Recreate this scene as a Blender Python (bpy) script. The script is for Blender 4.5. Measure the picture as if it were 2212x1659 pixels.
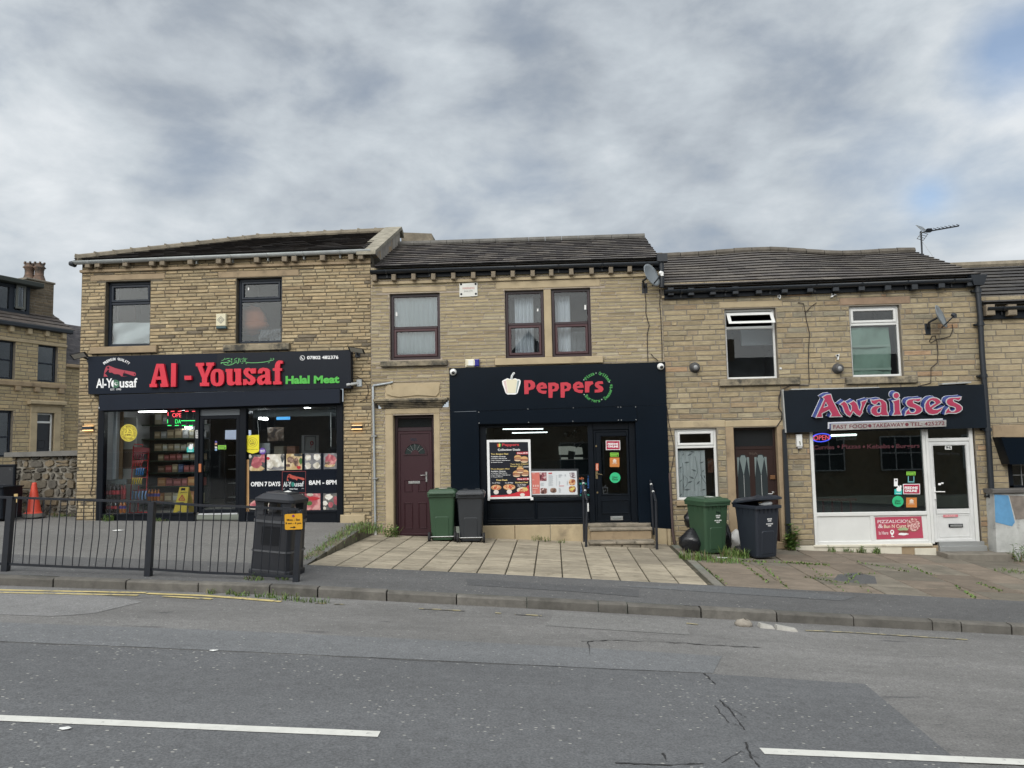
import bpy, math, random
from mathutils import Vector, Matrix
from mathutils.geometry import tessellate_polygon
random.seed(7)
R = math.radians
SC = bpy.context.scene
COL = SC.collection
for ob in list(bpy.data.objects):
 bpy.data.objects.remove(ob)
# camera
FL, YAW, PITCH, ROLL, CAMZ = 1640.0, R(3.0), R(4.677), R(-1.142),2.1
PW, PH = 2212.0,1659.0
fwd = Vector((-math.sin(YAW)*math.cos(PITCH), math.cos(YAW)*math.cos(PITCH), math.sin(PITCH)))
r0_ = Vector((math.cos(YAW), math.sin(YAW),0))
u0_ = r0_.cross(fwd)
cr, sr = math.cos(ROLL), math.sin(ROLL)
rgt = cr*r0_ + sr*u0_
upv = -sr*r0_ + cr*u0_
cam_d = bpy.data.cameras.new('camera')
cam = bpy.data.objects.new('camera', cam_d)
COL.objects.link(cam)
M = Matrix.Identity(4)
for i in range(3):
 M[i][0], M[i][1], M[i][2] = rgt[i], upv[i],-fwd[i]
M[2][3] = CAMZ
cam.matrix_world = M
cam_d.sensor_fit = 'HORIZONTAL'
cam_d.sensor_width = 36.0
cam_d.lens = 36.0*FL/PW
cam_d.clip_start, cam_d.clip_end = 0.05,3000
SC.camera = cam
# sky and light
SUN_EL, SUN_AZ = R(38), R(200)          # sun behind the camera, over its right shoulder, veiled by cloud
W = bpy.data.worlds.new('World')
SC.world = W
W.use_nodes = True
nt = W.node_tree
nt.nodes.clear()
def N(tree, kind, **kw):
 n = tree.nodes.new(kind)
 for k, v in kw.items():
  if k.startswith('i_'):
   key = k[2:]
   n.inputs[int(key) if key.isdigit() else key.replace('_', ' ')].default_value = v
  else:
   setattr(n, k, v)
 return n
def lk(tree, a, b):
 tree.links.new(a, b)
def ramp(tree, stops, interp='LINEAR'):
 n = tree.nodes.new('ShaderNodeValToRGB')
 e = n.color_ramp.elements
 n.color_ramp.interpolation = interp
 while len(e) < len(stops):
  e.new(0.5)
 for i, (p, c) in enumerate(stops):
  e[i].position = p
  e[i].color = c if len(c) == 4 else (*c, 1)
 return n
sky = N(nt, 'ShaderNodeTexSky', sky_type='NISHITA', sun_disc=False, sun_elevation=SUN_EL, sun_rotation=SUN_AZ)
geo = N(nt, 'ShaderNodeTexCoord')
mp = N(nt, 'ShaderNodeMapping'); lk(nt, geo.outputs['Generated'], mp.inputs[0])
mp.inputs['Rotation'].default_value = (R(12), R(-14),0); mp.inputs['Scale'].default_value = (1.0,1.0,1.9); mp.inputs['Location'].default_value = (3.1,8.6,0.4)
n1 = N(nt, 'ShaderNodeTexNoise', i_Scale=6.5, i_Detail=9.0, i_Roughness=0.55, i_Distortion=0.15); lk(nt, mp.outputs[0], n1.inputs['Vector'])
n2 = N(nt, 'ShaderNodeTexNoise', i_Scale=2.0, i_Detail=3.0, i_Roughness=0.5); lk(nt, mp.outputs[0], n2.inputs['Vector'])
mx = N(nt, 'ShaderNodeMath', operation='MULTIPLY_ADD', i_1=0.6); lk(nt, n1.outputs[0], mx.inputs[0])
m2 = N(nt, 'ShaderNodeMath', operation='MULTIPLY', i_1=0.4); lk(nt, n2.outputs[0], m2.inputs[0]); lk(nt, m2.outputs[0], mx.inputs[2])
def lobe(direction, k, amp):
 """a soft patch of the cloud deck round one compass direction: amp*exp(k*(d.v-1))"""
 d = Vector(direction).normalized()
 nm = N(nt, 'ShaderNodeVectorMath', operation='NORMALIZE'); lk(nt, geo.outputs['Generated'], nm.inputs[0])
 dt = N(nt, 'ShaderNodeVectorMath', operation='DOT_PRODUCT'); lk(nt, nm.outputs[0], dt.inputs[0]); dt.inputs[1].default_value = d
 s = N(nt, 'ShaderNodeMath', operation='MULTIPLY_ADD', i_1=k, i_2=-k); lk(nt, dt.outputs['Value'], s.inputs[0])
 e = N(nt, 'ShaderNodeMath', operation='EXPONENT'); lk(nt, s.outputs[0], e.inputs[0])
 a = N(nt, 'ShaderNodeMath', operation='MULTIPLY', i_1=amp); lk(nt, e.outputs[0], a.inputs[0])
 return a.outputs[0]
def pdir(px, py):
 return rgt*((px-PW/2)/FL) - upv*((py-PH/2)/FL) + fwd
def addn(a, b):
 s = N(nt, 'ShaderNodeMath', operation='ADD'); lk(nt, a, s.inputs[0]); lk(nt, b, s.inputs[1]); return s.outputs[0]
ct = N(nt, 'ShaderNodeMath', operation='MULTIPLY_ADD', i_1=1.35, i_2=-.14); lk(nt, mx.outputs[0], ct.inputs[0])
dens = ct.outputs[0]
for (px, py, k, amp) in [(10,320,70,.16),(2170,370,90,.16),(1080,470,50,.08),(1800,500,40,.07),(100,520,60,.05),(310,290,60,-.12),(540,300,250,.06),(1400,240,40,-.05),(900,160,40,-.05),(2050,80,80,-.05),(1700,160,40,-.05),(1900,300,60,.05)]:
 dens = addn(dens, lobe(pdir(px, py), k, amp))
cr1 = ramp(nt, [(0.30,(2.75,3.15,3.65)),(0.42,(3.5,3.95,4.5)),(0.52,(4.5,5.0,5.55)),(0.62,(5.5,6.05,6.55)),(0.80,(7.6,8.0,8.35))])
lk(nt, dens, cr1.inputs[0])
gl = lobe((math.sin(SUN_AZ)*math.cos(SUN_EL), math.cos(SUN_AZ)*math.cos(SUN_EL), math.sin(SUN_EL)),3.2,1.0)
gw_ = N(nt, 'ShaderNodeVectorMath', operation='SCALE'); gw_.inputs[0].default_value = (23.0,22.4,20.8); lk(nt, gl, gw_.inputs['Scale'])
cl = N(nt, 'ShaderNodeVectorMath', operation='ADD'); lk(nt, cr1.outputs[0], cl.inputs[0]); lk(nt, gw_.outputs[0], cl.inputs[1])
gap = addn(lobe(pdir(2190,100),900,1.15), lobe(pdir(2005,425),3500,.75))
gap2 = N(nt, 'ShaderNodeMath', operation='MULTIPLY_ADD', i_1=1.2, i_2=-0.6); lk(nt, n1.outputs[0], gap2.inputs[0])
gs = N(nt, 'ShaderNodeMath', operation='SUBTRACT', use_clamp=True); lk(nt, gap, gs.inputs[0]); lk(nt, gap2.outputs[0], gs.inputs[1])
gm = N(nt, 'ShaderNodeMath', operation='MULTIPLY', i_1=0.72, use_clamp=True); lk(nt, gs.outputs[0], gm.inputs[0])
skm = N(nt, 'ShaderNodeVectorMath', operation='SCALE', i_Scale=1.5); lk(nt, sky.outputs[0], skm.inputs[0])
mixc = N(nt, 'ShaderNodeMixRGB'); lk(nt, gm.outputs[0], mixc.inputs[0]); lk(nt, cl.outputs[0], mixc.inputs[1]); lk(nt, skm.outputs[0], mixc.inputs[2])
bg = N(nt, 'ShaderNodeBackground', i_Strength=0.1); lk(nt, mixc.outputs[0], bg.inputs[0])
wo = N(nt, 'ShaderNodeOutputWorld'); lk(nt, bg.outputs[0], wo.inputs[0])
sun_d = bpy.data.lights.new('sun', 'SUN')
sun_d.energy, sun_d.angle, sun_d.color = 1.25, R(28),(1.0,0.965,0.91)
sun = bpy.data.objects.new('sun', sun_d)
COL.objects.link(sun)
sd = Vector((math.sin(SUN_AZ)*math.cos(SUN_EL), math.cos(SUN_AZ)*math.cos(SUN_EL), math.sin(SUN_EL)))
sun.rotation_euler = sd.to_track_quat('Z', 'Y').to_euler()
SC.view_settings.view_transform = 'Standard'
SC.view_settings.look = 'None'
SC.view_settings.exposure = 0.0
SC.view_settings.gamma = 1.0
SC.render.engine = 'CYCLES'
SC.cycles.use_denoising = True
SC.cycles.max_bounces = 7
SC.cycles.diffuse_bounces = 3
SC.cycles.glossy_bounces = 4
SC.cycles.transparent_max_bounces = 16
SC.cycles.caustics_reflective = False
SC.cycles.caustics_refractive = False
# measuring
FR = {'A': (0,850,800), 'B': (800,850,800), 'C': (1400,850,800), 'D': (2100,850,800), 'E': (2600,900,800), 'F': (3232,850,800),
      'O': (0,1350,800), 'O2': (300,1350,600), 'M': (850,1350,600), 'P': (350,1600,600), 'N': (850,1650,600), 'Q': (1400,1400,600),
      'K': (1750,1400,900), 'RR': (1850,1700,500), 'S': (2250,1700,500), 'L': (2600,1600,600), 'G': (3032,1480,1000), 'U': (2600,1900,600),
      'V': (3450,1850,582,1931), 'W': (0,1800,800), 'X': (800,1850,800), 'Y': (1200,1950,1600), 'T': (2600,2100,1432), 'H': (0,2400,4032),
      'AW1': (3190,1530,300), 'AW2': (3490,1530,320), 'AY1': (570,1400,300), 'AY2': (840,1400,300), 'PP': (1960,1440,460),
      'LG': (370,1400,200), 'PO': (1860,1720,260,1797), 'CH': (0,1040,320), 'd': (0,0,4032,2212)}
def zz(f, x, y):
 t = FR[f]
 s = t[2]/(t[3] if len(t) > 3 else 2212.0)
 return ((t[0]+x*s)*PW/4032.0,(t[1]+y*s)*PW/4032.0)
YF = 16.5                                    # plane of the terrace front
def at(p, Y=YF):
 """the point of the vertical plane y=Y seen at photo position p -> (x, z)"""
 v = pdir(*p)
 t = Y/v.y
 return (v.x*t, CAMZ+v.z*t)
def fa(f, x, y, Y=YF):
 return at(zz(f, x, y), Y)
def lin(tab, x):
 if x <= tab[0][0]:
  (a, b),(c, d) = tab[0], tab[1]
 elif x >= tab[-1][0]:
  (a, b),(c, d) = tab[-2], tab[-1]
 else:
  for i in range(len(tab)-1):
   if tab[i][0] <= x <= tab[i+1][0]:
    (a, b),(c, d) = tab[i], tab[i+1]
    break
 return b+(d-b)*(x-a)/(c-a)
YK, YE = 10.5,12.15
ZK = [(-30,1.55),(-7.84,.411),(-4.18,.252),(-.65,.043),(3.05,-.187),(6.09,-.373),(30,-1.8)]
ZL = [(-30,1.9),(-11.6,.735),(-10.6,.655),(-4.0,.515)]
ZP = [(-3.98,.245),(-1.52,.143),(2.45,-.037)]
ZA = [(2.45,-.05),(5.0,-.19),(9.0,-.395),(30,-1.3)]
def fw(x, y):
 return lin(ZK, x)+.02*(y-YK)
def ground(x, y, zone=None):
 if y <= YK:
  d = YK-y
  return lin(ZK, x)-.125+.03*min(d, 6.2)-.03*max(0, d-6.2)
 if y <= YE:
  return fw(x, y)
 t = min(1,(y-YE)/(YF-YE))
 zone = zone or ('L' if x < -3.98 else 'P' if x < 2.45 else 'A')
 return fw(x, YE)*(1-t)+lin({'L': ZL, 'P': ZP, 'A': ZA}[zone], x)*t
def og(p, zone=None):
 """the point of the ground seen at photo position p"""
 v = pdir(*p)
 z = 0.0
 for i in range(40):
  t = (z-CAMZ)/v.z
  z = .5*z+.5*ground(v.x*t, v.y*t, zone)
 t = (z-CAMZ)/v.z
 return Vector((v.x*t, v.y*t, z))
def fog(f, x, y, zone=None):
 return og(zz(f, x, y), zone)
# materials
MATS = {}
def mat(name, color, rough=0.7, var=0.0, vscale=3.0, bump=0.0, bscale=30.0, metal=0.0, col=False, emit=0.0, spec=0.5, dirt=None, stretch=(1,1,1), fine=0.0):
 if name in MATS:
  return MATS[name]
 m = bpy.data.materials.new(name)
 m.use_nodes = True
 t = m.node_tree
 b = t.nodes['Principled BSDF']
 b.inputs['Roughness'].default_value = rough
 b.inputs['Metallic'].default_value = metal
 b.inputs['Specular IOR Level'].default_value = spec
 tc = N(t, 'ShaderNodeTexCoord')
 mpn = N(t, 'ShaderNodeMapping'); lk(t, tc.outputs['Object'], mpn.inputs[0]); mpn.inputs['Scale'].default_value = stretch
 base = None
 if col:
  a = N(t, 'ShaderNodeAttribute', attribute_name='Col')
  base = a.outputs['Color']
 else:
  rgb = N(t, 'ShaderNodeRGB'); rgb.outputs[0].default_value = (*color, 1)
  base = rgb.outputs[0]
 if var > 0:
  ns = N(t, 'ShaderNodeTexNoise', i_Scale=vscale, i_Detail=6.0, i_Roughness=0.62); lk(t, mpn.outputs[0], ns.inputs['Vector'])
  rp = ramp(t, [(0.28,(1-var,)*3),(0.5,(1,1,1)),(0.72,(1+var,)*3)]); lk(t, ns.outputs[0], rp.inputs[0])
  mxn = N(t, 'ShaderNodeMixRGB', blend_type='MULTIPLY', i_0=1.0); lk(t, base, mxn.inputs[1]); lk(t, rp.outputs[0], mxn.inputs[2])
  base = mxn.outputs[0]
 if fine > 0:
  ns = N(t, 'ShaderNodeTexNoise', i_Scale=bscale, i_Detail=3.0, i_Roughness=0.7); lk(t, mpn.outputs[0], ns.inputs['Vector'])
  rp = ramp(t, [(0.3,(1-fine,)*3),(0.7,(1+fine,)*3)]); lk(t, ns.outputs[0], rp.inputs[0])
  mxn = N(t, 'ShaderNodeMixRGB', blend_type='MULTIPLY', i_0=1.0); lk(t, base, mxn.inputs[1]); lk(t, rp.outputs[0], mxn.inputs[2])
  base = mxn.outputs[0]
 if dirt:
  dc, dscale, lo, hi = dirt
  ns = N(t, 'ShaderNodeTexNoise', i_Scale=dscale, i_Detail=8.0, i_Roughness=0.68); lk(t, tc.outputs['Object'], ns.inputs['Vector'])
  rp = ramp(t, [(lo, (0,0,0)),(hi, (1,1,1))]); lk(t, ns.outputs[0], rp.inputs[0])
  mxn = N(t, 'ShaderNodeMixRGB', i_2=(*dc, 1)); lk(t, rp.outputs[0], mxn.inputs[0]); lk(t, base, mxn.inputs[1])
  base = mxn.outputs[0]
 lk(t, base, b.inputs['Base Color'])
 if bump > 0:
  ns = N(t, 'ShaderNodeTexNoise', i_Scale=bscale, i_Detail=5.0, i_Roughness=0.6); lk(t, mpn.outputs[0], ns.inputs['Vector'])
  bp = N(t, 'ShaderNodeBump', i_Strength=min(1, bump), i_Distance=0.01*max(1, bump)); lk(t, ns.outputs[0], bp.inputs['Height'])
  lk(t, bp.outputs[0], b.inputs['Normal'])
 if emit > 0:
  lk(t, base, b.inputs['Emission Color'])
  b.inputs['Emission Strength'].default_value = emit
 MATS[name] = m
 return m
def glass_mat(name, tint=(0.93,0.96,0.97), refl=1.6, rough=0.0):
 if name in MATS:
  return MATS[name]
 m = bpy.data.materials.new(name)
 m.use_nodes = True
 t = m.node_tree
 t.nodes.clear()
 f = N(t, 'ShaderNodeFresnel', i_IOR=1.5)
 k = N(t, 'ShaderNodeMath', operation='MULTIPLY', i_1=refl, use_clamp=True); lk(t, f.outputs[0], k.inputs[0])
 tr = N(t, 'ShaderNodeBsdfTransparent', i_Color=(*tint, 1))
 g = N(t, 'ShaderNodeBsdfGlossy', i_Roughness=rough)
 ms = N(t, 'ShaderNodeMixShader'); lk(t, k.outputs[0], ms.inputs[0]); lk(t, tr.outputs[0], ms.inputs[1]); lk(t, g.outputs[0], ms.inputs[2])
 tc = N(t, 'ShaderNodeTexCoord'); ns = N(t, 'ShaderNodeTexNoise', i_Scale=0.9, i_Detail=1.0); lk(t, tc.outputs['Object'], ns.inputs['Vector'])
 bp = N(t, 'ShaderNodeBump', i_Strength=0.03, i_Distance=0.02); lk(t, ns.outputs[0], bp.inputs['Height']); lk(t, bp.outputs[0], g.inputs['Normal'])
 o = N(t, 'ShaderNodeOutputMaterial'); lk(t, ms.outputs[0], o.inputs[0])
 MATS[name] = m
 return m
def gloss(name, c, rough=.3, **k): return mat(name, c, rough=rough, **k)
# mesh building
def wloc(o):
 v = Vector((0,0,0))
 while o is not None:
  v += o.location
  o = o.parent
 return v
class MB:
 def __init__(s):
  s.v, s.f, s.m, s.c, s.sm = [],[],[],[],[]
 def add(s, vs, fs, mi=0, c=None, smooth=False):
  n = len(s.v)
  s.v += [tuple(p) for p in vs]
  for f in fs:
   s.f.append(tuple(i+n for i in f)); s.m.append(mi); s.c.append(c or (1,1,1)); s.sm.append(smooth)
  return s
 def box(s, x0, x1, y0, y1, z0, z1, mi=0, c=None):
  vs = [(x0, y0, z0),(x1, y0, z0),(x1, y1, z0),(x0, y1, z0),(x0, y0, z1),(x1, y0, z1),(x1, y1, z1),(x0, y1, z1)]
  return s.add(vs, [(0,1,5,4),(1,2,6,5),(2,3,7,6),(3,0,4,7),(4,5,6,7),(3,2,1,0)], mi, c)
 def bbox(s, x0, x1, y0, y1, z0, z1, b=.01, mi=0, c=None):
  """box with the edges of its front (y0) face chamfered"""
  s.add([(x0, y0+b, z0),(x1, y0+b, z0),(x1, y0+b, z1),(x0, y0+b, z1),(x0+b, y0, z0+b),(x1-b, y0, z0+b),(x1-b, y0, z1-b),(x0+b, y0, z1-b)],
              [(4,5,6,7),(0,1,5,4),(1,2,6,5),(2,3,7,6),(3,0,4,7)], mi, c)
  vs = [(x0, y0+b, z0),(x1, y0+b, z0),(x1, y1, z0),(x0, y1, z0),(x0, y0+b, z1),(x1, y0+b, z1),(x1, y1, z1),(x0, y1, z1)]
  return s.add(vs, [(1,2,6,5),(2,3,7,6),(3,0,4,7),(4,5,6,7),(3,2,1,0)], mi, c)
 def hexa(s, p, mi=0, c=None):
  """eight corners: bottom four then top four, each counter-clockwise from above"""
  return s.add(p, [(0,1,5,4),(1,2,6,5),(2,3,7,6),(3,0,4,7),(4,5,6,7),(3,2,1,0)], mi, c)
 def quadp(s, q, y0, y1, mi=0, c=None):
  """front quad of (x,z) corners TL TR BR BL extruded from y0 (front) to y1"""
  (a, b, d, e) = q
  p = [(e[0], y0, e[1]),(d[0], y0, d[1]),(d[0], y1, d[1]),(e[0], y1, e[1]),(a[0], y0, a[1]),(b[0], y0, b[1]),(b[0], y1, b[1]),(a[0], y1, a[1])]
  return s.hexa(p, mi, c)
 def poly(s, pts, y0, y1, mi=0, holes=(), c=None, side=None, shift=(0,0)):
  """outline in (x,z) extruded from y0 (front) to y1 (back); the back may be shifted"""
  loops = [list(pts)]+[list(h) for h in holes]
  allp = [p for l in loops for p in l]
  tris = tessellate_polygon([[Vector((p[0], p[1],0)) for p in l] for l in loops])
  n = len(allp)
  fv = [(p[0], y0, p[1]) for p in allp]; bv = [(p[0]+shift[0], y1, p[1]+shift[1]) for p in allp]
  fs = []
  for tr in tris:
   a, b, d = (allp[i] for i in tr)
   ccw = (b[0]-a[0])*(d[1]-a[1])-(b[1]-a[1])*(d[0]-a[0]) > 0
   fs.append(tr if ccw else (tr[0], tr[2], tr[1]))
  s.add(fv, fs, mi, c)
  s.add(bv, [tuple(reversed(f)) for f in fs], mi, c)
  k = 0
  for li, l in enumerate(loops):
   ar = sum(l[i][0]*l[(i+1) % len(l)][1]-l[(i+1) % len(l)][0]*l[i][1] for i in range(len(l)))
   flip = (ar > 0) == (li == 0)
   vs, sf = [],[]
   for i in range(len(l)):
    vs += [fv[k+i], bv[k+i]]
   m_ = len(l)
   for i in range(m_):
    j = (i+1) % m_
    q = (2*i, 2*i+1,2*j+1,2*j)
    sf.append(q if flip else tuple(reversed(q)))
   s.add(vs, sf, mi if side is None else side, c)
   k += m_
  return s
 def tube(s, pts, r, n=6, mi=0, caps=True, c=None, smooth=True):
  pts = [Vector(p) for p in pts]
  rings = []
  for i, p in enumerate(pts):
   d = (pts[min(i+1, len(pts)-1)]-pts[max(i-1,0)]).normalized()
   ref = Vector((0,0,1)) if abs(d.z) < .9 else Vector((0,1,0))
   a = d.cross(ref).normalized(); b = a.cross(d)
   rr = r[i] if isinstance(r, (list, tuple)) else r
   rings.append([p+rr*(math.cos(2*math.pi*k/n)*a+math.sin(2*math.pi*k/n)*b) for k in range(n)])
  vs = [q for rg in rings for q in rg]
  fs = [(i*n+k, i*n+(k+1) % n, (i+1)*n+(k+1) % n, (i+1)*n+k) for i in range(len(pts)-1) for k in range(n)]
  s.add(vs, fs, mi, c, smooth)
  if caps:
   s.add(rings[0],[tuple(range(n))], mi, c); s.add(rings[-1],[tuple(reversed(range(n)))], mi, c)
  return s
 def lathe(s, prof, center, axis=Vector((0,0,1)), n=16, mi=0, c=None, smooth=True, sx=1.0):
  axis = Vector(axis).normalized()
  ref = Vector((1,0,0)) if abs(axis.x) < .9 else Vector((0,1,0))
  b = axis.cross(ref).normalized(); a = b.cross(axis).normalized()
  ctr = Vector(center)
  vs = []
  for (r, h) in prof:
   for k in range(n):
    w = 2*math.pi*k/n
    vs.append(ctr+axis*h+a*(r*sx*math.cos(w))+b*(r*math.sin(w)))
  fs = [(i*n+k, i*n+(k+1) % n, (i+1)*n+(k+1) % n, (i+1)*n+k) for i in range(len(prof)-1) for k in range(n)]
  s.add(vs, fs, mi, c, smooth)
  s.add(vs[:n],[tuple(reversed(range(n)))], mi, c); s.add(vs[-n:],[tuple(range(n))], mi, c)
  return s
 def loft(s, rings, mi=0, c=None, smooth=False, caps=True):
  n = len(rings[0])
  vs = [q for rg in rings for q in rg]
  fs = [(i*n+k, i*n+(k+1) % n, (i+1)*n+(k+1) % n, (i+1)*n+k) for i in range(len(rings)-1) for k in range(n)]
  s.add(vs, fs, mi, c, smooth)
  if caps:
   s.add(rings[0],[tuple(reversed(range(n)))], mi, c); s.add(rings[-1],[tuple(range(n))], mi, c)
  return s
 def blob(s, ctr, rx, ry, rz, n=10, mi=0, c=None, jit=.15, seed=0):
  rnd = random.Random(seed)
  vs, fs = [],[]
  m_ = n//2
  for i in range(m_+1):
   th = math.pi*i/m_
   for k in range(n):
    w = 2*math.pi*k/n
    j = 1+rnd.uniform(-jit, jit)
    vs.append((ctr[0]+rx*j*math.sin(th)*math.cos(w), ctr[1]+ry*j*math.sin(th)*math.sin(w), ctr[2]+rz*j*math.cos(th)))
  for i in range(m_):
   for k in range(n):
    fs.append((i*n+k, (i+1)*n+k, (i+1)*n+(k+1) % n, i*n+(k+1) % n))
  return s.add(vs, fs, mi, c, True)
 def build(s, name, mats, parent=None, local=False):
  me = bpy.data.meshes.new(name)
  off = Vector((0,0,0)) if (parent is None or local) else wloc(parent)
  me.from_pydata([tuple(Vector(p)-off) for p in s.v],[], s.f)
  ms = mats if isinstance(mats, (list, tuple)) else [mats]
  for m in ms:
   me.materials.append(m)
  me.polygons.foreach_set('material_index', s.m)
  me.polygons.foreach_set('use_smooth', s.sm)
  ca = me.color_attributes.new('Col', 'FLOAT_COLOR', 'CORNER')
  buf = []
  for p, c in zip(me.polygons, s.c):
   buf += [c[0], c[1], c[2],1.0]*p.loop_total
  ca.data.foreach_set('color', buf)
  me.update()
  o = bpy.data.objects.new(name, me)
  COL.objects.link(o)
  if parent is not None:
   o.parent = parent
  return o
def tag(o, label=None, cat=None, group=None, kind=None):
 if label: o['label'] = label
 if cat: o['category'] = cat
 if group: o['group'] = group
 if kind: o['kind'] = kind
 return o
def thing(name, label, cat, loc, group=None, rz=0.0):
 o = bpy.data.objects.new(name, None)
 COL.objects.link(o)
 o.location = loc
 o.rotation_euler = (0,0, rz)
 o.empty_display_size = .2
 return tag(o, label, cat, group)
def structure(mb, name, m):
 return tag(mb.build(name, m), kind='structure')
def rebase(o):
 """move the origin of a single-mesh thing to the middle of its foot"""
 me = o.data
 xs = [v.co for v in me.vertices]
 c = Vector(((min(p.x for p in xs)+max(p.x for p in xs))/2,(min(p.y for p in xs)+max(p.y for p in xs))/2, min(p.z for p in xs)))
 me.transform(Matrix.Translation(-c))
 o.location = o.location+c
 return o
def solo(mb, name, m, label, cat, group=None):
 return rebase(tag(mb.build(name, m), label, cat, group))
def copy_tree(o, parent=None):
 c = o.copy()
 COL.objects.link(c)
 c.parent = parent
 for ch in list(o.children):
  copy_tree(ch, c)
 return c
# lettering
_glyphs = {}
def glyph_mesh(body, bold=0.0):
 key = (body, bold)
 if key in _glyphs:
  return _glyphs[key]
 cu = bpy.data.curves.new('lettering', 'FONT')
 cu.body = body
 cu.offset = bold
 cu.resolution_u = 3
 o = bpy.data.objects.new('lettering', cu)
 COL.objects.link(o)
 dg = bpy.context.evaluated_depsgraph_get()
 me = bpy.data.meshes.new_from_object(o.evaluated_get(dg))
 vs = [(v.co.x, v.co.y) for v in me.vertices]
 fs = [tuple(p.vertices) for p in me.polygons]
 bpy.data.objects.remove(o)
 bpy.data.curves.remove(cu)
 bpy.data.meshes.remove(me)
 _glyphs[key] = (vs, fs)
 return vs, fs
def put_text(mb, body, quad, y0, depth=.004, mi=0, bold=.012, c=None):
 """text stretched into the (x,z) quad TL TR BR BL on plane y0 and given a little depth"""
 vs, fs = glyph_mesh(body, bold)
 if not vs:
  return
 xs = [p[0] for p in vs]; ys = [p[1] for p in vs]
 x0, x1, a0, a1 = min(xs), max(xs), min(ys), max(ys)
 TL, TR, BR, BL = quad
 def mp_(p):
  u = (p[0]-x0)/max(1e-6, x1-x0); w = (p[1]-a0)/max(1e-6, a1-a0)
  return tuple((BL[k]*(1-u)+BR[k]*u)*(1-w)+(TL[k]*(1-u)+TR[k]*u)*w for k in (0,1))
 q = [mp_(p) for p in vs]
 solid(mb, q, fs, y0, depth, mi, c)
def solid(mb, q, fs, y0, depth, mi, c=None):
 n = len(q)
 fr = [(p[0], y0-depth, p[1]) for p in q]; bk = [(p[0], y0, p[1]) for p in q]
 ff = []
 for f in fs:
  ar = sum(q[f[i]][0]*q[f[(i+1) % len(f)]][1]-q[f[(i+1) % len(f)]][0]*q[f[i]][1] for i in range(len(f)))
  ff.append(tuple(f) if ar > 0 else tuple(reversed(f)))
 mb.add(fr, ff, mi, c)
 ed = {}
 for f in ff:
  for i in range(len(f)):
   e = (f[i], f[(i+1) % len(f)])
   ed[e] = 1
 sf = [(b, a, a+n, b+n) for (a, b) in ed if (b, a) not in ed]
 mb.add(fr+bk, sf, mi, c)
def tq(f, x0, y0, x1, y1, Y, dy=0.0):
 """quad for text from a zoom-frame box; dy = how much its right end sits lower"""
 return (fa(f, x0, y0, Y), fa(f, x1, y0+dy, Y), fa(f, x1, y1+dy, Y), fa(f, x0, y1, Y))
def arc_text(mb, body, f, cx, cy, r, mid, h, Y, y0, top=True, mi=0, step=None, bold=.02, depth=.004, wk=.62):
 """letters round an arc; mid = compass angle (deg, 0=right, 90=up) of the middle of the word"""
 n = len(body)
 step = step or math.degrees(h*.95/r)
 for i, ch in enumerate(body):
  if ch == ' ':
   continue
  off = (i-(n-1)/2)*step
  a = R(mid-off if top else mid+off)
  px, py = cx+r*math.cos(a), cy-r*math.sin(a)
  t = a-math.pi/2 if top else a+math.pi/2
  ux, uy = math.cos(t),-math.sin(t)
  vx, vy = -math.sin(t),-math.cos(t)
  w = h*wk*(.45 if ch in 'il.I1' else 1.0)
  low = ch in 'aceirsuzmnogd' and not ch.isupper()
  hh = h*(.72 if (low and ch not in 'di') else 1.0)
  yb = -.5*h - (.25*h if ch in 'gp' else 0)
  if ch in 'gp': hh = h*.97
  P = lambda a_, b_: fa(f, px+ux*a_+vx*b_, py+uy*a_+vy*b_, Y)
  put_text(mb, ch, (P(-w/2, yb+hh), P(w/2, yb+hh), P(w/2, yb), P(-w/2, yb)), y0, depth, mi, bold)
def ell(f, cx, cy, rx, ry, Y, n=24, a0=0, a1=360, rot=0.0):
 pts = []
 for k in range(n+(0 if a1-a0 >= 360 else 1)):
  a = R(a0+(a1-a0)*k/n)
  x, y = rx*math.cos(a), ry*math.sin(a)
  pts.append(fa(f, cx+x*math.cos(rot)+y*math.sin(rot), cy-(-x*math.sin(rot)+y*math.cos(rot)), Y))
 return pts
def pts(f, seq, Y):
 return [fa(f, x, y, Y) for (x, y) in seq]
def ribbon(mb, f, seq, w, Y, y0, depth=.004, mi=0):
 """a flat stroke of width w (zoom px) along seq"""
 n = len(seq)
 L, Rr = [],[]
 for i, p in enumerate(seq):
  a = seq[max(0, i-1)]; b = seq[min(n-1, i+1)]
  dx_, dy_ = b[0]-a[0], b[1]-a[1]
  l = math.hypot(dx_, dy_) or 1
  ww = w[i] if isinstance(w, (list, tuple)) else w
  L.append((p[0]-dy_/l*ww/2, p[1]+dx_/l*ww/2)); Rr.append((p[0]+dy_/l*ww/2, p[1]-dx_/l*ww/2))
 for i in range(n-1):
  mb.poly(pts(f, [L[i], L[i+1], Rr[i+1], Rr[i]], Y), y0-depth, y0, mi)
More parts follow.
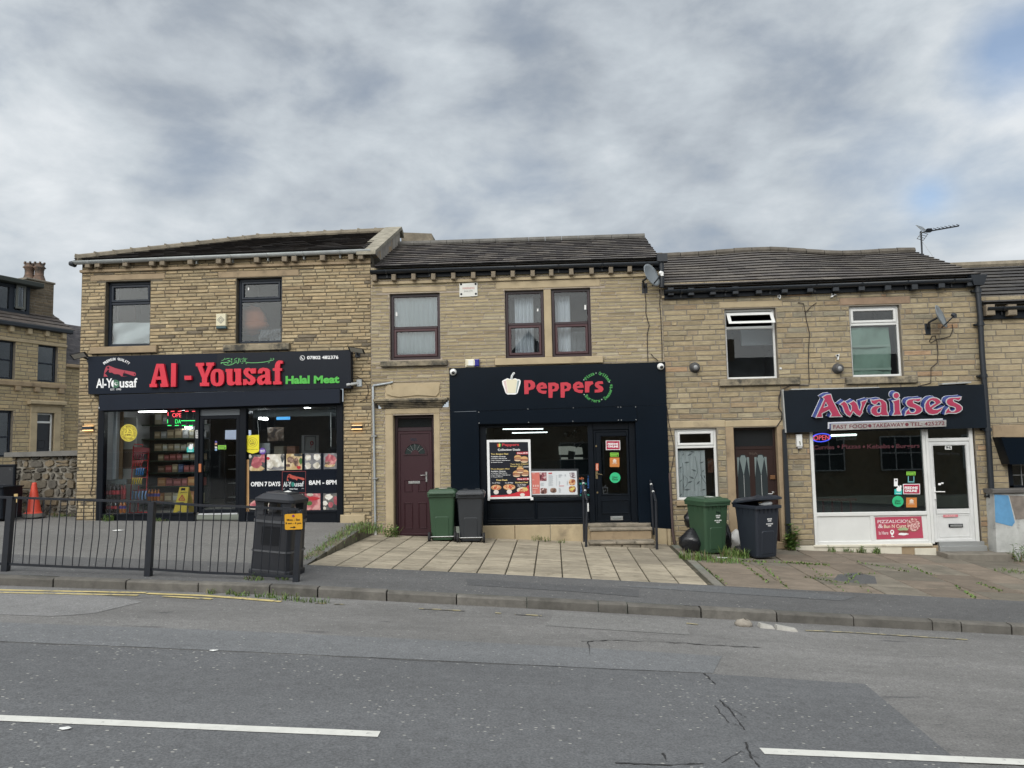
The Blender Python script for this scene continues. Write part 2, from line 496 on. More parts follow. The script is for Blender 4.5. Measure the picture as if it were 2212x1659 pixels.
def outset(p, d):
 """grow a closed outline by d"""
 n = len(p)
 ar = sum(p[i][0]*p[(i+1) % n][1]-p[(i+1) % n][0]*p[i][1] for i in range(n))
 sgn = 1 if ar > 0 else -1
 out = []
 for i in range(n):
  a, b, c = p[i-1], p[i], p[(i+1) % n]
  e1 = (b[0]-a[0], b[1]-a[1]); e2 = (c[0]-b[0], c[1]-b[1])
  l1 = math.hypot(*e1) or 1; l2 = math.hypot(*e2) or 1
  n1_ = (e1[1]/l1*sgn, -e1[0]/l1*sgn); n2_ = (e2[1]/l2*sgn, -e2[0]/l2*sgn)
  m_ = (n1_[0]+n2_[0], n1_[1]+n2_[1]); l = math.hypot(*m_) or 1
  m_ = (m_[0]/l, m_[1]/l)
  k = min(1.8,1/max(.35, m_[0]*n1_[0]+m_[1]*n1_[1]))
  out.append((b[0]+m_[0]*d*k, b[1]+m_[1]*d*k))
 return out
# shared materials
m_stoneA = mat('pitched_sandstone', (1,1,1), rough=.9, col=True, var=.28, vscale=5, bump=1.0, bscale=26, stretch=(1,1,2.2), dirt=((.14,.115,.08),2.3,.60,.80))
m_stoneB = mat('coursed_sandstone', (1,1,1), rough=.9, col=True, var=.18, vscale=6, bump=1.0, bscale=26, stretch=(1,1,2.5), dirt=((.13,.115,.085),1.6,.62,.84))
m_stoneC = mat('weathered_sandstone', (1,1,1), rough=.92, col=True, var=.26, vscale=6, bump=1.0, bscale=22, stretch=(1,1,2.5), dirt=((.12,.09,.065),1.1,.55,.78))
m_mortarA = mat('dark_joint', (.11,.095,.07), rough=.95, var=.3, vscale=8)
m_mortarB = mat('ribbon_pointing', (.34,.29,.235), rough=.95, var=.2, vscale=7)
m_mortarC = mat('grey_pointing', (.20,.175,.14), rough=.95, var=.25, vscale=7)
m_dressA = mat('dressed_lintel_stone', (.31,.235,.15), rough=.85, var=.16, vscale=3, bump=.3, bscale=60, dirt=((.12,.09,.06),2.0,.52,.75))
m_dressB = mat('dressed_pale_stone', (.40,.325,.21), rough=.85, var=.14, vscale=3, bump=.3, bscale=60, dirt=((.16,.13,.09),1.7,.55,.8))
m_sillD = mat('sooty_sill_stone', (.24,.205,.145), rough=.9, var=.35, vscale=5, bump=.6, bscale=40, dirt=((.05,.048,.042),3.2,.46,.62))
m_grey_frame = gloss('slate_grey_plastic', (.016,.022,.033),.38, var=.08, spec=.3)
m_brown_frame = gloss('dark_rosewood_plastic', (.028,.014,.018),.35, var=.15, vscale=9, stretch=(8,8,1))
m_brown_sash = gloss('rosewood_plastic', (.055,.022,.026),.35, var=.2, vscale=9, stretch=(8,8,1))
m_white_frame = gloss('white_window_plastic', (.66,.67,.66),.4, var=.06, vscale=2)
m_black = gloss('black_paint', (.005,.0075,.012),.42, var=.15, spec=.2)
m_navy = gloss('blue_black_board', (.0026,.0062,.0118),.28, var=.15, vscale=1.2, spec=.17)
m_slate_panel = gloss('charcoal_sign_board', (.0075,.012,.022),.4, var=.10, vscale=1.0, spec=.15)
m_brk = mat('grey_bracket_stone', (.20,.165,.12), rough=.9, var=.25, vscale=5, bump=.4, bscale=40)
m_roofd = mat('brown_black_roof_tile', (1,1,1), rough=.85, col=True, var=.25, vscale=8, bump=.6, bscale=60)
m_ridge = mat('mossy_ridge_stone', (.19,.165,.125), rough=.9, var=.35, vscale=5, bump=.6, bscale=40)
m_glass = glass_mat('window_glass', refl=1.15)
m_glass_dirty = glass_mat('grimy_glass', (.80,.84,.85),2.2,.06)
m_shopglass = glass_mat('shop_glass', (.92,.95,.96),.75)
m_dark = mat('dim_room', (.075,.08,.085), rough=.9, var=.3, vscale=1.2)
m_gut_grey = gloss('grey_gutter', (.36,.385,.385),.45, var=.15, vscale=4)
m_gut_blk = gloss('black_gutter', (.013,.017,.023),.4, var=.2)
m_white = mat('white_plastic', (.72,.73,.72), rough=.45, var=.05)
m_steel = mat('dull_steel', (.45,.46,.46), rough=.35, metal=.8, var=.15, vscale=12)
m_greypipe = mat('galvanised_pipe', (.36,.39,.41), rough=.5, metal=.3, var=.15, vscale=9)
m_cable = mat('black_cable', (.025,.018,.018), rough=.6)
m_white_ink = mat('white_letter', (.82,.83,.84), rough=.4)
m_red_letter = mat('bright_red_letter', (.60,.02,.045), rough=.38, var=.08)
m_green_letter = mat('green_letter', (.06,.36,.05), rough=.45)
def subtract(rect, holes):
 out = [rect]
 for h in holes:
  nx = []
  for (a, b, c, d) in out:
   if h[0] >= b or h[1] <= a or h[2] >= d or h[3] <= c:
    nx.append((a, b, c, d)); continue
   if h[2] > c: nx.append((a, b, c, h[2]))
   if h[3] < d: nx.append((a, b, h[3], d))
   c2, d2 = max(c, h[2]), min(d, h[3])
   if h[0] > a: nx.append((a, h[0], c2, d2))
   if h[1] < b: nx.append((h[1], b, c2, d2))
  out = nx
 return out
def stone_wall(mb, rect, holes, y, hr, lr, gap, prot, colf, rnd, bev=.008, depth=.32, rough=0.0, ribbons=0):
 """coursed stone: one chamfered block per stone in front of a mortar core (material 0 stone, 1 mortar)"""
 X0, X1, Z0, Z1 = rect
 grow = [(h[0], h[1], h[2], h[3]) for h in holes]
 for (a, b, c, d) in subtract(rect, grow):
  mb.box(a, b, y, y+depth, c, d, 1)
 z = Z0
 while z < Z1-.02:
  h = min(rnd.uniform(*hr), Z1-z)
  x = X0-rnd.uniform(0, lr[1]*.6)
  while x < X1:
   l = rnd.uniform(*lr)
   if rnd.random() < .12: l *= .45
   a, b = max(x, X0), min(x+l, X1)
   x += l
   if b-a < .05: continue
   col = colf(rnd, (a+b)/2, z)
   for (p, q, r, s) in subtract((a, b, z, z+h), grow):
    if q-p < .035 or s-r < .025: continue
    p, q, r, s = p+gap/2, q-gap/2, r+gap/2, s-gap/2
    pr = rnd.uniform(*prot)
    j = lambda: rnd.uniform(-rough, rough)
    bv = min(bev, (s-r)*.3)
    f = [(p+bv+abs(j()), y-pr+j(), r+bv+abs(j())),(q-bv-abs(j()), y-pr+j(), r+bv+abs(j())),(q-bv-abs(j()), y-pr+j(), s-bv-abs(j())),(p+bv+abs(j()), y-pr+j(), s-bv-abs(j()))]
    bk = [(p, y+.002, r),(q, y+.002, r),(q, y+.002, s),(p, y+.002, s)]
    mb.add(bk+f, [(4,5,6,7),(0,1,5,4),(1,2,6,5),(2,3,7,6),(3,0,4,7)],0, col)
  if ribbons:
   for (p, q, r, s) in subtract((X0, X1, z-.007, z+.007), grow):
    if s-r > .009:
     n = max(1, int((q-p)/.5))
     for i in range(n):
      mb.box(p+(q-p)*i/n, p+(q-p)*(i+1)/n, y-ribbons-rnd.uniform(0,.004), y+.001, r, s, 1)
  z += h
def vary(base, amt=.16, odd=()):
 def f(rnd, x, z):
  k = 1+rnd.uniform(-amt, amt)
  b = base
  for (p, c) in odd:
   if rnd.random() < p:
    b = c
  w = rnd.uniform(-.03,.03)
  return (b[0]*k*(1+w), b[1]*k, b[2]*k*(1-w))
 return f
def sq(f, xl, xr, yt, yb, Y=YF):
 """zoom-frame box -> averaged upright rectangle (X0,X1,Z0,Z1) on plane Y; xl/xr may be (top,bottom), yt/yb (left,right)"""
 P = lambda v: v if isinstance(v, tuple) else (v, v)
 xl, xr, yt, yb = P(xl), P(xr), P(yt), P(yb)
 a = fa(f, xl[0], yt[0], Y); b = fa(f, xr[0], yt[1], Y); c = fa(f, xr[1], yb[1], Y); d = fa(f, xl[1], yb[0], Y)
 return ((a[0]+d[0])/2,(b[0]+c[0])/2,(c[1]+d[1])/2,(a[1]+b[1])/2)
def ring(mb, r, w, y0, y1, mi=0, chamf=.012):
 """a mitred frame inside rect r, bar width w"""
 X0, X1, Z0, Z1 = r
 o = [(X0, Z0),(X1, Z0),(X1, Z1),(X0, Z1)]; i = [(X0+w, Z0+w),(X1-w, Z0+w),(X1-w, Z1-w),(X0+w, Z1-w)]
 m1 = [(X0+chamf, Z0+chamf),(X1-chamf, Z0+chamf),(X1-chamf, Z1-chamf),(X0+chamf, Z1-chamf)]
 m2 = [(X0+w-chamf, Z0+w-chamf),(X1-w+chamf, Z0+w-chamf),(X1-w+chamf, Z1-w+chamf),(X0+w-chamf, Z1-w+chamf)]
 for k in range(4):
  l = (k+1) % 4
  vs = [(o[k][0], y1, o[k][1]),(o[l][0], y1, o[l][1]),(o[l][0], y0+chamf, o[l][1]),(o[k][0], y0+chamf, o[k][1]),
              (m1[k][0], y0, m1[k][1]),(m1[l][0], y0, m1[l][1]),(m2[l][0], y0, m2[l][1]),(m2[k][0], y0, m2[k][1]),
              (i[l][0], y0+chamf, i[l][1]),(i[k][0], y0+chamf, i[k][1]),(i[l][0], y1, i[l][1]),(i[k][0], y1, i[k][1])]
  mb.add(vs, [(0,1,2,3),(3,2,5,4),(4,5,6,7),(7,6,8,9),(9,8,10,11)], mi)
def window(parent, r, fm, zt=None, sash='', sm=None, fwid=.06, rec=.12, y=YF, glass=None, local=False, label=None, room=1.6, roomm=None, skip=''):
 """window frame (part) with its panes (sub-parts); zt = height of the transom; sash: 't' and/or 'b' have an opening sash"""
 X0, X1, Z0, Z1 = r
 fm2 = sm or fm
 mb = MB()
 ring(mb, r, fwid, y+rec, y+rec+.07)
 lights = [(X0+fwid, X1-fwid, Z0+fwid, Z1-fwid, 'b')]
 if zt is not None:
  mb.bbox(X0+fwid, X1-fwid, y+rec+.002, y+rec+.07, zt-.03, zt+.03,.01)
  lights = [(X0+fwid, X1-fwid, zt+.03, Z1-fwid, 't'),(X0+fwid, X1-fwid, Z0+fwid, zt-.03, 'b')]
 gl = []
 for (a, b, c, d, k) in lights:
  if k in skip:
   continue
  if k in sash:
   ring(mb, (a, b, c, d),.055, y+rec-.014, y+rec+.05,1,.01)
   gl.append((a+.05, b-.05, c+.05, d-.05))
  else:
   gl.append((a-.005, b+.005, c-.005, d+.005))
 o = mb.build('window', [fm, fm2], parent, local)
 if label: o['label'] = label
 for (a, b, c, d) in gl:
  MB().box(a, b, y+rec+.03, y+rec+.036, c, d).build('pane', glass or m_glass, o, local)
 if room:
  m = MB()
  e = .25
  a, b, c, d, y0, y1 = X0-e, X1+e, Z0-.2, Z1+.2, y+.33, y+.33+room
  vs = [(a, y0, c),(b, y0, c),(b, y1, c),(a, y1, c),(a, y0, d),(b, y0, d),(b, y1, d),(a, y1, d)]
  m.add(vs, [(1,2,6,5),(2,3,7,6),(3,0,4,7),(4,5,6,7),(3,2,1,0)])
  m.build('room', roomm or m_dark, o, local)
 return o
def roof(parent, E0, E1, R0, R1, n, tw, cols, rnd, sag=None, name='roof', thick=.040, local=False, m=None):
 """rows of tiles from the eave E0-E1 to the ridge R0-R1 (all Vectors), each tile a little out of true"""
 mb = MB()
 up = ((R0+R1)/2-(E0+E1)/2).normalized()
 al = (E1-E0).normalized()
 nr = al.cross(up).normalized()
 if nr.z < 0: nr = -nr
 Wd = (E1-E0).length
 def P(u, v):
  a = E0.lerp(R0, v); b = E1.lerp(R1, v)
  ua, ub = (a-E0).dot(al),(b-E0).dot(al)
  uu = min(max(u, ua), ub)
  p = a.lerp(b, (uu-ua)/max(1e-6, ub-ua))
  s = sag(uu, v) if sag else 0
  return p+Vector((0,0, s)), uu
 for i in range(n):
  v0, v1 = i/n, min(1.0,(i+1.25)/n)
  off = (i % 2)*tw/2-tw
  k = 0
  umin = min(0,(R0-E0).dot(al)); umax = max(Wd, (R1-E0).dot(al))
  while off+k*tw < umax+tw:
   u0, u1 = off+k*tw+umin, off+(k+1)*tw-.004+umin
   k += 1
   a, ua = P(u0, v0); b, ub = P(u1, v0); c, uc = P(u1, v1); d, ud = P(u0, v1)
   if ub-ua < .02 and uc-ud < .02: continue
   t = thick+rnd.uniform(-.003,.004)
   t2 = t+rnd.uniform(-.002,.002)
   col = cols[rnd.randrange(len(cols))]; g = rnd.uniform(.88,1.14)
   col = tuple(q*g for q in col)
   A, B, C_, D = a+nr*t, b+nr*t2, c+nr*.006, d+nr*.006
   mb.add([a-nr*.002+up*.04, b-nr*.002+up*.04, A, B, C_, D],[(0,1,3,2),(2,3,4,5),(1,4,3),(0,2,5)],0, col)
 mb.add([P(0,0)[0]-nr*.02, P(Wd, 0)[0]-nr*.02, P(1e9,1)[0]-nr*.02, P(-1e9,1)[0]-nr*.02],[(0,1,2,3)],0,(.02,.02,.02))
 return mb.build(name, m or m_roofd, parent, local)
def gutter(parent, a, b, r, m, brk=.9, name='gutter'):
 mb = MB()
 a, b = Vector(a), Vector(b)
 d = (b-a)
 n = 10
 ring_ = []
 segs = [(math.cos(math.pi+math.pi*k/n), math.sin(math.pi+math.pi*k/n)) for k in range(n+1)]
 vs = []
 for p in (a, b):
  for (c, s) in segs: vs.append(p+Vector((0, c*r, s*r)))
  for (c, s) in reversed(segs): vs.append(p+Vector((0, c*(r-.008), s*(r-.008)+.001)))
 k = len(segs)*2
 mb.add(vs, [(i, (i+1) % k, (i+1) % k+k, i+k) for i in range(k)]+[tuple(range(k)), tuple(reversed(range(k, 2*k)))],0, None, True)
 L = d.length
 i = .35
 while i < L:
  p = a+d*(i/L)
  rr = r+.006
  q = [p+Vector((-.018, c*rr, s*rr)) for (c, s) in segs]+[p+Vector((.018, c*rr, s*rr)) for (c, s) in segs]
  kk = len(segs)
  mb.add(q, [(j, j+1, j+1+kk, j+kk) for j in range(kk-1)],0)
  mb.box(p.x-.014, p.x+.014, p.y+r*.7, YF+.01, p.z-r-.07, p.z-r*.5)
  i += brk
 return mb.build(name, m, parent)
# the butcher's shop (left)
XA0, XA1, XP1, XW1 = -10.63,-3.97,2.44,9.12
shopL = thing('shop_building', 'rough stone building with a grey gutter and charcoal shopfront, left of the terrace', 'building', ((XA0+XA1)/2, YF, .5))
rndA = random.Random(11)
w1 = sq('A', (1150,1140),(1642,1626),(712,706),1418)
w2 = sq('B', (364,356),(858,853),(672,668),1386)
l1 = sq('A', 985,1797,(645,630),(708,690)); l2 = sq('B', 165,1042,(606,588),(672,658))
s1 = sq('A', 1000,1722,1425,1500); s2 = sq('B', 232,948,1400,1470)
signA = (zz('O', 960,150), zz('M', 1955,102), zz('M', 1962,655), zz('O', 960,560))
xl, xr = at(zz('O', 1078,570))[0], at(zz('M', 1850,700))[0]
ztopA = (at(signA[0])[1]+at(signA[1])[1])/2-.05
zeA = .5*(fa('A', 960,545)[1]+fa('B', 1700,455)[1])+.06
mb = MB()
stone_wall(mb, (XA0, XA1,-.2, zeA+.08),[w1, w2, l1, l2, s1, s2,(xl, xr, -1, ztopA)], YF, (.072,.084),(.20,.52),.010,(.008,.020),
           vary((.345,.272,.165),.14,((.08,(.26,.20,.125)),(.05,(.40,.325,.205)),(.03,(.16,.13,.09)))), rndA, bev=.012, rough=.004)
mb.box(XA0, XA0+.3, YF+.3, YF+2.7,-.2, zeA+.05,0,(.28,.22,.13))
mb.build('wall', [m_stoneA, m_mortarA], shopL)
for r, nm, m, pr in ((l1, 'lintel', m_dressA, .012),(l2, 'lintel', m_dressA, .012),(s1, 'sill', m_dressA, .09),(s2, 'sill', m_sillD, .09)):
 MB().bbox(r[0], r[1], YF-pr, YF+.30, r[2], r[3],.012).build(nm, m, shopL)
pl = sq('N', 1815,2175,1385,1525)
MB().bbox(pl[0], pl[1], YF-.07, YF+.05, pl[2]-.1, pl[3],.015).build('plinth_stone', m_dressB, shopL)
zsA = fa('A', 1700,578)[1]
MB().box(XA0-.03, XA1, YF-.05, YF+.1, zsA-.035, zsA+.02).build('string_course', m_dressA, shopL)
for x in (192,213,273,330,353,413,474,495,556,616,637,698,759,780):
 p = at((x, 574-(x-192)*.0306), YF-.1)
 MB().bbox(p[0]-.058, p[0]+.058, YF-.17, YF+.02, p[1]-.055, p[1]+.065,.01).build('bracket', m_brk, shopL)
window(shopL, w1, m_grey_frame, fa('A', 1400,942)[1], sash='t', fwid=.07)
window(shopL, w2, m_grey_frame, fa('B', 600,912)[1], sash='t', fwid=.07)
ga, gb = at((160,567), YF-.14), at((801,541), YF-.14)
gutter(shopL, (ga[0], YF-.14, ga[1]+.02),(gb[0], YF-.14, gb[1]+.02),.075, m_gut_grey, .82)
mb = MB(); mb.tube([(ga[0]+.02, YF-.14, ga[1]-.03),(ga[0]-.10, YF-.14, ga[1]-.02)],[.085,.05],8); mb.build('gutter_end', m_gut_blk, shopL)
YR = 19.3
eA0 = Vector((XA0-.12, YF-.12, ga[1]+.06)); eA1 = Vector((XA1-.15, YF-.12, gb[1]+.06))
hr0 = at((560,514), YR+.2); hr1 = at((822,500), YR+.2)
tcols = [(.042,.037,.036),(.052,.045,.042),(.06,.052,.047),(.038,.034,.034)]
roof(shopL, eA0, eA1, Vector((hr0[0], YR+.2, hr0[1]-.03)), Vector((XA1-.15, YR+.2, hr1[1]-.03)),12,.30, tcols, rndA)
mb = MB()
rp = [(eA0+Vector((.08,.05,.04))).lerp(Vector((hr0[0], YR+.2, hr0[1])), k/11) for k in range(12)]
rp += [Vector((hr0[0]+(XA1-.1-hr0[0])*k/8, YR+.2, hr0[1]+(hr1[1]-hr0[1])*k/8)) for k in range(1,9)]
for i in range(len(rp)-1):
 a, b = rp[i], rp[i+1]
 d = (b-a).normalized()
 mb.tube([a-d*.05, a+d*.02, b+d*.02],[.125+.01*(i % 2),.105,.10],8, smooth=False)
mb.build('ridge_tiles', m_ridge, shopL)
p0, p1 = at((798,547), YF-.05), at((872,491), YR)
cth = .36
xr_ = XA1+.10
mb = MB()
zc0, zc1 = p0[1], p1[1]
side = [(YF-.14, zeA+.02),(YR, zc1-1.5),(YR, zc1-.06),(YF-.14, zc0-.06)]
mb.add([(xr_-cth+.06, y, z) for (y, z) in side]+[(xr_, y, z) for (y, z) in side],[(0,1,2,3),(7,6,5,4),(0,3,7,4),(3,2,6,7),(1,5,6,2),(0,4,5,1)])
m_render = mat('peeling_render', (.27,.25,.22), rough=.9, var=.3, vscale=2.5, bump=.6, bscale=18, dirt=((.36,.25,.14),2.1,.56,.60), stretch=(1,1.6,.6))
mb.build('party_wall', m_render, shopL)
mb = MB()
cs = [(YF-.20, zc0-.06),(YF-.20, zc0+.02),(YR, zc1+.02),(YR+.3, zc1-.08),(YR+.3, zc1-.2),(YR, zc1-.07)]
mb.add([(xr_-cth-.02, y, z) for (y, z) in cs]+[(xr_+.05, y, z) for (y, z) in cs],[tuple(range(6)), tuple(reversed(range(6,12)))]+[(i, i+6,(i+1) % 6+6,(i+1) % 6) for i in range(6)])
mb.build('coping', mat('lichened_coping', (.27,.25,.20), rough=.95, var=.4, vscale=6, bump=1.0, bscale=40), shopL)
q0, q1 = at((876,515), YR+1.2), at((949,517), YR+1.2)
mb = MB(); mb.quadp(((q0[0], q0[1]),(q1[0]-.12, q1[1]),(q1[0], q1[1]-.5),(q0[0], q0[1]-.5)), YR+.6, YR+1.3)
mb.build('rear_coping', m_ridge, shopL)
mb = MB(); mb.poly([(eA0.x+.1, zeA+.1),(XA1, zeA+.1),(XA1, hr1[1]-.2),(hr0[0], hr0[1]-.2)], YR+2.6, YR+2.7); mb.build('rear_wall', m_dressA, shopL)
ftop = at(zz('P', 1000,60))[1]
gA = [(at(zz('P', 235,70))[0], at(zz('P', 1542,70))[0]),(at(zz('N', 442,300))[0], at(zz('N', 1758,300))[0])]
zgt = .5*(fa('P', 600,62)[1]+fa('M', 1100,945)[1]); zgb = fa('P', 800,1552)[1]
xl = fa('P', 130,700)[0]; xr = fa('M', 1848,1200)[0]
xm0, xm1 = fa('P', 1540,700)[0], fa('P', 1600,700)[0]
xd0, xd1 = fa('P', 1640,700)[0], fa('N', 345,400)[0]
xs0, xs1 = fa('N', 345,400)[0], fa('N', 442,400)[0]
yg = YF+.04
zb = at((300,1127))[1]-.12
mb = MB()
for (a, b, c, d) in ((xl, gA[0][0], zb, zgt+.1),(xm0, xm1, zgb, zgt+.1),(xs0, xs1, zb, zgt+.1),(gA[1][1], xr, zb, zgt+.1)):
 mb.bbox(a, b, YF-.03, YF+.12, c, d, .008)
for (a, b) in ((gA[0][0], xm0),(xs1, gA[1][1])):
 mb.bbox(a, b, YF-.026, YF+.12, zgb-.05, zgb, .006)
 mb.bbox(a, b, YF-.01, YF+.12, zb, zgb-.05,.006)
mb.bbox(gA[0][0], gA[1][1], YF-.025, YF+.12, zgt, zgt+.1,.006)
mb.build('shopfront_frame', mat('charcoal_aluminium', (.004,.006,.010), rough=.38, var=.1, spec=.2), shopL)
MB().box(gA[0][0], xm0, yg, yg+.008, zgb, zgt).build('pane', m_shopglass, shopL)
MB().box(xs1, gA[1][1], yg, yg+.008, zgb, zgt).build('pane', m_shopglass, shopL)
zdt = fa('P', 1900,130)[1]
mb = MB(); ring(mb, (xm1, xs0, zgb-.02, zdt),.085, YF-.005, YF+.06)
door = mb.build('door', MATS['charcoal_aluminium'], shopL)
MB().box(xm1+.08, xs0-.08, yg, yg+.008, zgb+.06, zdt-.08).build('pane', m_shopglass, door)
MB().box(xm1, xs0, yg-.01, yg+.03, zdt, zgt).build('fanlight', mat('frosted_strip', (.16,.18,.2), rough=.3), shopL)
MB().box(xm1+.02, xs0-.02, YF-.04, YF+.05, zgb-.05, zgb-.022).build('threshold', mat('worn_aluminium', (.6,.62,.64), rough=.4, metal=.4), shopL)
h0 = sq('P', 1605,1640,835,955)
MB().bbox(h0[0], h0[1], YF-.045, YF-.003, h0[2], h0[3],.004).build('door_handle', mat('orange_push_plate', (.45,.15,.06), rough=.4), door)
rb = (zz('O', 1078,567), zz('M', 1797,667), zz('M', 1797,872), zz('O', 1080,737))
mb = MB(); mb.quadp([at(p, YF-.2) for p in rb], YF-.2, YF+.02); mb.build('shutter_box', mat('shutter_grey', (.0095,.014,.025), rough=.42, var=.08, spec=.18), shopL)
mb = MB(); mb.box(fa('P', 170,700)[0], gA[1][1]+.05, YF-.10, YF-.026, zgt+.04, at(rb[3], YF-.2)[1]+.02); mb.build('shutter_slot', m_black, shopL)
RX0, RX1, RY1, RZ0, RZ1 = xl+.05, xr-.05, YF+5.5, zgb-.06, zgt+.05
m_tile = mat('cream_shop_floor', (.30,.29,.26), rough=.4, var=.2, vscale=4)
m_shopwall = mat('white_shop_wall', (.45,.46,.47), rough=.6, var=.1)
mb = MB()
mb.add([(RX0, YF+.13, RZ0),(RX1, YF+.13, RZ0),(RX1, RY1, RZ0),(RX0, RY1, RZ0)],[(0,1,2,3)],1)
mb.add([(RX0, YF+.13, RZ1),(RX1, YF+.13, RZ1),(RX1, RY1, RZ1),(RX0, RY1, RZ1)],[(3,2,1,0)],0)
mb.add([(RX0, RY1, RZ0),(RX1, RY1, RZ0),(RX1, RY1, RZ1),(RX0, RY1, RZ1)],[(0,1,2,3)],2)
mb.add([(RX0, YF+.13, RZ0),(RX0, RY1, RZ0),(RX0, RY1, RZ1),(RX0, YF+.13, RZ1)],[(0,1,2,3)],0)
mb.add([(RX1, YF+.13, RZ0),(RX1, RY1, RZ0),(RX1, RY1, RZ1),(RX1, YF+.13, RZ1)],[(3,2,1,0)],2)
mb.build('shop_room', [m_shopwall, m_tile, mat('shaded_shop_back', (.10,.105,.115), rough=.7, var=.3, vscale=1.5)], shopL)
# the burger takeaway (middle)
shopM = thing('shop_building', 'pale stone building with twin brown windows over a black takeaway front, middle of the terrace', 'building', ((XA1+XP1)/2, YF, .05))
rndP = random.Random(23)
pw1 = sq('C', (370,378),(917,925),(850,832),(1572,1558))
pw2 = sq('C', (1624,1634),(2047,2062),(812,802),(1550,1540))
pw3 = sq('D', (192,208),(620,637),(797,775),(1538,1526))
pl1 = sq('C', 288,987,(782,765),(840,820))
lt = (fa('C', 1522,718), fa('D', 725,682), fa('D', 725,768), fa('C', 1522,800))
pl2 = (lt[0][0], lt[1][0],(lt[2][1]+lt[3][1])/2,(lt[0][1]+lt[1][1])/2)
ps1 = sq('C', 280,1003,(1590,1572),(1645,1632))
st = (fa('C', 1518,1560), fa('D', 757,1525), fa('D', 757,1602), fa('C', 1518,1632))
ps2 = (st[0][0], st[1][0],(st[2][1]+st[3][1])/2,(st[0][1]+st[1][1])/2)
pdoor = sq('Q', (535,560),(1137,1140),862,1650); pdoor = (pdoor[0], pdoor[1],.12, pdoor[3])
djl = (sq('Q', 430,535,870,1650)[0], pdoor[0],-.1, fa('Q', 480,855)[1]); djr = (pdoor[1], sq('Q', 1137,1228,870,1650)[1],-.1, djl[3])
dl = (djl[0], djr[1], djl[3], fa('Q', 800,760)[1])
dcor = (fa('Q', 285,700)[0], fa('Q', 1350,700)[0], dl[3], fa('Q', 800,628)[1])
dpl = (fa('Q', 425,500)[0], fa('Q', 1230,500)[0], dcor[3], fa('Q', 800,398)[1])
front = (zz('K', 52,122), zz('K', 2124,62), zz('K', 2196,1655), zz('K', 68,1645))
fx0 = (at(front[0])[0]+at(front[3])[0])/2; fx1 = (at(front[1])[0]+at(front[2])[0])/2
fz1 = (at(front[0])[1]+at(front[1])[1])/2
zeP = .5*(fa('C', 600,640)[1]+fa('D', 1000,560)[1])
mb = MB()
stone_wall(mb, (XA1, XP1,-.6, zeP+.18),[pw1, pw2, pw3, pl1, pl2, ps1, ps2,(pw2[1], pw3[0], pw2[2], pw2[3]),(pdoor[0], pdoor[1],-1, pdoor[3]), djl, djr, dl, dcor, dpl, (fx0+.05, fx1-.05,-1, fz1-.06)], YF, (.073,.084),(.26,.62),.014,(.003,.012),
           vary((.350,.292,.182),.13,((.08,(.29,.235,.145)),(.05,(.40,.345,.235)))), rndP, bev=.007, rough=.003, ribbons=.012)
mb.build('wall', [m_stoneB, m_mortarB], shopM)
for r, nm, m, pr in ((pl1, 'lintel', m_dressB, .014),(pl2, 'lintel', m_dressB, .014),(ps1, 'sill', m_sillD, .10),(ps2, 'sill', m_dressB, .08),((pw2[1], pw3[0], pw2[2], pw2[3]), 'mullion', m_dressB, .0),
                     (djl, 'door_jamb', m_dressB, .012),(djr, 'door_jamb', m_dressB, .012),(dl, 'lintel', m_dressB, .014)):
 MB().bbox(r[0], r[1], YF-pr, YF+.30, r[2], r[3],.012).build(nm, m, shopM)
mb = MB()
h = dcor[3]-dcor[2]
for i, (a, pr) in enumerate(((.0,.05),(.18,.08),(.36,.12),(.55,.17),(.72,.20))):
 b = (.18,.36,.55,.72,1.0)[i]
 ins = (.14,.11,.07,.03,.0)[i]
 mb.bbox(dcor[0]+ins, dcor[1]-ins, YF-pr, YF+.1, dcor[2]+h*a, dcor[2]+h*b, .012)
mb.build('door_cornice', m_sillD, shopM)
mb = MB()
mb.bbox(dpl[0], dpl[1], YF-.012, YF+.2, dpl[2], dpl[3],.008)
mb.poly(pts('Q', [(455,560),(440,470),(470,420),(520,430),(535,495),(840,415),(1120,490),(1135,420),(1180,402),(1215,430),(1212,540),(1170,590),(900,575),(640,602),(540,590)], YF-.012), YF-.04, YF-.01)
mb.build('door_plaque', m_dressB, shopM)
zsP = fa('C', 1600,695)[1]
MB().box(XA1+.03, XP1, YF-.05, YF+.1, zsP-.03, zsP+.025).build('string_course', m_dressB, shopM)
for f, x, y in (('C', 210,682),('C', 420,678),('C', 635,671),('C', 850,669),('C', 1067,662),('C', 1284,655),('C', 1502,646),('C', 1712,640),('C', 1929,634),('C', 2131,627),('D', 413,617),('D', 633,608),('D', 843,598),('D', 1047,585),('D', 1270,568)):
 p = fa(f, x, y, YF-.1)
 MB().bbox(p[0]-.047, p[0]+.047, YF-.17, YF+.02, p[1]-.065, p[1]+.075,.01).build('bracket', m_brk, shopM)
window(shopM, pw1, m_brown_frame, fa('C', 640,1212)[1], sash='b', sm=m_brown_sash, fwid=.075, glass=m_glass_dirty, rec=.09)
window(shopM, pw2, m_brown_frame, fa('C', 1840,1172)[1], sash='b', sm=m_brown_sash, fwid=.07, rec=.09)
window(shopM, pw3, m_brown_frame, fa('D', 410,1160)[1], sash='b', sm=m_brown_sash, fwid=.07, rec=.09)
ga, gb = at((803,585), YF-.14), at((1427,568), YF-.14)
MB().box(XA1+.12, XP1-.02, YF-.06, YF+.1, ga[1]-.16, ga[1]+.03).build('fascia_board', m_black, shopM)
gutter(shopM, (XA1+.03, YF-.14, ga[1]+.0),(XP1+.02, YF-.14, gb[1]+.02),.08, m_gut_blk, .95)
eP0 = Vector((XA1+.10, YF-.12, ga[1]+.08)); eP1 = Vector((XP1-.02, YF-.12, gb[1]+.10))
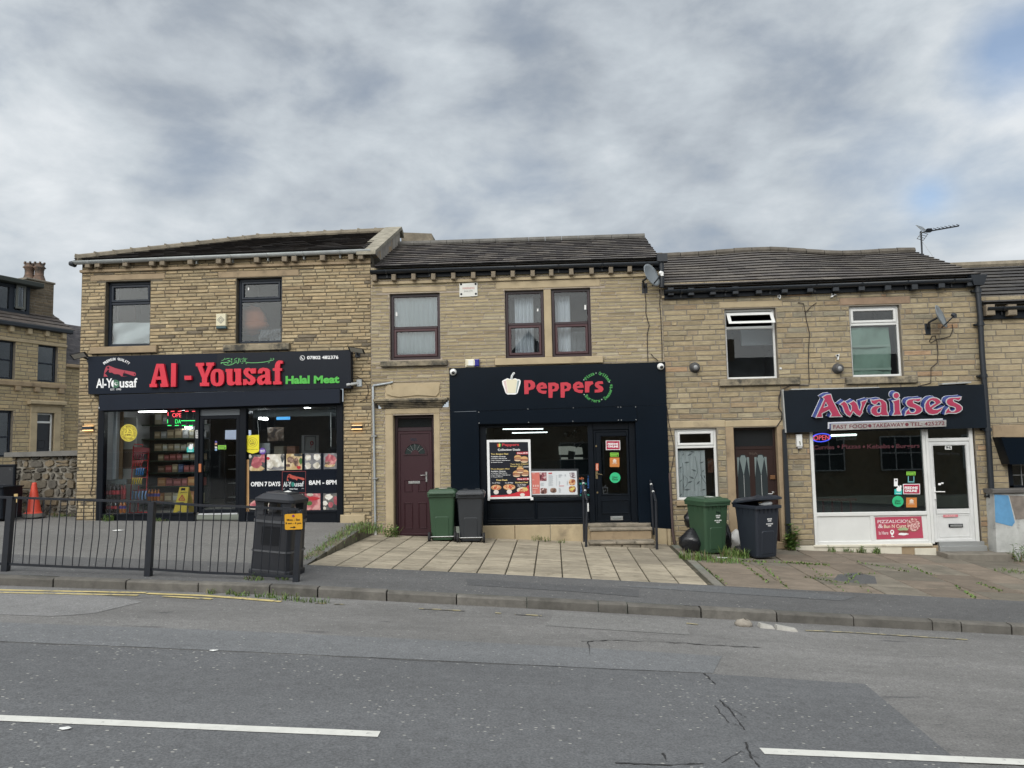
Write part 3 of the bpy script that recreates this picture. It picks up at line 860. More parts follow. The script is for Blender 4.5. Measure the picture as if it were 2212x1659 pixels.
r0 = at((872,528), YR-.2); r1 = at((1393,511), YR-.2)
pc = [(.085,.078,.076),(.10,.092,.088),(.125,.115,.105),(.075,.068,.068),(.145,.13,.118)]
roof(shopM, eP0, eP1, Vector((XA1+.1, YR-.2, r0[1]-.03)), Vector((r1[0], YR-.2, r1[1]-.03)),12,.30, pc, rndP)
mb = MB()
for i in range(15):
 a = Vector((XA1+.1, YR-.2, r0[1])).lerp(Vector((r1[0], YR-.2, r1[1])), i/15); b = Vector((XA1+.1, YR-.2, r0[1])).lerp(Vector((r1[0], YR-.2, r1[1])),(i+.98)/15)
 mb.tube([a, b],.085,8, smooth=False)
mb.build('ridge_tiles', mat('grey_ridge_tile', (.13,.125,.115), rough=.9, var=.3, vscale=5), shopM)
mb = MB(); mb.poly([(XA1, zeP),(XP1, zeP),(XP1, r1[1]-.2),(XA1, r0[1]-.2)], YR+2.3, YR+2.4); mb.add([(XP1, YF+.1, zeP-.1),(XP1, YR+2.3, zeP-.1),(XP1, YR-.2, r1[1]-.1)],[(0,1,2)]); mb.build('rear_wall', m_dressB, shopM)
yr = YF+.17
mb = MB()
ring(mb, pdoor, .07, yr-.01, yr+.06)
ztr = fa('Q', 850,1065)[1]
mb.bbox(pdoor[0]+.07, pdoor[1]-.07, yr-.008, yr+.06, ztr-.05, ztr+.04,.008)
fd = mb.build('door_frame', m_brown_frame, shopM)
MB().box(pdoor[0]+.06, pdoor[1]-.06, yr+.02, yr+.026, ztr+.03, pdoor[3]-.06).build('fanlight', mat('black_fanlight_glass', (.012,.014,.015), rough=.08), fd)
dr = (pdoor[0]+.07, pdoor[1]-.07, pdoor[2]+.07, ztr-.05)
mb = MB()
m_door = mat('oxblood_door', (.030,.0065,.0115), rough=.42, var=.12, vscale=14, stretch=(7,7,1))
mb.bbox(dr[0], dr[1], yr-.004, yr+.04, dr[2], dr[3],.004)
ring(mb, (dr[0]+.0, dr[1], dr[2], dr[3]),.055, yr-.018, yr, 0,.008)
cx = (dr[0]+dr[1])/2
wd = (dr[1]-dr[0])
for sx in (-1,1):
 ring(mb, (min(cx+sx*.06, cx+sx*.25), max(cx+sx*.06, cx+sx*.25), dr[2]+.95, dr[2]+1.22),.022, yr-.016, yr, 0,.008)
 ring(mb, (min(cx+sx*.06, cx+sx*.25), max(cx+sx*.06, cx+sx*.25), dr[2]+.15, dr[2]+.72),.022, yr-.016, yr, 0,.008)
zf = fa('Q', 870,1430)[1]
arc = lambda r, n=16: [(cx+r*math.cos(math.pi*k/n), zf+r*math.sin(math.pi*k/n)) for k in range(n+1)]
mb.poly(arc(.265)+list(reversed(arc(.225))), yr-.02, yr-.003)
mb.poly([(cx-.265, zf-.025),(cx+.265, zf-.025),(cx+.265, zf),(cx-.265, zf)], yr-.022, yr-.003)
mb.poly(arc(.09,8), yr-.021, yr-.003)
dd = mb.build('door', m_door, shopM)
mb = MB(); mb.poly(arc(.222)+list(reversed(arc(.092))), yr-.008, yr-.002); mb.build('pane', mat('dark_door_glass', (.03,.04,.04), rough=.1), dd)
mb = MB()
for a in (35,62,90,118,145):
 mb.tube([(cx+.09*math.cos(R(a)), yr-.012, zf+.09*math.sin(R(a))),(cx+.222*math.cos(R(a)), yr-.012, zf+.222*math.sin(R(a)))],.004,4)
mb.build('glazing_bar', mat('lead_strip', (.25,.25,.25), rough=.5), dd)
mb = MB(); put_text(mb, '98A', tq('Q', 795,1198,888,1243, yr-.02,-4), yr-.005,.004); mb.build('house_number', mat('navy_numeral', (.010,.013,.03), rough=.4), dd)
hp = at((921,1030), yr-.02)
mb = MB(); mb.box(hp[0]-.015, hp[0]+.018, yr-.03, yr-.003, hp[1]-.11, hp[1]+.11); mb.tube([(hp[0], yr-.03, hp[1]+.04),(hp[0], yr-.07, hp[1]+.04),(hp[0]-.12, yr-.07, hp[1]+.035)],.009,6)
mb.build('door_handle', m_steel, dd)
lp = at((895,1042), yr)
MB().bbox(lp[0]-.13, lp[0]+.13, yr-.02, yr-.002, lp[1]-.03, lp[1]+.03,.005).build('letter_box', m_steel, dd)
MB().bbox(pdoor[0], pdoor[1], YF-.06, yr+.1,.0, pdoor[2]+.002,.01).build('doorstep', m_dressB, shopM)
yfP = YF-.06
zbase = fa('K', 900,1640)[1]
mb = MB()
gx0, gx1 = sq('K', 405,1395,690,1380)[:2]
zg1, zg0 = fa('K', 900,688)[1], fa('K', 900,1385)[1]
ox0, ox1 = sq('K', 340,1860,700,1500)[:2]
zo = fa('K', 1100,660)[1]
zsplit = fa('K', 1100,500)[1]
A_ = at(front[0], yfP); B_ = at(front[1], yfP)
zpl = fa('K', 180,1650)[1]
xsp = lambda x: A_[1]+(B_[1]-A_[1])*(x-A_[0])/(B_[0]-A_[0])
xo0 = ox0; xo1 = ox1
mb.quadp(((fx0, xsp(fx0)),(fx1, xsp(fx1)),(fx1, zsplit),(fx0, zsplit-.05)), yfP, YF+.02)
mb.quadp(((fx0, zsplit-.056),(xo0, zsplit-.050),(xo0, zpl),(fx0, zpl)), yfP+.004, YF+.2)
mb.quadp(((xo1, zsplit-.006),(fx1, zsplit-.004),(fx1+.01, zbase-.12),(xo1, zbase-.06)), yfP+.004, YF+.2)
mb.box(xo0-.05, xo1+.05, yfP+.010, YF+.2, zo+.01, zsplit+.05); mb.build('cladding', m_navy, shopM)
sb = (zz('K', 330,546), zz('K', 1852,490), zz('K', 1866,632), zz('K', 330,662))
mb = MB(); mb.quadp([at(p, yfP-.03) for p in sb], yfP-.03, YF+.02); mb.build('shutter_box', mat('navy_shutter_box', (.0025,.0060,.0115), rough=.38, spec=.10), shopM)
mb = MB()
for (x, y) in ((333,548),(808,517),(1247,506),(1680,499),(1706,499),(1850,497),(335,652),(815,646),(1243,637),(1683,625),(1712,625),(1854,622)):
 p = fa('K', x, y, yfP-.03); mb.lathe([(.012,0),(.008,.006)],(p[0], yfP-.03, p[1]),(0,-1,0),8)
mb.build('screw_heads', m_steel, shopM)
yi = YF+.10
m_joinery = mat('black_joinery', (.003,.0055,.0095), rough=.4, var=.2, vscale=6, spec=.18)
xp0 = sq('K', 1395,1450,690,1500)
dx0, dx1 = sq('K', 1450,1800,700,1600)[:2]
mb = MB()
mb.bbox(ox0, gx0, yi-.04, yi+.08, zpl, zo+.05,.006)
mb.bbox(gx0, gx1, yi-.05, yi+.08, zg0-.06, zg0,.008)
mb.bbox(gx0, gx1, yi-.035, yi+.08, zg1, zo+.05,.006)
mb.bbox(gx1, dx0, yi-.04, yi+.08, zbase, zo+.05,.006)
mb.bbox(dx1, ox1, yi-.045, yi+.08, zbase, zo+.05,.006)
mb.bbox(dx0, dx1, yi-.03, yi+.08, fa('K', 1600,715)[1], zo+.05,.006)
zr0, zr1 = fa('K', 900,1590)[1], zg0-.06
mb.box(gx0, gx1, yi, yi+.08, zr0, zr1)
xm = fa('K', 885,1500)[0]
ring(mb, (gx0, xm, zr0, zr1),.035, yi-.018, yi, 0,.012); ring(mb, (xm, gx1, zr0, zr1),.035, yi-.018, yi, 0,.012)
mb.bbox(gx0, gx1, yi-.035, yi+.08, zr0-.06, zr0,.012); mb.bbox(gx0, gx1, yi-.055, yi+.08, zbase, zr0-.06,.015)
mb.build('shopfront_joinery', m_joinery, shopM)
MB().box(gx0, gx1, yi+.01, yi+.018, zg0, zg1).build('pane', glass_mat('takeaway_glass', (.70,.76,.78),1.3), shopM)
zd1 = fa('K', 1600,715)[1]
mb = MB()
dg = sq('K', (1505,1520),(1788,1798),770,1355)
ring(mb, (dx0, dx1, zbase+.02, zd1),.06, yi-.005, yi+.05)
mb.box(dx0+.06, dg[0], yi, yi+.05, zbase+.08, zd1-.06); mb.box(dg[1], dx1-.06, yi, yi+.05, zbase+.08, zd1-.06)
mb.box(dg[0], dg[1], yi, yi+.05, dg[3], zd1-.06); mb.box(dg[0], dg[1], yi+.003, yi+.05, zbase+.08, dg[2])
ring(mb, dg, .025, yi-.014, yi+.02,0,.008)
ring(mb, sq('K', 1520,1800,1400,1535),.022, yi-.014, yi+.004,0,.008)
dm = mb.build('door', m_joinery, shopM)
MB().box(dg[0], dg[1], yi+.01, yi+.018, dg[2], dg[3]).build('pane', MATS['takeaway_glass'], dm)
lb = sq('K', 1610,1732,1558,1598)
mb = MB(); mb.bbox(lb[0], lb[1], yi-.022, yi, lb[2], lb[3],.006); mb.build('letter_box', m_steel, dm)
l2b = (lb[0]+.04, lb[1]-.04, lb[2]+.022, lb[3]-.022)
mb = MB(); mb.bbox(*l2b[:2], yi-.027, yi-.02, *l2b[2:],.003); mb.build('letter_flap', mat('grey_flap', (.25,.27,.27), rough=.4, metal=.5), dm)
lk_ = sq('K', 1465,1487,1122,1195)
mb = MB(); mb.bbox(lk_[0], lk_[1], yi-.016, yi, lk_[2], lk_[3],.004); mb.tube([((lk_[0]+lk_[1])/2, yi-.016, lk_[3]-.04),(lk_[0]+.03, yi-.06, lk_[3]-.05),(lk_[1]+.09, yi-.06, lk_[3]-.07)],.008,6)
for y_ in (876,1325):
 p = fa('K', 1468 if y_ < 1000 else 1480, y_, yi); mb.lathe([(.022,0),(.018,.015)],(p[0], yi, p[1]),(0,-1,0),10)
mb.build('door_handle', mat('old_brass', (.22,.17,.09), rough=.45, metal=.6), dm)
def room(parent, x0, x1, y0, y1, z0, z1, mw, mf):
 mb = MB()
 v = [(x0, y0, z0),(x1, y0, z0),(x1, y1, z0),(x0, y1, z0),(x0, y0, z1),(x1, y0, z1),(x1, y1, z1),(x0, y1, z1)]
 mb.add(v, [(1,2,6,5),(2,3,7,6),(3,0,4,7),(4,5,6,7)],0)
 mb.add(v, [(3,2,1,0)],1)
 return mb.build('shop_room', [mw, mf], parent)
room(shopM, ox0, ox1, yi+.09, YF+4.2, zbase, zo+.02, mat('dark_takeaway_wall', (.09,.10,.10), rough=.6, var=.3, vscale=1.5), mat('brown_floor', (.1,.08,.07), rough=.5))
zq = fa('Y', 1200,172)[1]
mb = MB()
x = ox0-.1
rr_ = random.Random(4)
while x < fx1-.02:
 l = min(rr_.uniform(.7,1.3), fx1-x)
 mb.bbox(x+.004, x+l-.004, YF-.055, YF+.2,-.6, zbase, .012); x += l
mb.build('plinth', m_dressB, shopM)
# the fast-food shop and house (right)
shopR = thing('shop_building', 'weathered stone building with white upstairs windows over a white takeaway front, right of the terrace', 'building', ((XP1+XW1)/2, YF, -.3))
rndW = random.Random(31)
aw1 = sq('E', (705,725),(1262,1280),(880,858),(1640,1632))
ax = at((1836,660)); bx_ = at((1944,813))
aw2 = sq('F', (311,330),(880,905),(985,965),1500); aw2 = (aw2[0]+.0, aw2[1]-.04, at((1890,813.5))[1], aw2[3])
al1 = sq('E', 642,1325,(800,782),(868,850)); al2 = sq('F', 203,972,(890,882),(968,960))
as1 = (al1[0]-.08, al1[1]+.28, fa('G', 60,80)[1], aw1[2]); as2 = sq('G', 655,1275,(15,5),(75,62))
gw = sq('L', (205,245),(822,850),322,1365)
gl_ = sq('L', 92,942,(212,205),(318,302)); gs_ = (gw[0]-.02, gw[1]+.05, fa('L', 340,1445)[1], gw[2])
dlr = sq('L', 942,1782,(205,195),(300,290))
gd = (sq('L', (1058,1120),(1692,1755),305,1650)); gd = (gd[0], gd[1], at((1640,1174))[1], gd[3])
jl = (sq('L', 945,1058,310,1000)[0]+.02, gd[0], gd[2]-.1, dlr[2]); jr = (gd[1], sq('L', 1690,1790,310,1000)[1]+.05, gd[2]-.1, dlr[2])
fgx0, fgx1 = sq('G', (345,385),(1775,1850),490,1470)[:2]
afas = (zz('G', 118,130), zz('G', 1892,72), zz('G', 1912,452), zz('G', 145,495))
zfb = (at(afas[2])[1]+at(afas[3])[1])/2
zeW = .5*(fa('E', 800,700)[1]+fa('F', 800,770)[1])
mb = MB()
stone_wall(mb, (XP1, XW1,-1.0, zeW+.25),[aw1, aw2, al1, al2, as1, as2, gw, gl_, gs_, dlr, (gd[0], gd[1],-2, gd[3]), jl, jr, (fgx0, fgx1,-2, zfb+.1)], YF, (.105,.120),(.22,.58),.016,(.003,.016),
           vary((.305,.250,.158),.13,((.10,(.27,.21,.135)),(.025,(.32,.215,.13)),(.07,(.255,.225,.16)),(.05,(.35,.295,.195)))), rndW, bev=.008, rough=.004)
mb.build('wall', [m_stoneC, m_mortarC], shopR)
for r, nm, m, pr in ((al1, 'lintel', m_dressB, .013),(al2, 'lintel', mat('red_brown_lintel', (.27,.19,.13), rough=.88, var=.2, vscale=4),.010),(as1, 'sill', m_sillD, .08),(as2, 'sill', m_sillD, .08),(gl_, 'lintel', m_dressB, .012),(dlr, 'lintel', m_dressB, .014),
                     (gs_, 'sill', m_dressA, .06),(jl, 'door_jamb', m_dressA, .014),(jr, 'door_jamb', m_dressA, .014)):
 MB().bbox(r[0], r[1], YF-pr, YF+.30, r[2], r[3],.012).build(nm, m, shopR)
zs0 = fa('E', 100,745)[1]; zs1 = fa('F', 1500,790)[1]
mb = MB(); mb.quadp(((XP1, zs0+.02),(XW1-.05, zs1+.04),(XW1-.05, zs1-.01),(XP1, zs0-.03)), YF-.05, YF+.1); mb.build('string_course', m_dressB, shopR)
for f, x, y in (('E', 110,695),('E', 330,697),('E', 565,690),('E', 812,682),('E', 1065,680),('E', 1345,670),('E', 1622,662),('E', 1900,652),('E', 2180,645),('F', 718,778),('F', 1008,772),('F', 1300,755),('F', 1612,735)):
 p = fa(f, x, y, YF-.1)
 MB().bbox(p[0]-.066, p[0]+.066, YF-.18, YF+.02, p[1]-.075, p[1]+.09,.012).build('bracket', m_gut_blk, shopR)
fm = window(shopR, aw1, m_white_frame, fa('E', 980,1072)[1], fwid=.05, rec=.10, skip='t')
zt1 = fa('E', 980,1072)[1]
mb = MB()
hx0, hx1 = aw1[0]+.05, aw1[1]-.05
ht, hb = aw1[3]-.07, zt1+.03
L_ = ht-hb
ang = R(38)
tilt = lambda x, t, o: (x, YF+.09-o*math.cos(ang)-(L_*t)*math.sin(ang), ht-L_*t*math.cos(ang)+o*math.sin(ang)*-1)
for (xa, xb, ta, tb) in ((hx0, hx1,0,.17),(hx0, hx1,.83,1),(hx0, hx0+.07,.17,.83),(hx1-.07, hx1,.17,.83)):
 mb.hexa([tilt(xa, tb, .05), tilt(xb, tb, .05), tilt(xb, tb, 0), tilt(xa, tb, 0), tilt(xa, ta, .05), tilt(xb, ta, .05), tilt(xb, ta, 0), tilt(xa, ta, 0)])
sash = mb.build('open_sash', m_white_frame, shopR)
mb = MB(); mb.hexa([tilt(hx0+.06,.85,.03), tilt(hx1-.06,.85,.03), tilt(hx1-.06,.85,.024), tilt(hx0+.06,.85,.024), tilt(hx0+.06,.15,.03), tilt(hx1-.06,.15,.03), tilt(hx1-.06,.15,.024), tilt(hx0+.06,.15,.024)]); mb.build('pane', m_glass, sash)
window(shopR, aw2, m_white_frame, fa('F', 590,1172)[1], sash='t', fwid=.05, rec=.08)
window(shopR, gw, m_white_frame, fa('L', 500,588)[1], sash='t', fwid=.06, rec=.06)
ga, gb = at((1432,626), YF-.14), at((2112,600), YF-.14)
mb = MB(); mb.quadp(((XP1+.05, ga[1]+.02),(XW1, gb[1]+.02),(XW1, gb[1]-.19),(XP1+.05, ga[1]-.19)), YF-.07, YF+.1); mb.build('fascia_board', m_black, shopR)
gutter(shopR, (XP1+.05, YF-.15, ga[1]-.02),(XW1+.03, YF-.15, gb[1]-.02),.08, m_gut_blk, .95)
wr0, wr1 = at((1428,553), YR), at((1976,542), YR)
wc = [(.092,.084,.078),(.105,.094,.086),(.08,.072,.069),(.12,.108,.096)]
hump = lambda u, v: v*(.10*math.exp(-((u-3.0)/1.3)**2)-.05*math.exp(-((u-5.0)/.9)**2))
roof(shopR, Vector((XP1+.03, YF-.13, ga[1]+.06)), Vector((XW1+.02, YF-.13, gb[1]+.06)), Vector((XP1+.03, YR, wr0[1]-.03)), Vector((wr1[0], YR, wr1[1]-.03)),12,.38, wc, rndW, sag=hump)
mb = MB()
for i in range(15):
 u = lambda k: Vector((XP1+.03, YR, wr0[1])).lerp(Vector((wr1[0], YR, wr1[1])), k/15)
 a, b = u(i), u(i+.97)
 a.z += hump(a.x-XP1,1)+rndW.uniform(-.012,.012); b.z += hump(b.x-XP1,1)
 mb.tube([a, b],.09,8, smooth=False)
mb.build('ridge_tiles', mat('brown_ridge_tile', (.11,.098,.082), rough=.9, var=.3, vscale=5), shopR)
mb = MB(); mb.poly([(XP1, zeW),(XW1, zeW),(XW1, wr1[1]-.2),(XP1, wr0[1]-.2)], YR+2.5, YR+2.6); mb.build('rear_wall', m_dressB, shopR)
yr = YF+.16
ztr = fa('L', 1360,608)[1]
mb = MB(); ring(mb, gd, .05, yr-.01, yr+.06); mb.bbox(gd[0]+.05, gd[1]-.05, yr-.008, yr+.06, ztr-.03, ztr+.04,.008)
m_wood = mat('dark_mahogany', (.022,.009,.007), rough=.35, var=.25, vscale=10, stretch=(8,8,1))
df = mb.build('door_frame', m_wood, shopR)
MB().box(gd[0]+.04, gd[1]-.04, yr+.02, yr+.026, ztr+.03, gd[3]-.05).build('fanlight', mat('dull_fanlight', (.018,.02,.022), rough=.12), df)
dr = (gd[0]+.05, gd[1]-.05, gd[2]+.02, ztr-.03)
mb = MB(); mb.bbox(dr[0], dr[1], yr, yr+.045, dr[2], dr[3],.004)
dd = mb.build('door', m_wood, shopR)
for sx in (0,1):
 x0_, x1_ = sq('L', (1135,1165),(1312,1340),700,1335)[:2]
 if sx: x0_, x1_ = sq('L', (1390,1420),(1570,1598),700,1335)[:2]
 z0_, z1_, z2_ = fa('L', 1300,1338)[1], fa('L', 1300,740)[1], fa('L', 1300,698)[1]
 cx_ = (x0_+x1_)/2; rw = (x1_-x0_)*.30
 top = [(cx_+rw*math.cos(math.pi*k/8), z1_+(z2_-z1_)*math.sin(math.pi*k/8)) for k in range(9)]
 out = [(x0_, z0_),(x1_, z0_),(x1_, z1_)]+top+[(x0_, z1_)]
 mb = MB(); mb.poly(out, yr-.004, yr+.002); g = mb.build('door_glass', mat('leaded_door_glass', (.03,.038,.042), rough=.1), dd)
 mb = MB()
 zm = z0_+(z1_-z0_)*.80
 mb.poly([(cx_, z0_+(z1_-z0_)*.55),(cx_+rw*.95, z1_-.04),(cx_+rw*.5, z2_-.02),(cx_-rw*.5, z2_-.02),(cx_-rw*.95, z1_-.04)], yr-.007, yr-.003)
 mb.poly([(x0_, zm-.25),(x0_, z1_),(cx_-rw, z1_)], yr-.007, yr-.003); mb.poly([(x1_, zm-.25),(cx_+rw, z1_),(x1_, z1_)], yr-.007, yr-.003)
 mb.build('frosted_glass', mat('pale_frosted_glass', (.16,.20,.20), rough=.3), g)
 mb = MB(); mb.box(cx_-.004, cx_+.004, yr-.010, yr-.003, z0_+.02, z0_+(z1_-z0_)*.56); mb.build('lead_line', mat('lead_line', (.4,.42,.42), rough=.4), g)
lb = sq('L', 1300,1475,1362,1400, yr)
ring(mb := MB(),(lb[0], lb[1], lb[2]-.02, lb[3]),.018, yr-.012, yr, 0,.004); mb.box(lb[0]+.01, lb[1]-.01, yr-.004, yr, lb[2]-.01, lb[3]-.01); mb.build('letter_box', mat('dull_brass', (.12,.09,.05), rough=.4, metal=.5), dd)
hp = fa('L', 1640,1262, yr)
mb = MB(); mb.lathe([(.03,0),(.026,.012)],(hp[0], yr, hp[1]+.02),(0,-1,0),12); mb.lathe([(.026,0),(.022,.01)],(hp[0]+.005, yr, hp[1]-.06),(0,-1,0),12)
mb.tube([(hp[0], yr-.01, hp[1]+.02),(hp[0], yr-.06, hp[1]+.02),(hp[0]-.05, yr-.065, hp[1]-.01),(hp[0]-.13, yr-.065, hp[1]-.005)],.011,6); mb.build('door_handle', mat('chrome', (.75,.76,.77), rough=.15, metal=1.0), dd)
kp = fa('L', 1625,1030, yr); mb = MB(); mb.bbox(kp[0]-.055, kp[0]+.055, yr-.05, yr, kp[1]-.045, kp[1]+.045,.012); mb.build('night_latch', mat('bronze_latch', (.18,.09,.04), rough=.45, metal=.4), dd)
mb = MB(); put_text(mb, '96A', tq('L', 1285,668,1410,708, yr, -4), yr-.001,.004); mb.build('house_number', mat('brown_numeral', (.06,.04,.03), rough=.5), dd)
MB().bbox(gd[0]-.05, gd[1]+.05, YF-.03, yr+.06, gd[2]-.12, gd[2]+.02,.01).build('doorstep', m_dressA, shopR)
yi = YF+.03
def G4(xl, xr, yt, yb, Y=yi): return sq('G', xl, xr, yt, yb, Y)
gg = G4((372,402),(1315,1362),500,1184)
zf0 = fa('G', 800,1472)[1]
mb = MB()
fl_ = G4((345,385),(375,410),500,1470)
mp0 = G4((1315,1415),(1362,1420),500,1470)
zmid0, zmid1 = fa('G', 800,1222)[1], gg[2]
dpx0, dpx1 = G4((1378,1425),(1732,1790),560,1400)[:2]
xA, xB = fl_[0], dpx0
ztop = zfb+.06
mb.bbox(xA, gg[0], yi-.03, yi+.05, zf0, ztop, .008)
mb.bbox(gg[1],(gg[1]+xB)/2, yi-.03, yi+.05, zf0, ztop, .008); mb.bbox((gg[1]+xB)/2+.004, xB, yi-.03, yi+.05, zf0, ztop, .008)
mb.bbox(gg[0], gg[1], yi-.035, yi+.05, zmid0, zmid1,.012)
zp0 = fa('G', 700,1440)[1]
mb.bbox(gg[0], gg[1], yi-.03, yi+.05, zf0, zp0,.01)
pm = G4((862,885),(895,915),1225,1440)
mb.bbox(pm[0], pm[1], yi-.028, yi+.05, zp0, zmid0,.008)
mb.box(gg[0], pm[0], yi-.005, yi+.05, zp0, zmid0); mb.box(pm[1], gg[1], yi-.005, yi+.05, zp0, zmid0)
xr1 = G4(1735,1850,500,1470)[1]
dR = G4((1765,1850),(1770,1850),480,1480)
drx1 = dpx1+.07
mb.bbox(drx1-.075, drx1, yi-.03, yi+.05, zf0-.05, ztop, .008)
ztr0, ztr1 = fa('G', 1555,570)[1], fa('G', 1555,540)[1]
mb.bbox(xB, drx1-.075, yi-.028, yi+.05, ztr0, ztr1,.008)
fr = mb.build('shopfront_frame', m_white_frame, shopR)
m_offglass = glass_mat('dark_takeaway_glass', (.66,.75,.75),2.2)
MB().box(gg[0]-.005, gg[1]+.005, yi+.01, yi+.018, gg[2]-.005, ztop).build('pane', m_offglass, shopR)
MB().box(xB, drx1-.075, yi+.012, yi+.02, ztr1, ztop).build('fanlight', m_offglass, shopR)
mb = MB()
zd0 = fa('G', 1640,1450)[1]
ring(mb, (xB, drx1-.075, zd0, ztr0),.075, yi-.012, yi+.05,0,.012)
dgl = G4((1418,1462),(1698,1742),605,1157)
mb.box(xB+.074, drx1-.149, yi-.002, yi+.05, zd0+.074, dgl[2])
ring(mb, (xB+.074, drx1-.149, dgl[2]-.10, ztr0-.074),.012, yi-.02, yi+.03,0,.005)
mb.bbox(xB+.075, drx1-.15, yi-.011, yi+.04, dgl[2]-.10, dgl[2],.01)
ring(mb, (xB+.10, drx1-.175, zd0+.11, dgl[2]-.13),.018, yi-.010, yi, 0,.006)
dd = mb.build('door', mat('grubby_white_plastic', (.62,.63,.63), rough=.4, var=.1, vscale=4, dirt=((.36,.35,.33),2.4,.60,.82)), shopR)
MB().box(xB+.07, drx1-.145, yi+.012, yi+.02, dgl[2]-.005, ztr0-.07).build('pane', m_offglass, dd)
lb = G4(1555,1675,1288,1318)
mb = MB(); mb.bbox(lb[0], lb[1], yi-.03, yi, lb[2], lb[3],.006,0); mb.bbox(lb[0]+.02, lb[1]-.02, yi-.036, yi-.028, lb[2]+.014, lb[3]-.014,.004,1); mb.build('letter_box', [m_black, m_steel], dd)
hb_ = G4((1422,1425),(1438,1440),970,1075)
mb = MB(); mb.bbox(hb_[0], hb_[1], yi-.035, yi-.01, hb_[2], hb_[3],.006); zc_ = fa('G', 1430,1008)[1]; mb.tube([(hb_[0]+.01, yi-.03, zc_),(hb_[0]+.01, yi-.07, zc_),(hb_[0]+.2, yi-.07, zc_-.005)],.012,6)
mb.build('door_handle', m_white, dd)
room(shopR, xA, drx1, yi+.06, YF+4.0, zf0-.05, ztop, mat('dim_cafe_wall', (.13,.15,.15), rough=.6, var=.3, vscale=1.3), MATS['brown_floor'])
sk = [(215,415,1480,1512),(415,1148,1488,1536),(1262,1450,1500,1545)]
mb = MB()
for (a, b, c, d) in sk:
 r = G4(a, b, c, d, YF-.03); mb.bbox(r[0], r[1], YF-.03, YF+.04, r[2]-.05, r[3],.006)
r = G4(385,1420,1468,1492, YF-.05); mb.bbox(r[0], r[1], YF-.05, YF+.05, r[2], r[3],.012)
mb.build('skirting', mat('yellowed_white_board', (.60,.57,.48), rough=.5, var=.12, dirt=((.25,.2,.14),3,.62,.8)), shopR)
r = G4(1148,1262,1480,1540); MB().bbox(r[0]-.3, r[1]+.5, YF-.012, YF+.1, r[2]-.1, r[3],.01).build('plinth', m_dressA, shopR)
r = G4(1455,1865,1488,1522); mb = MB(); mb.bbox(r[0], r[1], YF-.10, YF+.05, r[2], r[3]+.03,.006); mb.box(r[0]+.02, r[1]-.02, YF-.03, YF+.07, r[3]+.02, zd0+.02); mb.build('threshold', mat('checker_plate', (.35,.36,.36), rough=.45, metal=.6, bump=1, bscale=70), shopR)
d0, d1 = fog('V', 790,1110), fog('V', 1530,1120)
MB().bbox(r[0]-.05, r[1]+.30, YF-.50, YF+.02,-.7, r[2]+.005,.02).build('doorstep', mat('grey_doorstep', (.17,.155,.13), rough=.9, var=.3, vscale=4), shopR)
r = G4(1800,1900,470,1470)
# fascia sign of the butcher
def flat(mb, f, seq, Y, y0, depth=.004, mi=0, holes=()):
 mb.poly(pts(f, seq, Y), y0-depth, y0, mi, [pts(f, h, Y) for h in holes])
def sign_thing(name, label, quad, y, depth=.1, cat='sign', group=None):
 q = [at(p, y) for p in quad]
 cx = (q[0][0]+q[1][0])/2
 t = thing(name, label, cat, (cx, y+depth, min(q[2][1], q[3][1])), group)
 return t, q
ySA = YF-.20
sA, q = sign_thing('shop_sign', 'long charcoal fascia board with big red raised letters, a cleaver logo and green lettering', signA, ySA, .19)
mb = MB(); mb.quadp(q, ySA, YF-.01); mb.build('panel', m_slate_panel, sA)
qd = [fa('O2', 2050,152, ySA), fa('M', 1955,104, ySA), fa('M', 1962,655, ySA), fa('AY1', 2100,1050, ySA)]
mb = MB(); mb.quadp(qd, ySA-.004, ySA); mb.build('dark_panel', gloss('black_sign_board', (.005,.008,.015),.35, spec=.25), sA)
AL = [([(335,240),(545,240),(665,820),(680,820),(680,910),(450,910),(450,815),(490,815),(475,700),(325,700),(300,820),(350,820),(350,915),(135,915),(140,825),(175,825)],[[(412,330),(355,610),(460,605)]]),
      ([(768,222),(905,222),(895,905),(755,905)],[]),([(1150,585),(1350,585),(1350,705),(1155,705)],[]),
      ([(1480,215),(1715,210),(1715,300),(1665,305),(1745,545),(1830,300),(1785,300),(1785,205),(2010,200),(2010,290),(1965,295),(1805,650),(1805,785),(1865,785),(1865,885),(1600,885),(1600,790),(1660,790),(1660,650),(1525,310),(1480,310)],[])]
def sup(cx, cy, rx, ry, e, n=28):
 o = []
 for k in range(n):
  a = 2*math.pi*k/n; c, s = math.cos(a), math.sin(a)
  o.append((cx+rx*math.copysign(abs(c)**e, c), cy-ry*math.copysign(abs(s)**e, s)))
 return o
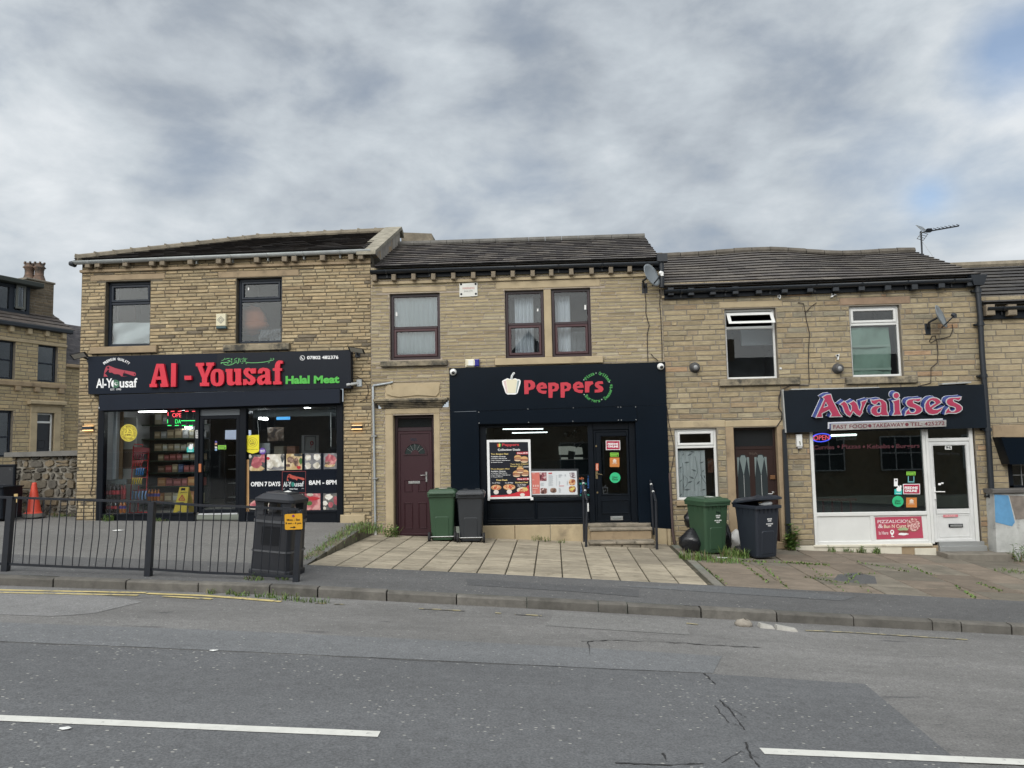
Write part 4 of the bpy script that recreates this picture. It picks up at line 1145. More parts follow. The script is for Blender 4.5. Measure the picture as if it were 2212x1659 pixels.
AO = [(sup(115,638,196,252,.78),[sup(103,635,52,160,.6)]),
      ([(355,390),(555,385),(550,720),(575,775),(620,770),(640,720),(640,475),(600,470),(600,380),(800,378),(800,765),(815,768),(815,855),(650,858),(640,800),(580,860),(500,872),(420,845),(390,760),(385,480),(355,470)],[]),
      ([(1235,370),(1230,520),(1095,520),(1070,460),(1040,440),(1010,460),(1020,520),(1100,570),(1200,640),(1225,720),(1190,810),(1110,855),(1030,850),(970,810),(955,855),(860,855),(865,685),(965,685),(1000,750),(1050,765),(1080,730),(1060,690),(950,610),(880,530),(875,440),(930,370),(1020,355),(1090,385),(1120,370)],[]),
      ([(1290,520),(1290,450),(1340,380),(1450,350),(1580,370),(1640,440),(1650,740),(1680,750),(1680,835),(1520,840),(1500,800),(1430,850),(1340,850),(1280,790),(1265,700),(1300,620),(1390,570),(1505,545),(1500,470),(1465,440),(1430,460),(1415,515)],[[(1505,630),(1430,650),(1400,700),(1420,745),(1460,750),(1500,690)]]),
      ([(2010,150),(2015,230),(1945,235),(1930,300),(1930,370),(1990,370),(1990,440),(1930,440),(1930,745),(1975,750),(1975,835),(1735,840),(1735,755),(1785,745),(1785,445),(1725,440),(1725,370),(1780,365),(1790,270),(1830,180),(1900,140)],[])]
mb = MB()
yl = ySA-.075
for f, lst in (('AY1', AL),('AY2', AO)):
 for (p, hs) in lst:
  mb.poly(pts(f, p, yl), yl, ySA-.004,0,[pts(f, h, yl) for h in hs])
mb.build('raised_letters', m_red_letter, sA)
cleaver = [(425,925),(440,780),(475,610),(540,480),(620,440),(680,445),(900,540),(1200,620),(1350,645),(1760,720),(1820,760),(1835,820),(1800,880),(1740,895),(1400,780),(1280,760),(1255,900),(1200,910),(1130,840),(1050,810),(900,810),(830,770),(770,730),(690,745),(640,700),(675,620),(610,620),(470,790),(520,810),(600,920)]
chole = [sup(622,528,50,50,1,12), sup(1338,718,26,26,1,8), sup(1770,818,28,32,1,8)]
mb = MB(); flat(mb, 'LG', cleaver, ySA, ySA, .004,0, chole); flat(mb, 'LG', [(1255,895),(1480,905),(1255,912)], ySA, ySA); mb.build('cleaver_logo', mat('crimson_print', (.36,.035,.06), rough=.4), sA)
mb = MB()
put_text(mb, 'Al-Y', tq('LG', 100,1005,790,1415, ySA, -12), ySA, .004,0,.02)
put_text(mb, 'usaf', tq('LG', 1120,985,1890,1400, ySA, -12), ySA, .004,0,.02)
put_text(mb, 'EST. 1993', tq('LG', 722,1438,1180,1520, ySA, -8), ySA, .004,0,.0)
arc_text(mb, 'PREMIUM QUALITY', 'LG', 985,1000,850,90,115, ySA, ySA, True, 0,5.55,.03)
flat(mb, 'LG', [(862,1065),(850,1395),(800,1360),(760,1290),(750,1210),(775,1130),(815,1085)], ySA, ySA)
put_text(mb, '07802 482376', tq('M', 1325,190,1780,240, ySA, -6), ySA-.004,.004,0,.02)
cxp, cyp = 1257,219
mb.poly(pts('M', sup(cxp, cyp, 36,36,1,24), ySA), ySA-.008, ySA-.004,0,[pts('M', sup(cxp, cyp, 30,30,1,24), ySA)])
ribbon(mb, 'M', [(1243,203),(1244,218),(1254,230),(1270,236)],[13,8,8,13], ySA, ySA-.004)
mb.build('white_lettering', m_white_ink, sA)
mb = MB()
flat(mb, 'LG', [(868,1062)]+[(930+178*math.cos(R(a)),1230-180*math.sin(R(a))) for a in range(100,-116,-12)]+[(858,1395)], ySA, ySA)
mb.build('green_half_disc', mat('flag_green', (.035,.13,.07), rough=.45), sA)
mb = MB()
cres = [(972+75*math.cos(R(a)),1225-75*math.sin(R(a))) for a in range(110,345,18)]+[(998+62*math.cos(R(a)),1205-62*math.sin(R(a))) for a in range(330,120,-18)]
flat(mb, 'LG', cres, ySA, ySA-.004,.003); flat(mb, 'LG', sup(1010,1190,20,20,1,6), ySA, ySA-.004,.003)
mb.build('crescent', m_white_ink, sA)
mb = MB()
put_text(mb, 'Halal', tq('M', 1015,482,1365,600, ySA, -8), ySA-.004,.012,0,.045)
put_text(mb, 'Meat', tq('M', 1425,478,1795,592, ySA, -8), ySA-.004,.012,0,.045)
mb.build('green_lettering', mat('leaf_green_letter', (.07,.42,.055), rough=.4), sA)
mb = MB()
for seq, w in (([(940,190),(1010,205),(1120,212),(1300,208),(1480,190),(1640,158),(1740,130),(1762,100),(1735,75)],17),([(220,205),(330,205),(440,195),(500,160),(470,140),(420,145)],20),([(300,235),(360,272),(450,280),(540,262),(620,215),(690,190),(650,160)],18),
               ([(545,85),(530,190)],17),([(515,80),(545,190),(510,240)],13),([(745,75),(735,190)],17),([(775,85),(785,190)],15),([(925,75),(930,180)],17),([(885,60),(900,180),(820,195),(870,140)],14),([(330,110),(480,75)],15),([(610,110),(700,70)],13),
               ([(240,145),(290,140),(340,75)],12),([(700,195),(750,200),(690,240)],15),([(600,130),(690,150),(600,190)],14),([(820,110),(860,90)],13),([(1660,80),(1700,95),(1640,150)],13),([(950,110),(985,90)],12),([(820,235),(860,220)],12),([(940,240),(985,225)],12),([(215,240),(260,215)],14),([(1590,215),(1640,195)],12),([(400,228),(440,224)],14)):
 ribbon(mb, 'AY2', seq, w, ySA, ySA-.004,.003)
mb.build('green_script', mat('pale_green_script', (.12,.42,.14), rough=.4), sA)
# takeaway sign lettering (middle)
ySP = yfP
sP = thing('shop_sign', 'red takeaway lettering with a cream pepper and a ring of green words on the black front', 'sign', (fa('PP', 1100,400, ySP)[0], ySP, fa('PP', 1100,690, ySP)[1]))
pe = [(935,400),(935,430),(805,440),(830,470),(925,475),(915,530),(850,532),(770,500),(730,430),(740,370),(790,325),(850,315),(910,340)]; peh = [(800,400),(820,375),(850,370),(862,395)]
pp = [(955,325),(1080,318),(1150,350),(1160,420),(1120,480),(1040,490),(1035,610),(962,610)]; pph = [(1030,380),(1070,385),(1085,420),(1060,445),(1030,448)]
sh = lambda p, a, b: [(x+a, y+b) for (x, y) in p]
mb = MB()
for p, hs in (([(497,275),(640,275),(700,320),(712,390),(680,440),(585,470),(585,535),(505,540)],[[(578,330),(610,335),(625,380),(610,410),(580,410)]]),(pe, [peh]),(pp, [pph]),(sh(pp, 230,-5),[sh(pph, 230,-5)]),(sh(pe, 690,-15),[sh(peh, 690,-15)]),
              ([(1648,300),(1795,295),(1810,345),(1770,360),(1735,400),(1730,505),(1650,508)],[]),([(1985,295),(1995,345),(1930,345),(1910,360),(1985,400),(2002,450),(1970,495),(1900,508),(1835,508),(1835,455),(1900,450),(1915,440),(1860,410),(1835,370),(1850,320),(1900,295)],[])):
 flat(mb, 'PP', p, ySP, ySP, .012,0, hs)
mb.build('red_letters', mat('brick_red_letter', (.48,.030,.05), rough=.4, var=.08), sP)
pep_out = [(130,262),(80,290),(90,350),(150,520),(185,545),(330,545),(375,520),(430,330),(432,285),(410,258),(370,258),(330,238),(290,250),(275,265),(285,200),(328,140),(310,122),(285,135),(250,190),(240,255),(180,238)]
mb = MB(); flat(mb, 'PP', pep_out, ySP, ySP, .014); mb.build('pepper_outline', m_white_ink, sP)
mb = MB()
flat(mb, 'PP', [(160,275),(182,252),(232,268),(330,252),(368,280),(335,515),(195,520)], ySP, ySP-.014,.003,0)
flat(mb, 'PP', [(105,292),(155,278),(190,520),(165,515)], ySP, ySP-.014,.003,1)
flat(mb, 'PP', [(374,282),(412,282),(358,515),(340,518)], ySP, ySP-.014,.003,2)
flat(mb, 'PP', [(252,258),(262,195),(300,138),(314,142),(276,200),(268,262)], ySP, ySP-.014,.003,2)
mb.build('pepper_face', [mat('cream_print', (.70,.66,.50), rough=.4), mat('pink_print', (.66,.52,.50), rough=.4), mat('grey_green_print', (.30,.37,.37), rough=.4)], sP)
mb = MB()
rc = (1878,402,262)
arc_text(mb, 'Pizza', 'PP', *rc, 124,62, ySP, ySP, True, 0,9.2,.02)
arc_text(mb, 'Grilled', 'PP', *rc, 54,62, ySP, ySP, True, 0,8.2,.02)
arc_text(mb, 'Desserts', 'PP', *rc, -24,62, ySP, ySP, False, 0,8.6,.02)
arc_text(mb, 'Burgers', 'PP', *rc, -110,62, ySP, ySP, False, 0,9.6,.02)
mb.build('green_ring_words', mat('sign_green_print', (.055,.30,.07), rough=.45), sP)
mb = MB()
for (x, y) in ((1630,268),(1860,139),(2110,308),(1968,640),(1637,546)):
 flat(mb, 'PP', sup(x, y, 11,11,1,10), ySP, ySP)
mb.build('ring_dots', mat('pale_green_print', (.35,.5,.38), rough=.45), sP)
# fast-food sign (right)
ySR = YF-.16
sR, q = sign_thing('shop_sign', 'black fascia board with fancy red letters edged in silver', afas, ySR, .15)
mb = MB(); mb.quadp(q, ySR, YF-.01)
mb.build('panel', gloss('weathered_black_board', (.005,.009,.015),.38, var=.2, vscale=1.5, spec=.22), sR)
mb = MB()
e = lambda x, y: fa('G', x, y, ySR)
mb.quadp((e(108,118), e(120,118), e(147,495), e(136,495)), ySR+.01, YF, 0)
mb.quadp((e(185,112), e(955,96), e(955,104), e(185,122)), ySR+.01, YF, 0)
mb.quadp((e(1500,62), e(1750,50), e(1750,62), e(1500,76)), ySR-.01, YF, 0)
mb.build('edge_trim', mat('dull_aluminium_trim', (.42,.43,.42), rough=.45, metal=.4, var=.2), sR)
Sp = [(930,275),(920,320),(870,350),(800,330),(740,320),(715,350),(730,400),(800,430),(900,480),(960,540),(960,600),(900,660),(800,695),(680,690),(580,695),(525,715),(545,640),(610,570),(625,630),(680,670),(760,660),(810,610),(800,550),(740,520),(640,500),(580,460),(550,400),(570,340),(620,305),(700,290),(800,290)]
AW = [('AW1', [(185,825),(270,640),(425,300),(370,250),(470,190),(590,175),(640,330),(760,560),(850,740),(910,805),(600,810),(635,735),(555,605),(330,715),(345,820)],[[(455,385),(390,555),(520,505)]]),
      ('AW1', [(875,455),(985,375),(1060,440),(1100,530),(1130,640),(1180,690),(1215,590),(1205,490),(1140,430),(1260,362),(1330,420),(1375,500),(1400,600),(1450,660),(1480,560),(1500,470),(1485,385),(1650,330),(1580,470),(1500,660),(1515,685),(1440,795),(1350,750),(1290,690),(1240,650),(1220,700),(1155,805),(1080,770),(1010,690),(970,560),(930,480)],[]),
      ('AW1', [(1770,340),(1850,345),(1930,328),(2010,315),(2100,335),(2190,400),(2215,480),(2220,650),(2260,770),(2080,770),(2065,745),(2000,780),(1920,785),(1850,765),(1785,705),(1775,620),(1810,550),(1890,510),(2040,505),(2070,480),(2050,400),(2000,370),(1950,400),(1920,440),(1870,460),(1800,420)],[[(2060,525),(1980,560),(1935,620),(1945,690),(1990,715),(2050,690)]]),
      ('AW2', [(225,340),(350,295),(360,600),(400,705),(190,715),(230,640),(215,400),(180,345)],[]),('AW2', sup(270,190,72,72,1,20),[]),
      ('AW2', Sp, []),('AW2', [(1485,375),(1440,310),(1370,270),(1280,255),(1190,275),(1110,340),(1065,430),(1060,530),(1095,620),(1170,680),(1270,695),(1380,675),(1470,610),(1530,510),(1460,555),(1370,585),(1290,580),(1225,540)],[[(1195,495),(1165,400),(1190,340),(1240,318),(1310,345),(1340,395)]]),
      ('AW2', sh(Sp, 1090,-35),[])]
yl = ySR-.10
mbs, mbr = MB(), MB()
for (f, p, hs) in AW:
 o = outset(p, 24 if f == 'AW1' else 26)
 hh = [outset(h, -16) for h in hs]
 P3, H3 = pts(f, o, yl),[pts(f, h, yl) for h in hh]
 mbs.poly(P3, yl, yl+.014,0, H3)
 d1 = (-.035,.035)
 sft = [(x-.004, z+.004) for (x, z) in P3]
 mbs.poly(sft, yl+.014, ySR-.02,1,[[(x-.004, z+.004) for (x, z) in h] for h in H3], None, 1,(-.036,.030))
 mbs.poly([(x-.041, z+.035) for (x, z) in pts(f, outset(p, 31), yl)], ySR-.022, ySR, 2,[[(x-.041, z+.035) for (x, z) in h] for h in H3])
 mbr.poly(pts(f, p, yl), yl-.004, yl, 0,[pts(f, outset(h, 6), yl) for h in hs])
mbs.build('silver_letters', [mat('brushed_silver', (.50,.50,.52), rough=.38, metal=.25), mat('blue_letter_side', (.035,.055,.20), rough=.4), mat('white_letter_rim', (.60,.62,.66), rough=.4)], sR)
mbr.build('red_letter_faces', mat('raspberry_letter_face', (.36,.035,.085), rough=.35, var=.12, vscale=3), sR)
bar = (fa('G', 520,408, yl), fa('AW2', 1632,852, yl), fa('AW2', 1632,1030, yl), fa('AW1', 605,1215, yl))
bar = (fa('AW1', 605,1022, yl), bar[1], bar[2], bar[3])
mb = MB(); mb.quadp(bar, yl, yl+.012,0)
mb.quadp([(x-.006, z+.006) for (x, z) in bar], yl+.012, ySR-.018,1); mb.quadp([(x-.035, z+.035) for (x, z) in bar], ySR-.03, ySR-.002,2)
mb.build('word_strip', [mat('scratched_silver_strip', (.36,.35,.34), rough=.4, metal=.3, var=.3, vscale=5), MATS['blue_letter_side'], MATS['white_letter_rim']], sR)
mb = MB()
def strip_text(s, u0, u1):
 L = lambda u, v: tuple((bar[0][k]*(1-u)+bar[1][k]*u)*(1-v)+(bar[3][k]*(1-u)+bar[2][k]*u)*v for k in (0,1))
 put_text(mb, s, (L(u0,.20), L(u1,.20), L(u1,.78), L(u0,.78)), yl, .004,0,.01)
 return L
strip_text('FAST FOOD', .02,.318); strip_text('TAKEAWAY', .362,.635); L = strip_text('TEL: 425272', .69,.985)
for u in (.338,.660):
 c = L(u, .5); mb.poly([(c[0]+.036*math.cos(2*math.pi*k/14), c[1]+.036*math.sin(2*math.pi*k/14)) for k in range(14)], yl-.004, yl)
mb.build('strip_words', mat('dark_red_print', (.15,.03,.045), rough=.5), sR)
# right-hand neighbour, downpipe, painted wall
houseR = thing('house', 'partly seen stone house with low dark roof and a boarded black sign, at the right edge', 'house', (11.2, YF, -.6))
rndR = random.Random(5)
XR0, XR1 = XW1+.02,15.5
zRe = at((2160,668))[1]
rw = (at((2174,950))[0], at((2290,950))[0], at((2190,1062))[1], at((2190,1000))[1])
rl = (at((2143,900))[0], XR1, at((2190,948))[1], at((2190,918))[1])
mb = MB()
stone_wall(mb, (XR0, XR1,-1.5, zRe+.3),[rl, (rw[0], rw[1], rw[2], rl[2])], YF+.02,(.115,.135),(.3,.66),.016,(.003,.012), vary((.33,.275,.18),.12), rndR, bev=.008, ribbons=0)
mb.build('wall', [m_stoneB, m_mortarC], houseR)
MB().bbox(rl[0], rl[1], YF, YF+.3, rl[2], rl[3],.01).build('lintel', m_dressA, houseR)
MB().box(XR0, XR1, YF-.03, YF+.1, at((2160,686))[1]-.03, at((2160,686))[1]+.03).build('string_course', m_dressA, houseR)
eR = at((2125,658), YF-.12); rR = at((2130,574), YR)
roof(houseR, Vector((XR0+.02, YF-.12, eR[1]+.02)), Vector((XR1, YF-.12, eR[1]+.06)), Vector((XR0+.02, YR, rR[1]-.05)), Vector((XR1, YR, rR[1]+.02)),11,.34,[(.05,.047,.045),(.06,.056,.052),(.042,.04,.04)], rndR)
mb = MB(); mb.tube([(XR0, YR, rR[1]),(XR1, YR, rR[1]+.05)],.10,8, smooth=False); mb.build('ridge_tiles', m_ridge, houseR)
gutter(houseR, (XR0+.05, YF-.14, eR[1]-.07),(XR1, YF-.14, eR[1]-.04),.08, m_gut_blk)
MB().box(XR0, XR1, YF-.05, YF+.1, eR[1]-.3, eR[1]-.06).build('fascia_board', m_black, houseR)
for x in (2136,2183):
 p = at((x, 669), YF-.1); MB().bbox(p[0]-.09, p[0]+.09, YF-.18, YF+.02, p[1]-.13, p[1]+.1,.012).build('bracket', m_brk, houseR)
mb = MB()
wy = YF+.10
mb.box(rw[0], rw[1], wy-.03, wy+.06, rw[2], rw[2]+.12); mb.box(rw[0], rw[0]+.12, wy-.03, wy+.06, rw[2], rl[2])
for k in range(1,6):
 x = rw[0]+.12+k*.19; mb.box(x, x+.012, wy, wy+.014, rw[2]+.1, rl[2],1)
for k in range(1,5):
 z = rw[2]+.12+k*.21; mb.box(rw[0]+.1, rw[1], wy+.001, wy+.013, z, z+.012,1)
w_ = mb.build('window', [m_black, mat('lead_came', (.35,.36,.36), rough=.5)], houseR)
MB().box(rw[0]+.1, rw[1], wy+.02, wy+.026, rw[2]+.1, rl[2]).build('pane', m_glass, w_)
mb = MB(); mb.add([(rw[0], wy+.9, rw[2]-.1),(rw[1], wy+.9, rw[2]-.1),(rw[1], wy+.9, rl[2]+.1),(rw[0], wy+.9, rl[2]+.1)],[(0,1,2,3)]); mb.build('room', m_dark, w_)
MB().bbox(rw[0]-.1, rw[1], YF-.10, YF+.1, rw[2]-.10, rw[2],.01).build('sill', m_black, houseR)
q = [(2163,944),(2300,944),(2300,1003),(2182,1003)]
sB = thing('sign_box', 'blank black projecting sign box over the leaded window at the right edge', 'sign', (at((2215,1000))[0], YF, at((2200,1003))[1]))
mb = MB(); mb.quadp([at(p, YF-.3) for p in q], YF-.3, YF+.02); mb.build('casing', m_navy, sB)
wallB = thing('garden_wall', 'rendered low wall painted blue above flaking white, at the right edge', 'wall', (at((2180,1200), YF-.35)[0], YF-.3,-.6))
yb = YF-.30
mb = MB()
c0 = at((2147,1066), yb); c1 = at((2152,1200), yb); cb = at((2205,1212), yb)
mb.poly([(c1[0]+.0,-.9),(c1[0]+2.4,-.9),(c1[0]+2.4, c0[1]),(c0[0], c0[1])], yb, YF+.01)
m_rend = mat('flaking_white_render', (.42,.43,.42), rough=.85, var=.25, vscale=3, bump=.8, bscale=25, dirt=((.10,.095,.085),2.6,.56,.72))
mb.build('rendered_wall', m_rend, wallB)
mb = MB(); mb.poly([at(p, yb) for p in ((2148,1068),(2178,1070),(2192,1128),(2186,1137),(2150,1128))], yb-.006, yb+.01); mb.build('blue_paint', mat('sky_blue_masonry_paint', (.10,.27,.47), rough=.7, var=.15, vscale=5), wallB)
mb = MB(); mb.poly([at(p, yb) for p in ((2180,1070),(2230,1072),(2230,1120),(2194,1122))], yb-.005, yb+.01); mb.build('bare_stone_patch', mat('grey_brown_stone', (.19,.165,.145), rough=.9, var=.35, vscale=6), wallB)
MB().bbox(c0[0]-.05, c0[0]+2.6, yb-.06, YF, c0[1]+.0, c0[1]+.09,.015).build('coping', mat('dark_coping', (.10,.095,.09), rough=.9, var=.3), wallB)
dp = thing('downpipe', 'black cast downpipe between the two right-hand buildings', 'pipe', (at((2150,1200), YF-.12)[0], YF-.12,-.5))
P3 = lambda p, y: (at(p, y)[0], y, at(p, y)[1])
mb = MB(); mb.tube([P3(p, YF-.12) for p in ((2110,612),(2113,640),(2117,680),(2121,760),(2132,900),(2140,1030),(2146,1120),(2151,1204))],.055,10); mb.build('pipe', m_gut_blk, dp)
for p in ((2112,628),(2118,700),(2125,812),(2134,928),(2143,1072)):
 c = P3(p, YF-.12); mb = MB(); mb.tube([(c[0], c[1], c[2]-.04),(c[0], c[1], c[2]+.04)],.07,10); mb.box(c[0]-.1, c[0]+.1, c[1]+.02, YF+.01, c[2]-.015, c[2]+.015); mb.build('collar', m_gut_blk, dp)
c = P3((2110,605), YF-.14); mb = MB(); mb.hexa([(c[0]-.1, c[1]-.08, c[2]-.12),(c[0]+.1, c[1]-.08, c[2]-.12),(c[0]+.1, c[1]+.1, c[2]-.12),(c[0]-.1, c[1]+.1, c[2]-.12),(c[0]-.17, c[1]-.1, c[2]+.1),(c[0]+.17, c[1]-.1, c[2]+.1),(c[0]+.17, c[1]+.12, c[2]+.1),(c[0]-.17, c[1]+.12, c[2]+.1)]); mb.build('hopper', m_gut_blk, dp)
dp2 = thing('downpipe', 'square black downpipe beside the dark mahogany house door', 'pipe', (at((1698,1160))[0], YF-.06,-.4))
mb = MB(); a = sq('L', (1758,1795),(1805,1845),335,1650); b_ = (fa('L', 1758,335), fa('L', 1805,335), at((1707,1163)), at((1696,1163)))
mb.quadp(b_, YF-.10, YF-.02); mb.build('pipe', m_gut_blk, dp2)
dp3 = thing('downpipe', 'thin brown downpipe at the right edge of the black takeaway front', 'pipe', (at((1455,1165))[0], YF-.05,-.3))
mb = MB(); mb.tube([P3(zz('S', 1712,720), YF-.05), P3(zz('U', 180,700), YF-.05), P3(zz('U', 205,890), YF-.05)],.028,8); mb.build('pipe', mat('brown_plastic_pipe', (.085,.058,.055), rough=.5), dp3)
dp4 = thing('downpipe', 'short black downpipe joining two roof gutters', 'pipe', (at((1428,600), YF-.1)[0], YF-.1,5.3))
mb = MB(); mb.tube([P3(zz('D', 1392,505), YF-.16), P3(zz('D', 1395,560), YF-.16), P3(zz('D', 1400,700), YF-.16), P3(zz('D', 1395,780), YF-.16)],.055,8); mb.box(XP1-.1, XP1+.12, YF-.25, YF-.05, gb[1]+.55, gb[1]+.72); mb.build('pipe', m_gut_blk, dp4)
gp = thing('conduit_pipe', 'thin grey pipe running down beside the oxblood door', 'pipe', (at((811,1150), YF-.04)[0], YF-.04,.1))
mb = MB(); mb.tube([P3(zz('Q', 540,385), YF-.02), P3(zz('Q', 480,402), YF-.05), P3(zz('Q', 262,432), YF-.05), P3(zz('Q', 252,450), YF-.05), P3(zz('Q', 265,1100), YF-.05), P3(zz('X', 1865,0), YF-.05), P3(zz('X', 1876,700), YF-.05)],.024,8); mb.build('pipe', m_greypipe, gp)
for f, x, y in (('Q', 272,1168),('X', 1873,95),('X', 1874,625)):
 c = P3(zz(f, x, y), YF-.05); MB().box(c[0]-.055, c[0]+.055, YF-.085, YF-.01, c[2]-.012, c[2]+.012).build('clip', m_steel, gp)
c = P3(zz('X', 1876,690), YF-.05); mb = MB(); mb.tube([(c[0], c[1], c[2]+.06),(c[0], c[1], c[2]-.05)],.03,8); mb.build('white_end', m_white, gp)
# small fixtures on the walls
def dish(name, label, ctr, dia, yaw, lnb):
 c = P3(ctr, YF-.32)
 t = thing(name, label, 'satellite dish', (c[0], YF, c[2]), 'satellite dishes')
 ax_ = Vector((math.sin(yaw),-math.cos(yaw),.28)).normalized()
 n, prof = 22,[]
 r = dia/2
 for k in range(6):
  rr = r*k/5
  prof.append((max(rr, .001),.16*r*(rr/r)**2*1.6))
 back = [(p[0], p[1]-.012) for p in reversed(prof)]
 mb = MB(); mb.lathe(prof+back, c, ax_, n, sx=1.12); mb.build('reflector', mat('grey_dish_paint', (.20,.225,.245), rough=.5, var=.12, vscale=5), t)
 low = Vector(c)+Vector((0,0,-r*.95))
 tip = Vector(c)+ax_*r*1.25+Vector((0,0,-.34*r))
 mb = MB(); mb.tube([low+ax_*.05, tip],.014,6); mb.build('arm', m_gut_blk, t)
 mb = MB(); mb.tube([tip, tip-ax_*.05+Vector((0,0,.05))],[.05,.038],8); mb.box(tip.x-.03, tip.x+.03, tip.y-.03, tip.y+.03, tip.z-.05, tip.z+.03); mb.build('receiver', m_white if lnb else m_gut_blk, t)
 mb = MB(); mb.tube([Vector(c)-ax_*.02, Vector(c)-ax_*.12+Vector((-.05,.05,-.05)),(c[0]-.08, YF, c[2]-.18)],.022,6); mb.bbox(c[0]-.14, c[0]-.02, YF-.02, YF+.01, c[2]-.32, c[2]-.08); mb.build('wall_bracket', m_gut_blk, t)
 return t, tip
d1, tip1 = dish('satellite_dish', 'grey satellite dish under the black gutter beside the short downpipe', zz('D', 1268,655),.50, R(50), True)
d2, tip2 = dish('satellite_dish', 'grey satellite dish on the wall right of the green-curtained window', zz('F', 1280,1105),.50, R(50), False)
def cable(label, seq, r=.009, y=YF-.028, m=None):
 mb = MB(); mb.tube([P3(zz(f, a, b), y) for (f, a, b) in seq], r, 5)
 return tag(mb.build('cable', m or m_cable), label, 'cable')
cable('dark cable hanging from the dish under the gutter down to the black shopfront', [('D', 1195,690),('D', 1205,730),('D', 1192,770),('D', 1215,840),('D', 1226,950),('D', 1225,1060),('D', 1245,1140),('D', 1262,1190),('D', 1245,1260),('D', 1240,1300),('D', 1242,1450),('D', 1248,1590)])
cable('straight dark cable down the joint between the two right-hand shops', [('D', 1372,800),('D', 1382,860),('D', 1375,950),('D', 1388,1120),('D', 1400,1420),('D', 1402,1575)])
cable('long loose cable drooping beside the lace-curtained ground floor window', [('L', 92,0),('L', 125,250),('L', 195,560),('L', 200,700),('L', 170,870),('L', 148,960)],.008)
cable('dark cable wandering down the wall between the two white upstairs windows', [('E', 1500,806),('E', 1560,815),('E', 1580,915),('E', 1590,1000),('E', 1625,1140),('E', 1615,1300),('E', 1612,1450),('E', 1622,1660),('G', 340,60),('G', 335,85),('G', 180,82),('G', 100,120),('G', 80,210)],.009)
cable('short spur of cable beside the longer cable near the eaves', [('E', 1582,915),('E', 1640,850),('E', 1700,806)],.007)
cable('brown cable looping below the right-hand satellite dish', [('F', 1430,1180),('F', 1438,1240),('F', 1410,1310),('F', 1340,1330),('F', 1260,1345),('F', 1195,1385),('F', 1182,1365),('F', 1210,1310),('F', 1245,1305),('F', 1265,1370),('F', 1275,1500),('F', 1268,1600),('F', 1200,1655),('G', 1400,62),('G', 1290,90)],.009)
cable('coiled black cable left of the silver-lettered fascia', [('G', 95,120),('G', 82,180),('G', 75,280),('G', 105,325),('G', 100,380),('G', 60,440)],.012)
cable('thin cable arc beside the grey doorbell camera', [('M', 1985,492),('M', 2060,490),('M', 2140,545),('M', 2200,620),('M', 2215,720),('M', 2180,820),('M', 2090,855)],.007)
cable('drooping cable below the left lamp on the stone pier', [('P', 20,460),('P', 60,480),('P', 70,620),('P', 55,900),('P', 50,1150),('P', 20,1260),('P', 35,1310),('P', 55,1290)],.008)
cable('short dark cable into the corner of the black front', [('D', 1280,1502),('D', 1310,1540),('D', 1360,1580)],.01, YF-.05)
def alarm():
 r = sq('B', 140,248,1065,1200, YF-.09)
 t = thing('alarm_box', 'cream burglar alarm box between the two grey upstairs windows', 'alarm box', ((r[0]+r[1])/2, YF, r[2]))
 MB().bbox(r[0], r[1], YF-.10, YF-.01, r[2], r[3],.012).build('casing', mat('cream_plastic', (.62,.58,.42), rough=.5), t)
 MB().bbox(r[0], r[1], YF-.095, YF-.01, r[2]-.055, r[2],.008).build('strobe_base', mat('dark_teal_plastic', (.03,.07,.08), rough=.3), t)
 mb = MB(); c = ((r[0]+r[1])/2,(r[2]+r[3])/2)
 dm = lambda k: [(c[0]+k, c[1]),(c[0], c[1]+k),(c[0]-k, c[1]),(c[0], c[1]-k)]
 mb.poly(dm(.085), YF-.103, YF-.10,0,[dm(.066)]); mb.poly(dm(.045), YF-.103, YF-.10,0,[dm(.028)])
 mb.build('emblem', mat('grey_print', (.2,.2,.17), rough=.5), t)
 r = sq('C', 1193,1340,1556,1645, YF-.09)
 t = thing('alarm_box', 'white and blue alarm box on top edge of the black shopfront', 'alarm box', ((r[0]+r[1])/2, YF, r[2]))
 MB().bbox(r[0], r[1], YF-.09, YF-.01, r[2], r[3],.04).build('casing', mat('ivory_plastic', (.66,.62,.48), rough=.5), t)
 MB().bbox(r[1]-.10, r[1]+.01, YF-.095, YF-.01, r[2]+.01, r[3]-.01,.02).build('blue_strobe', mat('blue_lens', (.02,.02,.22), rough=.2), t)
 MB().bbox(r[0]+.07, r[1]-.11, YF-.098, YF-.08, r[2]+.03, r[3]-.03,.004).build('label_plate', m_white, t)
 r = sq('L', (1968,1978),(2052,2062),403,612, YF-.05)
 t = thing('alarm_box', 'narrow white wall box under the left end of the red-lettered fascia', 'alarm box', ((r[0]+r[1])/2, YF, r[2]))
 MB().bbox(r[0], r[1], YF-.09, YF-.01, r[2]+.04, r[3],.012).build('casing', m_white, t)
 MB().bbox(r[0]+.02, r[1]-.01, YF-.085, YF-.01, r[2], r[2]+.04,.008).build('base_cap', mat('grey_plastic', (.4,.4,.4), rough=.5), t)
 c = fa('L', 2022,532, YF-.09); mb = MB(); mb.tube([(c[0], YF-.10, c[1]+.04),(c[0]+.01, YF-.10, c[1]-.04)],.009,5); mb.build('mark', mat('olive_print', (.1,.11,.06), rough=.5), t)
alarm()
def dome_cam(f, x, y, label):
 c = P3(zz(f, x, y), YF-.10)
 t = thing('security_camera', label, 'security camera', (c[0], YF-.06, c[2]), 'white dome cameras on the black front')
 mb = MB(); mb.lathe([(.001,.11),(.045,.10),(.068,.075),(.074,.04),(.074,0)],(c[0], YF-.06, c[2]),(0,-1,-.15),16); mb.build('housing', m_white, t)
 mb = MB(); mb.lathe([(.036,0),(.032,.01),(.001,.02)],(c[0]+.01, YF-.06-.098, c[2]-.024),(.1,-1,-.35),14); mb.build('lens', gloss('black_lens', (.01,.01,.012),.1), t)
